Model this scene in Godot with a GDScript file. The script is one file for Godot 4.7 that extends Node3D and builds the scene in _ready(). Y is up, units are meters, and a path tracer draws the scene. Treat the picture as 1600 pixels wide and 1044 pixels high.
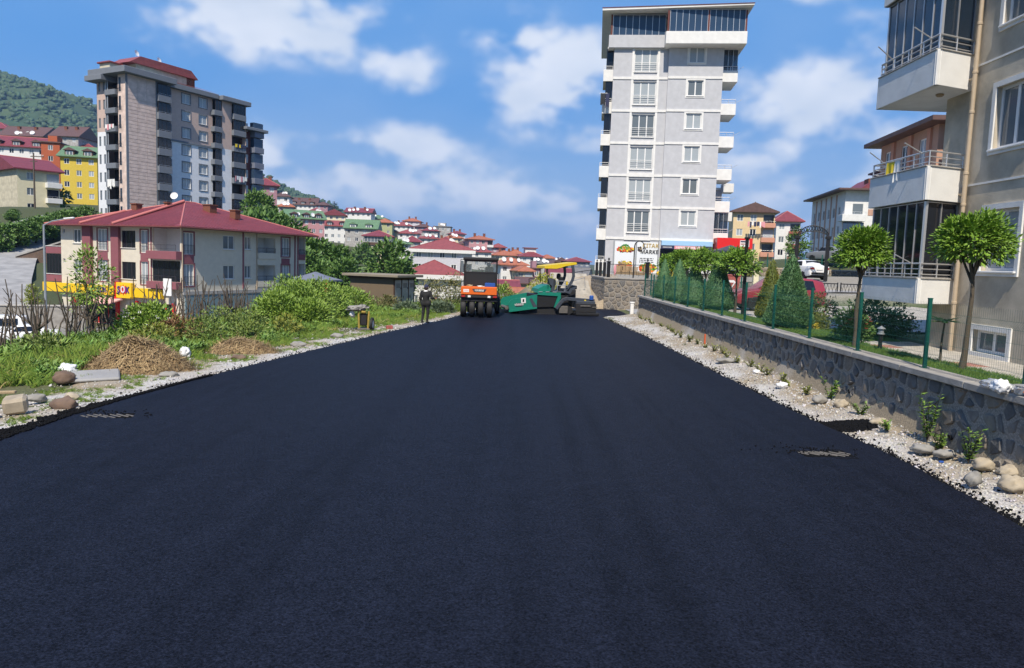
extends Node3D
# A newly paved street on a hillside above the sea: metres, y up, the street runs towards -z.

var M := {}        # materials by name
var MC := {}       # shared meshes by key
var taken := {}    # names in use
var rng := RandomNumberGenerator.new()
var fb := FastNoiseLite.new()

class Geo:
	var v := PackedVector3Array()
	var n := PackedVector3Array()
	var c := PackedColorArray()
	var u := PackedVector2Array()
	var col := Color(1, 1, 1)
	var use_uv := false
	func tri3(a: Vector3, b: Vector3, d: Vector3, na: Vector3, nb: Vector3, nd: Vector3):
		v.append(a); v.append(d); v.append(b)
		n.append(na); n.append(nd); n.append(nb)
		c.append(col); c.append(col); c.append(col)
	func tri(a: Vector3, b: Vector3, d: Vector3):
		var nn := (b - a).cross(d - a).normalized()
		tri3(a, b, d, nn, nn, nn)
	func quad(a: Vector3, b: Vector3, d: Vector3, e: Vector3):
		var nn := (d - a).cross(e - b).normalized()
		tri3(a, b, d, nn, nn, nn); tri3(a, d, e, nn, nn, nn)
	func quaduv(a: Vector3, b: Vector3, d: Vector3, e: Vector3):
		use_uv = true
		quad(a, b, d, e)
		for q in [Vector2(0, 1), Vector2(1, 0), Vector2(1, 1), Vector2(0, 1), Vector2(0, 0), Vector2(1, 0)]: u.append(q)
	# chamfered box, centre p, size s
	func box(p: Vector3, s: Vector3, bs := Basis.IDENTITY, bev := 0.0):
		var h := s * 0.5
		if bev <= 0.0:
			var k := []
			for i in 8: k.append(p + bs * Vector3(h.x if i & 1 else -h.x, h.y if i & 2 else -h.y, h.z if i & 4 else -h.z))
			quad(k[4], k[5], k[7], k[6]); quad(k[1], k[0], k[2], k[3]); quad(k[5], k[1], k[3], k[7])
			quad(k[0], k[4], k[6], k[2]); quad(k[6], k[7], k[3], k[2]); quad(k[0], k[1], k[5], k[4])
			return
		bev = min(bev, min(h.x, min(h.y, h.z)) * 0.9)
		var f := func(sx, sy, sz, ax):
			var q := Vector3(sx * (h.x - bev), sy * (h.y - bev), sz * (h.z - bev))
			q[ax] = [sx, sy, sz][ax] * h[ax]
			return p + bs * q
		for ax in 3:
			for s1 in [-1, 1]:
				var g := func(a, b):
					var t := [0, 0, 0]; t[ax] = s1; t[(ax + 1) % 3] = a; t[(ax + 2) % 3] = b
					return f.call(t[0], t[1], t[2], ax)
				if s1 > 0: quad(g.call(-1, -1), g.call(1, -1), g.call(1, 1), g.call(-1, 1))
				else: quad(g.call(-1, 1), g.call(1, 1), g.call(1, -1), g.call(-1, -1))
		for ax in 3:
			var a1 := (ax + 1) % 3
			var a2 := (ax + 2) % 3
			for s1 in [-1, 1]:
				for s2 in [-1, 1]:
					var t := [0, 0, 0]; t[a1] = s1; t[a2] = s2
					t[ax] = -1
					var q0: Vector3 = f.call(t[0], t[1], t[2], a1)
					var q1: Vector3 = f.call(t[0], t[1], t[2], a2)
					t[ax] = 1
					var q2: Vector3 = f.call(t[0], t[1], t[2], a2)
					var q3: Vector3 = f.call(t[0], t[1], t[2], a1)
					if s1 * s2 > 0: quad(q0, q3, q2, q1)
					else: quad(q0, q1, q2, q3)
		for sx in [-1, 1]:
			for sy in [-1, 1]:
				for sz in [-1, 1]:
					var q0: Vector3 = f.call(sx, sy, sz, 0)
					var q1: Vector3 = f.call(sx, sy, sz, 1)
					var q2: Vector3 = f.call(sx, sy, sz, 2)
					if sx * sy * sz > 0: tri(q0, q1, q2)
					else: tri(q0, q2, q1)
	func tube(p: Vector3, q: Vector3, r0: float, r1: float, k := 8, caps := true):
		var d := (q - p).normalized()
		var a := d.cross(Vector3.UP if absf(d.y) < 0.9 else Vector3.RIGHT).normalized()
		var b := d.cross(a)
		for i in k:
			var t0 := TAU * i / k
			var t1 := TAU * (i + 1) / k
			var n0 := a * cos(t0) + b * sin(t0)
			var n1 := a * cos(t1) + b * sin(t1)
			tri3(p + n0 * r0, p + n1 * r0, q + n1 * r1, n0, n1, n1)
			tri3(p + n0 * r0, q + n1 * r1, q + n0 * r1, n0, n1, n0)
			if caps:
				tri(q, q + n0 * r1, q + n1 * r1); tri(p, p + n1 * r0, p + n0 * r0)
	func path(pts: Array, rr: Array, k := 8):
		for i in pts.size() - 1: tube(pts[i], pts[i + 1], rr[i], rr[i + 1], k, i == 0 or i == pts.size() - 2)
	# profile [radius, along] turned about the axis from p in direction d
	func lathe(p: Vector3, d: Vector3, prof: Array, k := 16):
		d = d.normalized()
		var a := d.cross(Vector3.UP if absf(d.y) < 0.9 else Vector3.RIGHT).normalized()
		var b := d.cross(a)
		for j in prof.size() - 1:
			var e: Vector2 = prof[j + 1] - prof[j]
			var nr := Vector2(e.y, -e.x).normalized()
			for i in k:
				var t0 := TAU * i / k
				var t1 := TAU * (i + 1) / k
				var w0 := a * cos(t0) + b * sin(t0)
				var w1 := a * cos(t1) + b * sin(t1)
				var m0 := w0 * nr.x + d * nr.y
				var m1 := w1 * nr.x + d * nr.y
				var A: Vector3 = p + w0 * prof[j].x + d * prof[j].y
				var Bq: Vector3 = p + w1 * prof[j].x + d * prof[j].y
				var Cq: Vector3 = p + w1 * prof[j + 1].x + d * prof[j + 1].y
				var D: Vector3 = p + w0 * prof[j + 1].x + d * prof[j + 1].y
				if prof[j].x > 1e-4: tri3(A, Bq, Cq, m0, m1, m1)
				if prof[j + 1].x > 1e-4: tri3(A, Cq, D, m0, m1, m0)
	# polygon in the local xy plane, pushed out along local z from z0 to z1
	func prism(poly: PackedVector2Array, z0: float, z1: float, T := Transform3D.IDENTITY):
		if Geometry2D.is_polygon_clockwise(poly): poly.reverse()
		var idx := Geometry2D.triangulate_polygon(poly)
		for i in range(0, idx.size(), 3):
			var a := poly[idx[i]]
			var b := poly[idx[i + 1]]
			var d := poly[idx[i + 2]]
			if (b - a).cross(d - a) < 0:
				var t := b; b = d; d = t
			tri(T * Vector3(a.x, a.y, z1), T * Vector3(b.x, b.y, z1), T * Vector3(d.x, d.y, z1))
			tri(T * Vector3(a.x, a.y, z0), T * Vector3(d.x, d.y, z0), T * Vector3(b.x, b.y, z0))
		for i in poly.size():
			var a := poly[i]
			var b := poly[(i + 1) % poly.size()]
			quad(T * Vector3(a.x, a.y, z0), T * Vector3(b.x, b.y, z0), T * Vector3(b.x, b.y, z1), T * Vector3(a.x, a.y, z1))
	# lumpy ellipsoid with smooth normals; amp is the share by which noise moves the surface
	func blob(p: Vector3, rad: Vector3, noise: FastNoiseLite, amp: float, k := 10, off := 0.0, freq := 1.0):
		var P := []
		for j in k + 1:
			var row := []
			for i in 2 * k + 1:
				var la := PI * j / k
				var lo := TAU * (i % (2 * k)) / (2 * k)
				var q := Vector3(sin(la) * cos(lo), cos(la), sin(la) * sin(lo))
				var s := 1.0 + amp * noise.get_noise_3d(q.x * freq * 60 + off * 97.0, q.y * freq * 60, q.z * freq * 60 + off * 31.0)
				row.append(p + q * rad * s)
			P.append(row)
		grid(P)
	# rows of points -> smooth sheet (normals by the rule of rows x columns)
	func grid(P: Array, cols = null):
		var R := P.size()
		var Cn: int = P[0].size()
		var N := []
		for j in R:
			var row := []
			for i in Cn:
				var closed: bool = (P[j][0] - P[j][Cn - 1]).length_squared() < 1e-10
				var i0 := i - 1
				var i1 := i + 1
				if i0 < 0: i0 = Cn - 2 if closed else 0
				if i1 >= Cn: i1 = 1 if closed else Cn - 1
				var du: Vector3 = P[j][i1] - P[j][i0]
				var dv: Vector3 = P[mini(j + 1, R - 1)][i] - P[maxi(j - 1, 0)][i]
				var nn := du.cross(dv)
				if nn.length_squared() < 1e-14:
					nn = (P[j][i] - (P[0][0] + P[R - 1][0]) * 0.5)
				row.append(nn.normalized())
			N.append(row)
		for j in R - 1:
			for i in Cn - 1:
				var q := [[j, i], [j, i + 1], [j + 1, i + 1], [j + 1, i]]
				for t in [[0, 1, 2], [0, 2, 3]]:
					var A: Array = q[t[0]]
					var Bq: Array = q[t[1]]
					var D: Array = q[t[2]]
					if cols == null: tri3(P[A[0]][A[1]], P[Bq[0]][Bq[1]], P[D[0]][D[1]], N[A[0]][A[1]], N[Bq[0]][Bq[1]], N[D[0]][D[1]])
					else:
						v.append(P[A[0]][A[1]]); v.append(P[D[0]][D[1]]); v.append(P[Bq[0]][Bq[1]])
						n.append(N[A[0]][A[1]]); n.append(N[D[0]][D[1]]); n.append(N[Bq[0]][Bq[1]])
						c.append(cols[A[0]][A[1]]); c.append(cols[D[0]][D[1]]); c.append(cols[Bq[0]][Bq[1]])
	# a leaf: two triangles folded along the midrib
	func leaf(p: Vector3, dir: Vector3, up: Vector3, l: float, w: float):
		var s := dir.cross(up).normalized() * w * 0.5
		var m := p + dir * l * 0.45
		var dn := up * (-w * 0.16)
		tri(p, m + s + dn, p + dir * l); tri(p, p + dir * l, m - s + dn)
	func mesh() -> ArrayMesh:
		var a := []
		a.resize(Mesh.ARRAY_MAX)
		a[Mesh.ARRAY_VERTEX] = v; a[Mesh.ARRAY_NORMAL] = n; a[Mesh.ARRAY_COLOR] = c
		if use_uv: a[Mesh.ARRAY_TEX_UV] = u
		var m := ArrayMesh.new()
		m.add_surface_from_arrays(Mesh.PRIMITIVE_TRIANGLES, a)
		return m

func numbered(s: String) -> String:
	var k: int = taken.get(s, -1) + 1
	taken[s] = k
	return s if k == 0 else "%s_%03d" % [s, k]

func tag(o: Node3D, label: String, category := "", group := "", kind := ""):
	if label: o.set_meta("label", label)
	if category: o.set_meta("category", category)
	if group: o.set_meta("group", group)
	if kind: o.set_meta("kind", kind)
	return o

# a thing: a node at its base, its parts below it
func thing(called: String, at: Vector3, yaw: float, label: String, category: String, group := "") -> Node3D:
	var o := Node3D.new()
	o.name = numbered(called)
	add_child(o)
	o.transform = Transform3D(Basis(Vector3.UP, yaw), at)
	return tag(o, label, category, group)

func part(par: Node, called: String, g, m: Material, T := Transform3D.IDENTITY) -> MeshInstance3D:
	var o := MeshInstance3D.new()
	o.mesh = g.mesh() if g is Geo else g
	o.material_override = m
	o.transform = T
	if par == self: o.name = numbered(called)
	else:
		var key := "%d/%s" % [par.get_instance_id(), called]
		var k: int = taken.get(key, -1) + 1
		taken[key] = k
		o.name = called if k == 0 else "%s_%03d" % [called, k]
	par.add_child(o)
	return o

func single(called: String, g, m: Material, T: Transform3D, label: String, category: String, group := "") -> MeshInstance3D:
	var o := part(self, called, g, m, T)
	return tag(o, label, category, group)

func structure(called: String, g, m: Material) -> MeshInstance3D:
	var o := part(self, called, g, m)
	o.set_meta("kind", "structure")
	return o

func copy(src: Node3D, at: Vector3, yaw: float, sc: Vector3, label: String, called := "") -> Node3D:
	var o: Node3D = src.duplicate()
	o.name = numbered(called if called else String(src.name).rstrip("0123456789").trim_suffix("_"))
	add_child(o)
	o.transform = Transform3D(Basis(Vector3.UP, yaw).scaled_local(sc), at)
	if label: o.set_meta("label", label)
	return o

func scatter(called: String, g, m: Material, list: Array, cols := []) -> MultiMeshInstance3D:
	var mm := MultiMesh.new()
	mm.transform_format = MultiMesh.TRANSFORM_3D
	mm.use_colors = not cols.is_empty()
	mm.mesh = g.mesh() if g is Geo else g
	mm.instance_count = list.size()
	for i in list.size():
		mm.set_instance_transform(i, list[i])
		if mm.use_colors: mm.set_instance_color(i, cols[i])
	var o := MultiMeshInstance3D.new()
	o.multimesh = mm
	o.material_override = m
	o.name = numbered(called)
	o.set_meta("kind", "stuff")
	return o

func at3(x: float, y: float, z: float, yaw := 0.0, s := 1.0) -> Transform3D:
	return Transform3D(Basis(Vector3.UP, yaw).scaled_local(Vector3.ONE * s), Vector3(x, y, z))

func V(x: float, y: float, z: float) -> Vector3: return Vector3(x, y, z)
func rr(a: float, b: float) -> float: return rng.randf_range(a, b)
func dirv() -> Vector3: return Vector3(rng.randfn(), rng.randfn(), rng.randfn()).normalized()

# ---------- textures: grain and blotches only, grey values that multiply the base colour
func noise_img(sd: int, size: int, freq: float, lo: float, hi: float, kind := FastNoiseLite.TYPE_SIMPLEX_SMOOTH, octs := 4, speck := 0.0) -> Image:
	var f := FastNoiseLite.new()
	f.seed = sd; f.noise_type = kind; f.frequency = freq; f.fractal_octaves = octs
	f.fractal_type = FastNoiseLite.FRACTAL_FBM if octs > 1 else FastNoiseLite.FRACTAL_NONE
	var im := f.get_seamless_image(size, size)
	im.convert(Image.FORMAT_L8)
	var d := im.get_data()
	var r := RandomNumberGenerator.new()
	r.seed = sd
	for i in d.size():
		var x := lo + (hi - lo) * d[i] / 255.0
		if speck > 0: x += r.randfn() * speck
		d[i] = clampi(int(x * 255), 0, 255)
	return Image.create_from_data(size, size, false, Image.FORMAT_L8, d)

func tx(im: Image) -> ImageTexture:
	var k := im.duplicate() as Image
	k.convert(Image.FORMAT_RGBA8)
	k.generate_mipmaps()
	return ImageTexture.create_from_image(k)

func nm(im: Image, s := 4.0) -> ImageTexture:
	var k := im.duplicate() as Image
	k.convert(Image.FORMAT_RGBA8)
	k.bump_map_to_normal_map(s)
	return ImageTexture.create_from_image(k)

# base colour given as linear reflectance
func mat(called: String, r: float, g: float, b: float, rough := 0.8, tex = null, tile := 2.0, nrm = null, nscale := 1.0, metal := 0.0) -> StandardMaterial3D:
	var m := StandardMaterial3D.new()
	m.resource_name = called
	m.albedo_color = Color(r, g, b).linear_to_srgb()
	m.roughness = rough
	m.metallic = metal
	if tex: m.albedo_texture = tex
	if nrm:
		m.normal_enabled = true; m.normal_texture = nrm; m.normal_scale = nscale
	if tex or nrm:
		m.uv1_triplanar = true; m.uv1_world_triplanar = true
		m.uv1_scale = Vector3.ONE / tile
	M[called] = m
	return m

func materials():
	var soft := noise_img(3, 512, 0.008, 0.93, 1.0, FastNoiseLite.TYPE_SIMPLEX_SMOOTH, 5, 0.006)
	var stain := noise_img(5, 512, 0.006, 0.80, 1.02, FastNoiseLite.TYPE_SIMPLEX_SMOOTH, 6, 0.02)
	var grit := noise_img(7, 512, 0.05, 0.6, 1.0, FastNoiseLite.TYPE_SIMPLEX_SMOOTH, 4, 0.06)
	var cell := noise_img(9, 1024, 0.035, 0.58, 1.0, FastNoiseLite.TYPE_CELLULAR, 2, 0.03)
	var T_soft := tx(soft); var T_stain := tx(stain); var T_grit := tx(grit); var T_cell := tx(cell)
	var N_grit := nm(grit, 3.0); var N_cell := nm(cell, 5.0); var N_soft := nm(soft, 2.0)
	# asphalt: bitumen with small pale aggregate
	var d := PackedByteArray(); d.resize(512 * 512)
	var f := FastNoiseLite.new(); f.frequency = 0.02; f.fractal_octaves = 3; f.seed = 21
	var big := f.get_seamless_image(512, 512); big.convert(Image.FORMAT_L8)
	var bd := big.get_data()
	var r := RandomNumberGenerator.new(); r.seed = 77
	for i in d.size():
		var x := 0.74 + 0.10 * (bd[i] / 255.0 - 0.5) + r.randfn() * 0.20
		if r.randf() < 0.03: x += r.randf() * 0.9
		d[i] = clampi(int(x * 255), 0, 255)
	var asp := Image.create_from_data(512, 512, false, Image.FORMAT_L8, d)
	asp.resize(1024, 1024, Image.INTERPOLATE_BILINEAR)
	var m := mat("asphalt", 0.0165, 0.0212, 0.040, 0.62, tx(asp), 5.3, nm(asp, 3.0), 0.8)
	m.vertex_color_use_as_albedo = true; m.metallic_specular = 0.2
	m = mat("asphalt_loose", 0.016, 0.017, 0.02, 0.9, T_grit, 0.7, N_grit, 1.5); m.metallic_specular = 0.1
	m = mat("gravel", 0.78, 0.765, 0.73, 0.95, T_cell, 1.3, N_cell, 1.3)
	m.vertex_color_use_as_albedo = true
	m = mat("pebble", 1, 1, 1, 0.9, T_soft, 0.4, N_grit, 0.5); m.vertex_color_use_as_albedo = true
	m = mat("earth", 1, 1, 1, 0.95, T_grit, 2.3, N_grit, 1.0); m.vertex_color_use_as_albedo = true
	m = mat("far_earth", 1, 1, 1, 0.95, T_stain, 60.0); m.vertex_color_use_as_albedo = true
	mat("rock_tan", 0.42, 0.36, 0.27, 0.9, T_stain, 0.8, N_grit, 0.8)
	mat("rock_grey", 0.30, 0.29, 0.27, 0.9, T_stain, 0.7, N_grit, 0.8)
	mat("rock_brown", 0.17, 0.115, 0.085, 0.9, T_stain, 0.7, N_grit, 0.8)
	for k in 4:
		var t: Array = [[0.16, 0.152, 0.143], [0.215, 0.197, 0.178], [0.245, 0.21, 0.17], [0.125, 0.122, 0.12]][k]
		mat("wall_stone%d" % k, t[0], t[1], t[2], 0.8, T_stain, 0.6, N_grit, 0.9)
	mat("mortar", 0.45, 0.405, 0.35, 0.95, T_grit, 1.1, N_grit, 1.2)
	mat("concrete", 0.36, 0.34, 0.31, 0.95, T_stain, 1.6, N_grit, 0.9)
	mat("kerb", 0.45, 0.43, 0.40, 0.95, T_stain, 1.6, N_grit, 0.5)
	mat("paving", 0.46, 0.43, 0.38, 0.9, T_stain, 1.7, N_grit, 0.4)
	mat("paving_red", 0.42, 0.19, 0.15, 0.9, T_stain, 1.7, N_grit, 0.4)
	mat("path_grey", 0.34, 0.34, 0.34, 0.9, T_stain, 6.0, N_grit, 0.4)
	# plasters
	for p in [["beige", 0.54, 0.48, 0.385], ["white", 0.74, 0.74, 0.73], ["pale_grey", 0.49, 0.50, 0.535], ["tower_white", 0.74, 0.76, 0.80], ["tower_brown", 0.54, 0.41, 0.36], ["cladding", 0.74, 0.585, 0.52], ["slate_trim", 0.17, 0.19, 0.225],
		["cream", 0.66, 0.61, 0.51], ["burgundy", 0.25, 0.085, 0.105], ["yellow", 0.62, 0.46, 0.06], ["orange_brown", 0.40, 0.10, 0.04], ["pale_stone", 0.60, 0.55, 0.42], ["tan", 0.55, 0.44, 0.28], ["pink", 0.52, 0.27, 0.29], ["cream_pale", 0.72, 0.66, 0.46], ["grey_wall", 0.42, 0.41, 0.40],
		["lilac", 0.56, 0.56, 0.62], ["salmon", 0.58, 0.29, 0.20], ["sand", 0.70, 0.55, 0.33], ["terracotta", 0.50, 0.30, 0.22], ["dark_brown", 0.10, 0.055, 0.04], ["shed", 0.155, 0.115, 0.075], ["shed_roof", 0.25, 0.215, 0.165], ["orange_wall", 0.60, 0.13, 0.05], ["blue_grey", 0.16, 0.18, 0.24], ["mauve", 0.36, 0.20, 0.24], ["olive_wall", 0.40, 0.42, 0.22], ["wine", 0.14, 0.045, 0.04]]:
		mat(p[0], p[1], p[2], p[3], 0.9, T_stain if p[0] in ["beige", "pale_stone", "tan", "grey_wall", "cladding"] else T_soft, 3.0, N_grit, 0.25)
	# roofs
	for p in [["roof_red", 0.215, 0.042, 0.052], ["roof_rose", 0.29, 0.07, 0.065], ["roof_tile", 0.42, 0.145, 0.075], ["roof_green", 0.135, 0.24, 0.125], ["roof_brown", 0.13, 0.07, 0.06], ["roof_grey", 0.20, 0.19, 0.18]]:
		mat(p[0], p[1], p[2], p[3], 0.55, T_stain, 2.5, N_soft, 0.3)
	mat("ridge_cap", 0.50, 0.16, 0.14, 0.6, T_soft, 1.0)
	mat("brick", 0.30, 0.11, 0.065, 0.9, T_grit, 0.7, N_grit, 0.8)
	# metals, plastics, glass
	mat("pvc", 0.72, 0.72, 0.72, 0.4)
	mat("steel", 0.62, 0.62, 0.63, 0.35, null, 1, null, 1, 0.7)
	mat("galvanised", 0.36, 0.39, 0.42, 0.5, T_soft, 0.8, null, 1, 0.5)
	mat("pipe_tan", 0.46, 0.37, 0.27, 0.5, T_soft, 1.0)
	mat("fence_green", 0.006, 0.095, 0.075, 0.35, T_soft, 0.5)
	mat("iron", 0.012, 0.012, 0.015, 0.45, T_grit, 0.6)
	mat("rail_dark", 0.035, 0.03, 0.035, 0.5)
	mat("glass_dark", 0.012, 0.015, 0.022, 0.05)
	mat("glass_blue", 0.03, 0.055, 0.10, 0.05)
	mat("glass_curtain", 0.36, 0.40, 0.43, 0.12, T_soft, 0.5)
	mat("glass_mid", 0.13, 0.155, 0.175, 0.06)
	m = mat("glass_clear", 0.25, 0.3, 0.32, 0.02); m.transparency = BaseMaterial3D.TRANSPARENCY_ALPHA; m.albedo_color.a = 0.15
	m = mat("glass_tint", 0.02, 0.035, 0.06, 0.03); m.transparency = BaseMaterial3D.TRANSPARENCY_ALPHA; m.albedo_color.a = 0.72
	mat("rubber", 0.018, 0.018, 0.02, 0.7, T_grit, 0.5, N_grit, 0.4)
	mat("black", 0.012, 0.012, 0.013, 0.5)
	mat("machine_orange", 0.72, 0.135, 0.012, 0.4, T_soft, 0.8)
	mat("machine_green", 0.008, 0.19, 0.135, 0.4, T_soft, 0.8)
	mat("machine_grey", 0.07, 0.085, 0.115, 0.5, T_grit, 0.8)
	mat("machine_dark", 0.022, 0.022, 0.026, 0.6, T_grit, 0.6)
	mat("dusty_steel", 0.13, 0.12, 0.11, 0.7, T_stain, 0.5, N_grit, 0.5)
	mat("machine_yellow", 0.70, 0.50, 0.02, 0.45, T_soft, 0.9)
	mat("worn_yellow", 0.40, 0.29, 0.055, 0.7, T_stain, 0.6)
	mat("bright_yellow", 0.85, 0.55, 0.01, 0.5, T_soft, 1.4)
	mat("sign_red", 0.60, 0.015, 0.015, 0.4)
	mat("dull_red", 0.40, 0.10, 0.085, 0.6, T_stain, 0.7)
	mat("lamp_red", 0.35, 0.02, 0.02, 0.2)
	mat("blue_plastic", 0.02, 0.08, 0.33, 0.4)
	mat("white_paint", 0.80, 0.80, 0.80, 0.35, T_soft, 1.0)
	mat("cloth_white", 0.75, 0.75, 0.74, 0.9); mat("cloth_pink", 0.68, 0.30, 0.34, 0.9); mat("cloth_red", 0.30, 0.03, 0.05, 0.9); mat("cloth_yellow", 0.80, 0.60, 0.04, 0.9); mat("cloth_navy", 0.03, 0.035, 0.08, 0.9)
	m = mat("car_white", 0.78, 0.79, 0.80, 0.3); m.clearcoat_enabled = true; m.clearcoat = 0.7
	m = mat("car_red", 0.24, 0.012, 0.025, 0.3); m.clearcoat_enabled = true; m.clearcoat = 0.8
	m = mat("car_grey", 0.22, 0.24, 0.27, 0.3); m.clearcoat_enabled = true; m.clearcoat = 0.7
	mat("bark", 0.155, 0.125, 0.09, 0.95, T_grit, 0.5, N_grit, 1.5)
	mat("bark_dark", 0.075, 0.06, 0.045, 0.95, T_grit, 0.5, N_grit, 1.5)
	mat("stake_wood", 0.17, 0.135, 0.105, 0.95, T_grit, 0.4, N_grit, 1.2)
	mat("plank_pale", 0.55, 0.42, 0.25, 0.9, T_grit, 0.5, N_grit, 0.5)
	mat("wood_crate", 0.45, 0.32, 0.18, 0.9, T_grit, 0.5)
	# leaves carry their tint in vertex colour
	m = mat("leaf", 1, 1, 1, 0.55); m.vertex_color_use_as_albedo = true; m.backlight_enabled = true; m.backlight = Color(0.12, 0.16, 0.03)
	m = mat("needle", 1, 1, 1, 0.7); m.vertex_color_use_as_albedo = true
	m = mat("straw", 1, 1, 1, 0.9); m.vertex_color_use_as_albedo = true
	m = mat("skin_cloth", 1, 1, 1, 0.85); m.vertex_color_use_as_albedo = true
	m = mat("print", 1, 1, 1, 0.5); m.vertex_color_use_as_albedo = true
	m = mat("plastic_bag", 0.72, 0.73, 0.75, 0.3)
	m = mat("clear_bag", 0.55, 0.58, 0.64, 0.2); m.transparency = BaseMaterial3D.TRANSPARENCY_ALPHA; m.albedo_color.a = 0.55
	mat("sea", 0.04, 0.10, 0.17, 0.25)

# ---------- sky: blue air with fair-weather cloud
func sky_image(w: int, h: int) -> Image:
	var f := FastNoiseLite.new(); f.seed = 11; f.frequency = 1.0; f.fractal_octaves = 5; f.fractal_gain = 0.52
	var f2 := FastNoiseLite.new(); f2.seed = 12; f2.frequency = 1.0; f2.fractal_octaves = 3
	# cloud banks seen in the photograph: azimuth (degrees right of -z), elevation, half widths, density
	var banks := [[-20.0, 16.8, 8.0, 3.6, 1.15], [-24.5, 19.5, 8.0, 3.2, 0.95], [-15.0, 19.0, 4.5, 2.6, 0.8], [-10.8, 15.6, 1.5, 2.8, 0.75], [-8.8, 13.4, 2.8, 1.9, 0.72], [2.8, 13.6, 4.4, 3.2, 1.25], [0.2, 16.4, 3.4, 1.9, 1.0], [5.6, 10.6, 3.0, 1.9, 0.7],
		[-9.0, 8.0, 4.2, 1.7, 1.0], [-9.0, 5.6, 7.5, 2.4, 0.9], [-17.8, 6.6, 3.0, 2.2, 1.0], [-3.0, 5.2, 5.0, 2.0, 0.75], [3.5, 5.2, 3.6, 2.2, 0.65], [-14.0, 4.2, 6.0, 1.8, 0.65], [20.5, 10.5, 7.0, 4.6, 0.85], [24.0, 4.5, 7.0, 3.6, 0.7], [27.0, 16.0, 4.5, 2.8, 0.7], [21.0, 19.0, 2.5, 1.2, 0.7], [4.0, 3.6, 10.0, 1.8, 0.5]]
	for k in 90:   # the same kind of cloud all round the sky
		var az := rr(36.0, 324.0)
		var el := rr(4.0, 62.0)
		banks.append([az if az < 180 else az - 360.0, el, rr(3.0, 8.0) / cos(deg_to_rad(el)), rr(1.8, 4.2), rr(0.55, 1.1)])
	for k in 16: banks.append([rr(-34.0, 34.0), rr(32.0, 60.0), rr(4.0, 9.0), rr(2.0, 4.0), rr(0.5, 1.0)])
	var acc := PackedFloat32Array(); acc.resize(w * h)
	for b in banks:
		var cx: float = b[0] / 360.0 * w
		var cy: float = (0.5 - b[1] / 180.0) * h
		var sx: float = 1.25 * b[2] / 360.0 * w
		var sy: float = 1.2 * b[3] / 180.0 * h
		for j in range(maxi(0, int(cy - 2.2 * sy)), mini(h / 2, int(cy + 2.2 * sy) + 1)):
			for i in range(int(cx - 2.2 * sx), int(cx + 2.2 * sx) + 1):
				var e := exp(-1.1 * (pow((i - cx) / sx, 2) + pow((j - cy) / sy, 2)))
				var q := j * w + posmod(i, w)
				acc[q] = maxf(acc[q], e * b[4])
	var data := PackedFloat32Array(); data.resize(w * h * 3)
	var top := Vector3(0.039, 0.168, 0.515)
	var mid := Vector3(0.088, 0.278, 0.63)
	var low := Vector3(0.35, 0.49, 0.66)
	var below := Vector3(0.23, 0.33, 0.45)
	for j in h:
		var el := PI * (0.5 - (j + 0.5) / h)
		var base := below
		if el > 0:
			var s := sin(el)
			base = low.lerp(mid, smoothstep(0.0, 0.24, s)).lerp(top, smoothstep(0.2, 0.95, s))
		for i in w:
			var o := base
			if el > 0:
				var az := TAU * (i + 0.5) / w
				var p := Vector3(sin(az) * cos(el), sin(el), -cos(az) * cos(el))
				var nz := f.get_noise_3d(p.x * 7.5, p.y * 13.0, p.z * 7.5)
				var a := acc[j * w + i]
				var dens := clampf(a * (0.80 + 1.25 * nz) + 0.14 * nz - 0.09, 0.0, 1.0)
				dens = smoothstep(0.12, 0.72, dens + 0.10 * f.get_noise_3d(p.x * 34.0, p.y * 52.0, p.z * 34.0) * smoothstep(0.05, 0.4, dens))
				var veil := 0.06 + 0.20 * f2.get_noise_3d(p.x * 3.0, p.y * 6.0, p.z * 3.0)
				var sh := 0.5 + 0.5 * f2.get_noise_3d(p.x * 9.0 + 5.0, p.y * 16.0, p.z * 9.0)
				var white := Vector3(0.56, 0.63, 0.73).lerp(Vector3(0.81, 0.83, 0.88), sh)
				o = base.lerp(Vector3(0.41, 0.53, 0.70), clampf(veil, 0.0, 0.3))
				o = o.lerp(white, dens * 0.88)
			var q := (j * w + i) * 3
			data[q] = o.x; data[q + 1] = o.y; data[q + 2] = o.z
	return Image.create_from_data(w, h, false, Image.FORMAT_RGBF, data.to_byte_array())

func camera_and_light():
	var cam := Camera3D.new()
	cam.name = "camera"
	add_child(cam)
	cam.position = V(0, 2.85, 0)
	cam.rotation = V(deg_to_rad(-5.51), 0, 0.035)
	cam.fov = 48.455
	cam.near = 0.1; cam.far = 30000
	cam.current = true
	var env := Environment.new()
	env.background_mode = Environment.BG_SKY
	var sm := PanoramaSkyMaterial.new()
	sm.panorama = ImageTexture.create_from_image(sky_image(2048, 1024))
	var sk := Sky.new(); sk.sky_material = sm
	env.sky = sk
	env.tonemap_mode = Environment.TONE_MAPPER_LINEAR
	env.tonemap_exposure = 1.25
	env.sdfgi_enabled = true; env.ssao_enabled = true; env.ssil_enabled = true
	env.fog_enabled = true
	env.fog_density = 0.00013
	env.fog_light_color = Color(0.62, 0.78, 1.0)
	var we := WorldEnvironment.new(); we.environment = env; we.name = "environment"
	add_child(we)
	var sun := DirectionalLight3D.new()
	sun.name = "sun"
	sun.light_energy = 1.6
	sun.light_angular_distance = 0.5
	sun.light_color = Color(1.0, 0.955, 0.88)
	sun.shadow_enabled = true
	add_child(sun)
	sun.look_at_from_position(V(-0.09, 0.775, 0.62) * 50, Vector3.ZERO)

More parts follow.
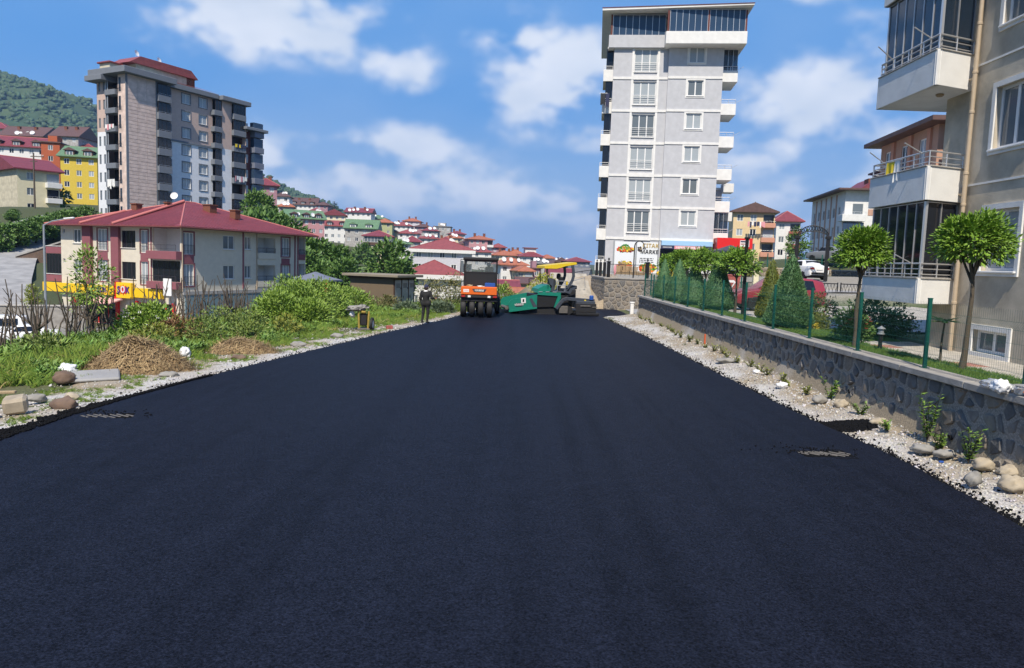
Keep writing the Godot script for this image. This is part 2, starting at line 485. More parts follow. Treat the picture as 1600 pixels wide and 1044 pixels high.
# ---------- land
var ROAD_L := [[14.0, -7.4], [-9.0, -7.5], [-12.35, -7.53], [-14.2, -7.4], [-16.4, -7.11], [-19.1, -6.63], [-22.8, -5.93], [-28.3, -4.9], [-36.2, -3.16], [-42.0, -2.3], [-50.0, -2.0]]
var ROAD_R := [[14.0, 5.9], [-8.4, 6.04], [-11.6, 6.15], [-13.5, 5.97], [-16.6, 5.84], [-21.8, 5.7], [-31.5, 5.46], [-39.1, 5.05], [-41.5, 5.0], [-43.0, 5.6], [-44.5, 7.4], [-50.0, 7.4]]
func along(t: Array, z: float) -> float:
	for i in t.size() - 1:
		if z <= t[i][0] and z >= t[i + 1][0]: return lerpf(t[i][1], t[i + 1][1], (t[i][0] - z) / (t[i][0] - t[i + 1][0]))
	return t[0][1] if z > t[0][0] else t[-1][1]

var SPOTS := [[-9, -5, -.05], [-9, -20, -.08], [-7, -30, -.08], [-5, -37, -.1], [-3, -46, -.35], [-13, -10, -.15], [-14, -24, -.35], [-12, -32, -.35], [-10, -40, -.4], [-17, -10, -.7], [-18, -25, -1.5], [-17, -38, -2.0], [-13, -50, -1.6], [-22, 0, -1.5],
	[-25, -10, -2.8], [-26, -30, -3.9], [-26, -45, -4.15], [-24, -60, -4.15], [-35, -55, -4.2], [-45, -55, -4.2], [-50, -40, -4.0], [-36, -68, -4.2], [-28, -75, -4.1], [-45, -66, -3.8], [-49.5, -70.5, -2.6], [-55.5, -80, -1.1], [-62, -91, 0.7], [-68.3, -103, 3.4], [-73.2, -114, 6.1], [-80, -116, 6.6], [-80, -130, 10], [-62, -84, -0.8], [-56, -74, -2.2], [-64, -120, 6.5], [-56, -117, 6.0], [-45, -130, 5],
	[-50, -100, 2], [-42, -104, 1.5], [-33, -95, -1.5], [-20, -85, -3], [-10, -80, -4], [0, -80, -4.5], [-30, -112, 0.5], [-36, -150, 2], [-15, -150, -3], [5, -150, -5], [60, -330, -6], [60, -450, -18], [0, -450, -10], [-60, -480, 4], [-130, -480, 16], [-260, -500, 30], [0, -650, -45], [300, -700, -47], [-300, -900, 0], [-900, -700, 40], [-900, -300, 40], [-400, -150, 28], [-170, -150, 15], [-200, -90, 10], [-120, -90, 5], [-110, -40, 0], [-300, 0, 30], [-300, 300, 40], [0, 300, 5], [300, 300, 30], [300, 0, 25], [400, -300, 0],
	[0, -47, -.1], [0, -55, -.6], [-3, -62, -1.6], [3.2, -49, .1], [4.0, -55, 0.8], [4.2, -62, 1.8], [6, -46, 0], [9, -46, .3], [12, -46, .7], [16, -46, 1.3], [20, -46, 1.8], [26, -50, 2.3], [8, -51, 1.95], [14, -52, 2.05], [8, -60, 2.2], [15, -60, 2.3], [22, -57, 2.33], [30, -60, 2.7], [30, -76, 4.0], [22, -66, 2.4], [28, -65, 2.6], [18, -68, 2.4], [14, -68, 2.3], [40, -95, 4.6], [60, -80, 6.5], [22, -85, 3.4], [12, -85, 1], [4, -75, 0.5], [30, -40, 2.0], [40, -20, 2.5], [60, -40, 5], [45, -110, 4.4], [31, -54, 2.6]]

func height(x: float, z: float) -> float:
	var l := along(ROAD_L, z)
	var r := along(ROAD_R, z)
	var s := 0.0
	var w := 0.0
	for p in SPOTS:
		var q: float = 1.0 / (pow(x - p[0], 2) + pow(z - p[1], 2) + 2.0)
		q = q * q
		s += q * p[2]; w += q
	var h := s / w
	if z > -49.0:
		if x > l - 2.5 and x < r + 1.6:
			var k := smoothstep(0.4, 2.4, maxf(l - x, 0.0))
			h = lerpf(-0.08, h, k) if x < l else -0.08
		if x >= r and x < 7.55 and z > -43.5: h = -0.06 + 0.16 * smoothstep(0.2, 1.6, x - r)
		if x > 7.4 and z > -43.4: h = lerpf(1.05 - 0.2 * smoothstep(8.6, 10.6, x), maxf(h, 0.9), smoothstep(22.0, 34.0, x))
	if z <= -44.0 and z > -64.0:   # side street, shop terrace and ramp
		if z > -48.85 and x > 3.0: h = lerpf(h, lerpf(-0.02, 1.75, smoothstep(6.0, 20.0, x)), smoothstep(3.0, 4.5, x) * smoothstep(40.0, 24.0, x))
		elif x > 6.2 and z <= -48.85: h = maxf(h, 1.98)
		elif x > 1.6 and x <= 6.2 and z < -49.6: h = minf(h, 0.02 + (-49.6 - z) * 0.19)
	return h

func steps(list: Array) -> PackedFloat32Array:   # [[from, to, step], ...]
	var a := PackedFloat32Array()
	for s in list:
		var q: float = s[0]
		while q < s[1] - 1e-4:
			a.append(q); q += s[2]
	a.append(list[-1][1])
	return a

func land():
	for h in HOUSES:   # each house's plot is levelled below it
		var c := cos(h[5])
		var s := sin(h[5])
		for q in [[0.5, 0.2], [0.5, 0.9]]: SPOTS.append([h[1] + c * h[4] * q[0] - s * h[7] * q[1], h[2] - s * h[4] * q[0] - c * h[7] * q[1], h[3] - h[6] * 2.9 - 0.8])
	# ground: one sheet, fine near the street, coarse far away
	var xs := steps([[-3000, -600, 400], [-600, -200, 60], [-200, -60, 14], [-60, -20, 3.0], [-20, -7.6, 0.45], [-7.6, 5.7, 1.33], [5.7, 6.3, 0.15], [6.3, 7.36, 0.265], [7.36, 7.5, 0.06], [7.5, 14, 0.8], [14, 60, 4], [60, 200, 20], [200, 600, 60], [600, 3000, 400]])
	var zs := steps([[-2400, -800, 200], [-800, -300, 50], [-300, -130, 14], [-130, -52, 3.5], [-52, -49.0, 0.75], [-49.0, -48.8, 0.1], [-48.8, -43.6, 0.8], [-43.6, -43.2, 0.2], [-43.2, -6, 0.5], [-6, 16, 2.0], [16, 100, 20], [100, 500, 100]])
	var P := []
	var Cc := []
	for z in zs:
		var row := []
		var cr := []
		for x in xs:
			var h := height(x, z)
			var far := absf(x) > 60 or z < -70
			if not far: h += 0.03 * fb.get_noise_2d(x * 40, z * 40) * (0.0 if x > 7.3 or (x > along(ROAD_L, z) - 0.5) else 1.0)
			row.append(V(x, h, z))
			var q := 0.5 + 0.5 * fb.get_noise_2d(x * 6, z * 6)
			var cl := Color(0.09, 0.13, 0.035).lerp(Color(0.19, 0.17, 0.09), q)
			if far: cl = Color(0.05, 0.085, 0.03).lerp(Color(0.13, 0.14, 0.06), q)
			if x < -21 and z < -42 and z > -66 and x > -56: cl = Color(0.36, 0.35, 0.34)
			if x > 7.4 and z > -43.4: cl = Color(0.055, 0.105, 0.022).lerp(Color(0.09, 0.14, 0.03), q)
			if x > 8 and z < -43.4 and z > -64 and x < 40: cl = Color(0.42, 0.40, 0.36)
			if x > 1.5 and x < 8 and z < -48 and z > -64: cl = Color(0.52, 0.42, 0.30)
			cr.append(cl)
		P.append(row); Cc.append(cr)
	var g := Geo.new()
	g.grid(P, Cc)
	structure("ground", g, M.earth)
	# road: a laid slab 6 cm thick, rolled lengthways
	P = []; Cc = []
	var z := 14.0
	while z > -50.05:
		var l := along(ROAD_L, z) + 0.05 * fb.get_noise_1d(z * 160) + 0.03 * fb.get_noise_1d(z * 700)
		var r := along(ROAD_R, z) + 0.05 * fb.get_noise_1d(z * 160 + 999) + 0.03 * fb.get_noise_1d(z * 700 + 500)
		var row := [V(l - 0.10, -0.10, z), V(l - 0.03, -0.02, z)]
		var cr := [Color(0.6, 0.6, 0.6), Color(0.8, 0.8, 0.8)]
		for i in 97:
			var x := lerpf(l + 0.02, r - 0.02, i / 96.0)
			row.append(V(x, 0.006 * fb.get_noise_2d(x * 30, z * 6), z))
			var s := 1.0 + 0.34 * fb.get_noise_2d(x * 130, z * 0.8) + 0.13 * fb.get_noise_2d(x * 26, z * 0.9 + 50) + 0.16 * fb.get_noise_2d(x * 9 + 70, z * 7)
			cr.append(Color(s, s, s))
		row.append(V(r + 0.03, -0.02, z)); row.append(V(r + 0.10, -0.10, z))
		cr.append(Color(0.8, 0.8, 0.8)); cr.append(Color(0.6, 0.6, 0.6))
		P.append(row); Cc.append(cr)
		z -= 0.4
	g = Geo.new(); g.grid(P, Cc)
	structure("road", g, M.asphalt)
	# side street climbing to the right beyond the garden
	P = []
	for i in 18:
		var x := 7.3 + i * 1.0
		var row := []
		for j in 5:
			var zz := -44.2 - j * 1.05
			row.append(V(x, maxf(height(x, zz), -0.02) + 0.03, zz))
		P.append(row)
	g = Geo.new(); g.grid(P); structure("side_road", g, M.path_grey)
	# gravel strips along both edges
	for side in 2:
		P = []; Cc = []
		z = 10.0
		while z > (-43.2 if side else -46.0):
			var row := []
			var cr := []
			for i in 9:
				var t := i / 8.0
				var x: float
				if side: x = lerpf(along(ROAD_R, z) - 0.06, 7.42, t)
				else: x = along(ROAD_L, z) + 0.06 - t * (1.9 + 0.9 * smoothstep(-24.0, -14.0, z) + 0.5 * fb.get_noise_1d(z * 40) + 0.25 * fb.get_noise_1d(z * 170) - 0.6 * smoothstep(-26.0, -40.0, z))
				var y := height(x, z) + 0.014 + 0.03 * fb.get_noise_2d(x * 60, z * 60)
				if i == 0: y = -0.05
				if side == 0 and i == 8: y -= 0.05
				row.append(V(x, y, z))
				var q := 0.5 + 0.5 * fb.get_noise_2d(x * 30 + 300, z * 20)
				var cl := Color(1.0, 1.0, 1.02).lerp(Color(0.62, 0.52, 0.38), smoothstep(0.35, 0.8, q + 0.5 * t - 0.12))
				cr.append(cl)
			if side == 0: row.reverse(); cr.reverse()
			P.append(row); Cc.append(cr)
			z -= 0.3
		g = Geo.new(); g.grid(P, Cc)
		structure("gravel_verge", g, M.gravel)
	# loose stones on the gravel
	var base := Geo.new(); base.blob(V(0, 0, 0), V(1, 0.62, 0.85), fb, 0.9, 4, 1.0)
	var list := []
	var cols := []
	for k in 15000:
		var side := k % 5 < 3
		var zz := -5.0 - 37.0 * pow(rng.randf(), 1.7)
		var x := 0.0
		if side: x = lerpf(along(ROAD_R, zz) + 0.02, 7.4, pow(rng.randf(), 0.9))
		else: x = along(ROAD_L, zz) - pow(rng.randf(), 1.3) * 2.7 - 0.05
		var s := rr(0.008, 0.024) * (1.8 if rng.randf() < 0.06 else 1.0)
		var y := height(x, zz) + 0.02 + 0.03 * fb.get_noise_2d(x * 60, zz * 60)
		list.append(Transform3D(Basis(dirv(), rr(0, TAU)).scaled(Vector3.ONE * s), V(x, y, zz)))
		var t := rr(0.22, 0.62)
		cols.append(Color(t, t * rr(0.93, 1.0), t * rr(0.82, 1.04)))
	add_child(tag(scatter("loose_gravel", base, M.pebble, list, cols), "pale crushed stone lying along both edges of the new asphalt", "gravel"))
	# crumbs of asphalt torn off along the slab's edges
	list = []
	for k in 5200:
		var zz := -6.5 - 34.0 * pow(rng.randf(), 1.8)
		var side := rng.randf() < 0.6
		var w := absf(rng.randfn()) * (0.10 if side else 0.16)
		if side and rng.randf() < 0.15: w *= 2.5
		var x := along(ROAD_R, zz) + w - 0.02 if side else along(ROAD_L, zz) - w + 0.02
		if not side and zz < -16: x += 0.06
		list.append(Transform3D(Basis(dirv(), rr(0, TAU)).scaled(Vector3.ONE * rr(0.008, 0.024)), V(x, maxf(height(x, zz), -0.05) + 0.03, zz)))
	for k in 9000:   # ragged band of loose mix along the near left edge
		var zz := -6.0 - 11.0 * rng.randf()
		var wd := 0.42 * smoothstep(-17.0, -12.0, zz) + 0.05
		var x := along(ROAD_L, zz) + 0.10 - wd * rng.randf() * (1.0 + 0.4 * fb.get_noise_1d(zz * 90))
		list.append(Transform3D(Basis(dirv(), rr(0, TAU)).scaled(Vector3.ONE * rr(0.010, 0.028)), V(x, (0.0 if x > along(ROAD_L, zz) else -0.05) + 0.012, zz)))
	for k in 200:   # crumbs round the gratings
		var q: Vector3 = [V(5.0, 0, -11.6), V(-6.85, 0, -12.5)][k % 2]
		list.append(Transform3D(Basis(dirv(), rr(0, TAU)).scaled(Vector3.ONE * rr(0.006, 0.02)), q + V(rng.randfn() * 0.38 - 0.12, 0.008, rng.randfn() * 0.16 - 0.12)))
	for k in 1500:   # the shovelful dropped beside the edge
		var t := rng.randf() * TAU
		var q := sqrt(rng.randf())
		var x := 6.42 + cos(t) * q * 0.62
		var zz := -13.85 + sin(t) * q * 0.42
		list.append(Transform3D(Basis(dirv(), rr(0, TAU)).scaled(Vector3.ONE * rr(0.012, 0.035)), V(x, height(x, zz) + 0.025 + 0.06 * (1 - q), zz)))
	add_child(tag(scatter("asphalt_crumbs", base, M.asphalt_loose, list), "black asphalt crumbs along the ragged edges of the road", "asphalt crumbs"))
	# drain gratings half choked by the paving
	for k in 2:
		var p: Vector3 = [V(5.02, 0.0, -11.55), V(-6.85, 0.0, -12.45)][k]
		var t := thing("drain_grating", p, [0.12, 0.30][k], ["dusty iron drain grating set in the asphalt near the gravel by the stone wall", "dusty iron drain grating by the left edge of the asphalt near the boulders"][k], "drain grating", "drain gratings in the road")
		g = Geo.new()
		for s in [-1, 1]:
			g.box(V(0, 0.006, s * 0.27), V(0.86, 0.05, 0.05), Basis.IDENTITY, 0.008); g.box(V(s * 0.41, 0.006, 0), V(0.05, 0.05, 0.5), Basis.IDENTITY, 0.008)
		part(t, "frame", g, M.asphalt_loose, at3(0, -0.03, 0))
		g = Geo.new(); g.box(V(0, -0.022, 0), V(0.80, 0.05, 0.4)); part(t, "pit", g, M.asphalt_loose)
		for i in 7:   # worn bars, their ends lost under the mix
			var u := (i - 3.0) / 3.6
			var bar := Geo.new(); bar.box(V(0, 0, 0), V(0.032, 0.04, 0.44 * sqrt(1.0 - u * u) * rr(0.75, 1.0)), Basis(Vector3.UP, 0.75 + rr(-0.05, 0.05)), 0.006)
			part(t, "bar", bar, M.dusty_steel, at3(u * 0.42, -0.006 + rr(-0.003, 0.003), rr(-0.03, 0.03)))
	# sea and the wooded mountain
	g = Geo.new(); g.quad(V(-9000, -48, -500), V(9000, -48, -500), V(9000, -48, -9000), V(-9000, -48, -9000))
	structure("sea", g, M.sea)
	P = []; Cc = []
	var ridge := [[-2600, 420.0], [-1400, 385.0], [-1035, 338.0], [-850, 285.0], [-700, 226.0], [-517, 148.0], [-414, 121.0], [-362, 96.0], [-250, 44.0], [-120, -20.0], [100, -60.0]]
	for j in 26:
		var row := []
		var cr := []
		for i in 70:
			var x := -2600.0 + i * 39.0
			var t := j / 25.0
			var top := 0.0
			for k in ridge.size() - 1:
				if x >= ridge[k][0] and x <= ridge[k + 1][0]: top = lerpf(ridge[k][1], ridge[k + 1][1], (x - ridge[k][0]) / (ridge[k + 1][0] - ridge[k][0]))
			var h := lerpf(minf(10.0, top - 25), top, sin(minf(t, 0.8) / 0.8 * PI / 2)) * (1.0 if t < 0.8 else 1.0 - (t - 0.8) * 1.2)
			h += (14.0 + 16.0 * sin(t * PI)) * fb.get_noise_2d(x * 0.3, t * 260) + 5.0 * fb.get_noise_2d(x * 1.4, t * 900)
			row.append(V(x, h, -800.0 - t * 875.0))
			var q := 0.5 + 0.5 * fb.get_noise_2d(x * 0.45 + 90, t * 300)
			cr.append(Color(0.035, 0.075, 0.028).lerp(Color(0.085, 0.13, 0.045), smoothstep(0.3, 0.8, q)))
		P.append(row); Cc.append(cr)
	g = Geo.new(); g.grid(P, Cc)
	structure("hill", g, M.far_earth)
	# its wood: crowns too far away to count
	var crown := Geo.new(); crown.blob(V(0, 0.3, 0), V(1, 0.9, 1), fb, 0.8, 5, 4.0)
	list = []; cols = []
	for k in 24000:
		var j := rng.randi() % 21
		var i := 12 + rng.randi() % 55
		var a: Vector3 = P[j][i]
		var p := a.lerp(P[j][i + 1], rng.randf())
		p += (P[j + 1][i] - a) * rng.randf()
		var q := fb.get_noise_2d(p.x * 0.6, p.z * 0.6)
		if q > 0.22 and rng.randf() < 0.7: continue
		list.append(Transform3D(Basis(Vector3.UP, rr(0, TAU)).scaled(V(rr(2.5, 6), rr(2.5, 6), rr(2.5, 6))), p))
		var s := rr(0.7, 1.3)
		cols.append(Color(0.032 * s, 0.072 * s, 0.025 * s).lerp(Color(0.08, 0.12, 0.035), rng.randf() * 0.35))
	add_child(tag(scatter("forest", crown, M.needle, list, cols), "hazy green woodland covering the far mountainside", "forest"))
	# tiny white houses on the mountain
	var hs := [[-1010, 0.55], [-960, 0.62], [-985, 0.50], [-940, 0.44], [-925, 0.60], [-905, 0.36], [-1030, 0.64], [-890, 0.30], [-935, 0.27]]
	var words := ["topmost", "upper right", "wide middle", "small middle", "lone ridge side", "lower", "leftmost upper", "lowest right", "lowest left"]
	for k in hs.size():
		var i := int((hs[k][0] + 2600.0) / 39.0)
		var j := int(hs[k][1] * 25)
		var p: Vector3 = P[j][i]
		var t := thing("mountain_house", p + V(rr(-10, 10), 5, 0), rr(-0.5, 0.5), "%s tiny pale house among trees on the far mountainside" % words[k], "house", "houses on the far mountainside")
		g = Geo.new(); g.box(V(0, 3, 0), V(rr(12, 22), 8, 9)); part(t, "wall", g, M.white)
		g = Geo.new(); g.prism(PackedVector2Array([Vector2(-12, 7), Vector2(12, 7), Vector2(0, 11)]), -6, 6); part(t, "roof", g, M.grey_wall)

# ---------- building kit. A facade is a Transform3D: x along the wall, y up, z out of the wall.
func face(x: float, y: float, z: float, yaw := 0.0) -> Transform3D: return Transform3D(Basis(Vector3.UP, yaw), V(x, y, z))

# a wall sheet with real openings and reveals
func wall(par: Node, T: Transform3D, w: float, h: float, holes: Array, m: Material, t := 0.22, called := "wall") -> MeshInstance3D:
	var X := [0.0, w]
	var Y := [0.0, h]
	for r in holes:
		for q in [r.position.x, r.end.x]:
			if q > 0 and q < w and not X.has(q): X.append(q)
		for q in [r.position.y, r.end.y]:
			if q > 0 and q < h and not Y.has(q): Y.append(q)
	X.sort(); Y.sort()
	var g := Geo.new()
	for j in Y.size() - 1:
		var run := -1
		for i in X.size():
			var solid := i < X.size() - 1
			if solid:
				var cpt := Vector2((X[i] + X[i + 1]) * 0.5, (Y[j] + Y[j + 1]) * 0.5)
				for r in holes:
					if r.has_point(cpt): solid = false; break
			if solid and run < 0: run = i
			if not solid and run >= 0:
				g.quad(V(X[run], Y[j], 0), V(X[i], Y[j], 0), V(X[i], Y[j + 1], 0), V(X[run], Y[j + 1], 0))
				run = -1
	for r in holes:
		var a: Vector2 = r.position
		var b: Vector2 = r.end
		g.quad(V(a.x, a.y, 0), V(a.x, b.y, 0), V(a.x, b.y, -t), V(a.x, a.y, -t)); g.quad(V(b.x, a.y, -t), V(b.x, b.y, -t), V(b.x, b.y, 0), V(b.x, a.y, 0))
		g.quad(V(a.x, a.y, -t), V(b.x, a.y, -t), V(b.x, a.y, 0), V(a.x, a.y, 0)); g.quad(V(a.x, b.y, 0), V(b.x, b.y, 0), V(b.x, b.y, -t), V(a.x, b.y, -t))
	return part(par, called, g, m, T)

func ring(w: float, h: float, s: float, d: float, z: float, bottom := true) -> Geo:   # picture-frame of members s wide, d deep, outside the opening
	var g := Geo.new()
	g.box(V(-s / 2, h / 2, z), V(s, h, d)); g.box(V(w + s / 2, h / 2, z), V(s, h, d))
	g.box(V(w / 2, h + s / 2, z), V(w + 2 * s, s, d))
	if bottom: g.box(V(w / 2, -s / 2, z), V(w + 2 * s, s, d))
	return g

# a glazed window: frame with mullions, panes as sub-parts, optional surround and sill
func window(par: Node, T: Transform3D, r: Rect2, nx: int, fm: Material, pm: Material, sur := 0.0, sm: Material = null, sill := false, fw := 0.06, deep := 0.1, called := "window") -> MeshInstance3D:
	var w := r.size.x
	var h := r.size.y
	var key := "win %.2f %.2f %d %.3f" % [w, h, nx, fw]
	if not MC.has(key):
		var g := Geo.new()
		g.box(V(fw / 2, h / 2, 0), V(fw, h, 0.06)); g.box(V(w - fw / 2, h / 2, 0), V(fw, h, 0.06))
		g.box(V(w / 2, fw / 2, 0), V(w - 2 * fw, fw, 0.06)); g.box(V(w / 2, h - fw / 2, 0), V(w - 2 * fw, fw, 0.06))
		for i in range(1, nx): g.box(V(w * i / nx, h / 2, 0.002), V(fw * (1.3 if fw > 0.03 else 1.0), h - 2 * fw, 0.05))
		MC[key] = g.mesh()
		g = Geo.new(); g.box(V(w / nx / 2, h / 2, 0), V(w / nx - fw, h - fw, 0.012)); MC[key + "p"] = g.mesh()
	var o := part(par, called, MC[key], fm, T * face(r.position.x, r.position.y, -deep))
	for i in nx: part(o, "pane", MC[key + "p"], pm, face(w * i / nx, 0, -0.005))
	if sur > 0:
		if not MC.has(key + "s%.2f" % sur): MC[key + "s%.2f" % sur] = ring(w, h, sur, 0.05, deep + 0.018).mesh()
		part(o, "surround", MC[key + "s%.2f" % sur], sm)
	if sill:
		if not MC.has(key + "l"):
			var g := Geo.new(); g.box(V(w / 2, -0.03, deep + 0.03), V(w + 0.16, 0.05, 0.14), Basis.IDENTITY, 0.01); MC[key + "l"] = g.mesh()
		part(o, "sill", MC[key + "l"], M.pvc)
	return o

# railing in the facade plane: top rail, lower rails, posts
func railing(par: Node, T: Transform3D, w: float, h: float, rails: int, every: float, m: Material, r := 0.022, bars := 0.0) -> MeshInstance3D:
	var g := Geo.new()
	g.tube(V(0, h, 0), V(w, h, 0), r, r, 6)
	for i in rails: g.tube(V(0, h * (i + 0.6) / (rails + 0.6), 0), V(w, h * (i + 0.6) / (rails + 0.6), 0), r * 0.6, r * 0.6, 5)
	var k := maxi(1, roundi(w / every))
	for i in k + 1: g.tube(V(w * i / k, 0, 0), V(w * i / k, h, 0), r * 0.9, r * 0.9, 6)
	if bars > 0:
		for i in roundi(w / bars): g.tube(V((i + 0.5) * bars, 0.05, 0), V((i + 0.5) * bars, h, 0), 0.008, 0.008, 4)
	return part(par, "railing", g, m, T)

# recess behind an opening: back, sides, floor, ceiling
func recess(par: Node, T: Transform3D, r: Rect2, d: float, m: Material):
	var a := r.position
	var b := r.end
	var g := Geo.new()
	g.quad(V(a.x, a.y, -d), V(b.x, a.y, -d), V(b.x, b.y, -d), V(a.x, b.y, -d))
	g.quad(V(a.x, a.y, -0.2), V(a.x, a.y, -d), V(a.x, b.y, -d), V(a.x, b.y, -0.2)); g.quad(V(b.x, a.y, -d), V(b.x, a.y, -0.2), V(b.x, b.y, -0.2), V(b.x, b.y, -d))
	g.quad(V(a.x, a.y, -0.2), V(b.x, a.y, -0.2), V(b.x, a.y, -d), V(a.x, a.y, -d)); g.quad(V(a.x, b.y, -d), V(b.x, b.y, -d), V(b.x, b.y, -0.2), V(a.x, b.y, -0.2))
	return part(par, "balcony_recess", g, m, T)

# laundry: a few hanging cloths, one thing
func laundry(at: Vector3, yaw: float, w: float, label: String, mats: Array, h := 0.7):
	var t := thing("laundry", at, yaw, label, "laundry", "washing on the balconies")
	var x := 0.0
	var g := Geo.new(); g.tube(V(-0.1, 0, 0), V(w + 0.1, 0, 0), 0.012, 0.012, 4); part(t, "line", g, M.steel)
	while x < w:
		var cw := rr(0.25, 0.55)
		var ch := h * rr(0.6, 1.1)
		g = Geo.new()
		var P := []
		for j in 5:
			var row := []
			for i in 6: row.append(V(x + cw * i / 5.0, -ch * j / 4.0 * (1.0 + 0.1 * sin(i * 1.7 + x * 3)), 0.04 * sin(i * 2.1 + x * 5) * j / 4.0))
			P.append(row)
		g.grid(P)
		part(t, "cloth", g, M[mats[rng.randi() % mats.size()]])
		x += cw + rr(0.0, 0.08)

# hip or gable roof over a w x d plan (front edge at z = over, back at -d - over), eaves at y, as a closed solid
func roof(par: Node, w: float, d: float, y: float, rise: float, over: float, m: Material, hip := true, along_x := true, th := 0.12, ribs := false) -> MeshInstance3D:
	var g := Geo.new()
	var x0 := -over
	var x1 := w + over
	var z0 := over
	var z1 := -d - over
	var in_ := (minf(x1 - x0, z0 - z1) * 0.5) if hip else 0.0
	var a: Vector3
	var b: Vector3
	if along_x:
		a = V(x0 + in_, y + rise, (z0 + z1) / 2); b = V(x1 - in_, y + rise, (z0 + z1) / 2)
	else:
		a = V((x0 + x1) / 2, y + rise, z0 - in_); b = V((x0 + x1) / 2, y + rise, z1 + in_)
	var e := [V(x0, y, z0), V(x1, y, z0), V(x1, y, z1), V(x0, y, z1)]
	var dn := V(0, -th, 0)
	if along_x:
		g.quad(e[0], e[1], b, a); g.quad(e[2], e[3], a, b); g.tri(e[1], e[2], b); g.tri(e[3], e[0], a)
	else:
		g.quad(e[1], e[2], b, a); g.quad(e[3], e[0], a, b); g.tri(e[0], e[1], a); g.tri(e[2], e[3], b)
	for i in 4: g.quad(e[i] + dn, e[(i + 1) % 4] + dn, e[(i + 1) % 4], e[i])
	g.quad(e[3] + dn, e[2] + dn, e[1] + dn, e[0] + dn)
	if ribs:
		var k := int((x1 - x0) / 0.45)
		for i in k:
			var x := x0 + (i + 0.5) * (x1 - x0) / k
			for s in [0, 1]:
				var lim := minf(1.0, minf(x - x0, x1 - x) / maxf(in_, 0.01)) if along_x and hip else 1.0
				var zs: float = z0 if s == 0 else z1
				var p := V(x, y + 0.015, zs)
				var q := V(x, y + rise * lim + 0.015, lerpf(zs, (z0 + z1) / 2, lim))
				if along_x and (q - p).length() > 0.4: g.tube(p, q, 0.02, 0.02, 4, false)
	var o := part(par, "roof", g, m)
	# caps on ridge and hips
	var c := Geo.new()
	c.tube(a, b, 0.09, 0.09, 5)
	if hip:
		for k in 4:
			var top: Vector3
			if along_x: top = b if k in [1, 2] else a
			else: top = a if k in [0, 1] else b
			c.tube(e[k], top, 0.08, 0.08, 5)
	part(o, "ridge_cap", c, M.ridge_cap if m == M.roof_red else m)
	return o

func chimney(par: Node, p: Vector3, s := 0.6, h := 1.0):
	var g := Geo.new(); g.box(p + V(0, h / 2, 0), V(s, h, s)); g.box(p + V(0, h + 0.05, 0), V(s + 0.15, 0.1, s + 0.15))
	part(par, "chimney", g, M.brick)

func dish(par: Node, p: Vector3, to: Vector3, r := 0.45):
	var g := Geo.new()
	var prof := []
	for i in 6: prof.append(Vector2(r * i / 5.0 + 0.001, 0.25 * r * pow(i / 5.0, 2)))
	g.lathe(p, to, prof, 14)
	g.tube(p, p + V(0, -0.7, 0) - to * 0.1, 0.025, 0.025, 5)
	g.tube(p, p + to * r * 0.9, 0.015, 0.015, 4)
	part(par, "satellite_dish", g, M.pvc)

# ---------- right-hand side: retaining wall, fence, garden
func clip_cell(poly: PackedVector2Array, mid: Vector2, nrm: Vector2) -> PackedVector2Array:   # keep the side of mid away from nrm
	var out := PackedVector2Array()
	for i in poly.size():
		var a := poly[i]
		var b := poly[(i + 1) % poly.size()]
		var da := (a - mid).dot(nrm)
		var db := (b - mid).dot(nrm)
		if da <= 0: out.append(a)
		if da * db < 0: out.append(a.lerp(b, da / (da - db)))
	return out

# irregular stones tiling a w x h rectangle: [polygon, centre]
func stones(w: float, h: float, sx: float, sy: float, joint: float) -> Array:
	var nx := int(w / sx)
	var ny := maxi(1, roundi(h / sy))
	var pts := []
	for i in nx:
		var col := []
		for j in ny: col.append(Vector2((i + 0.5 + (0.25 if j % 2 else -0.25) + rr(-0.46, 0.46)) * w / nx, (j + 0.5 + rr(-0.44, 0.44)) * h / ny))
		pts.append(col)
	var res := []
	for i in nx:
		for j in ny:
			var c: Vector2 = pts[i][j]
			var poly := PackedVector2Array([Vector2(maxf(c.x - 0.9, 0.0), 0.0), Vector2(minf(c.x + 0.9, w), 0.0), Vector2(minf(c.x + 0.9, w), h), Vector2(maxf(c.x - 0.9, 0.0), h)])
			for di in range(-2, 3):
				for dj in range(-2, 3):
					if (di == 0 and dj == 0) or i + di < 0 or i + di >= nx or j + dj < 0 or j + dj >= ny: continue
					var q: Vector2 = pts[i + di][j + dj]
					var nn := (q - c).normalized()
					poly = clip_cell(poly, (q + c) * 0.5 - nn * joint * 0.5, nn)
			if poly.size() < 3: continue
			var sm := PackedVector2Array()
			for k in poly.size():
				var a := poly[k]
				var b := poly[(k + 1) % poly.size()]
				if a.distance_to(b) < 0.01: continue
				sm.append(a.lerp(b, 0.14)); sm.append(a.lerp(b, 0.86))
			if sm.size() >= 4: res.append([sm, c])
	return res

# a stone on a facade: domed polygon, standing out of the wall
func stone_geo(g: Geo, poly: PackedVector2Array, c: Vector2, T: Transform3D, proud: float):
	if Geometry2D.is_polygon_clockwise(poly): poly.reverse()
	var n := poly.size()
	var rise := []
	for i in n: rise.append(proud * rr(0.3, 1.3))
	for i in n:
		var a := poly[i]
		var b := poly[(i + 1) % n]
		var a1 := c.lerp(a, 0.82)
		var b1 := c.lerp(b, 0.82)
		g.quad(T * V(a.x, a.y, -0.02), T * V(b.x, b.y, -0.02), T * V(b1.x, b1.y, rise[(i + 1) % n]), T * V(a1.x, a1.y, rise[i]))
		g.tri(T * V(a1.x, a1.y, rise[i]), T * V(b1.x, b1.y, rise[(i + 1) % n]), T * V(c.x, c.y, proud * 1.1))

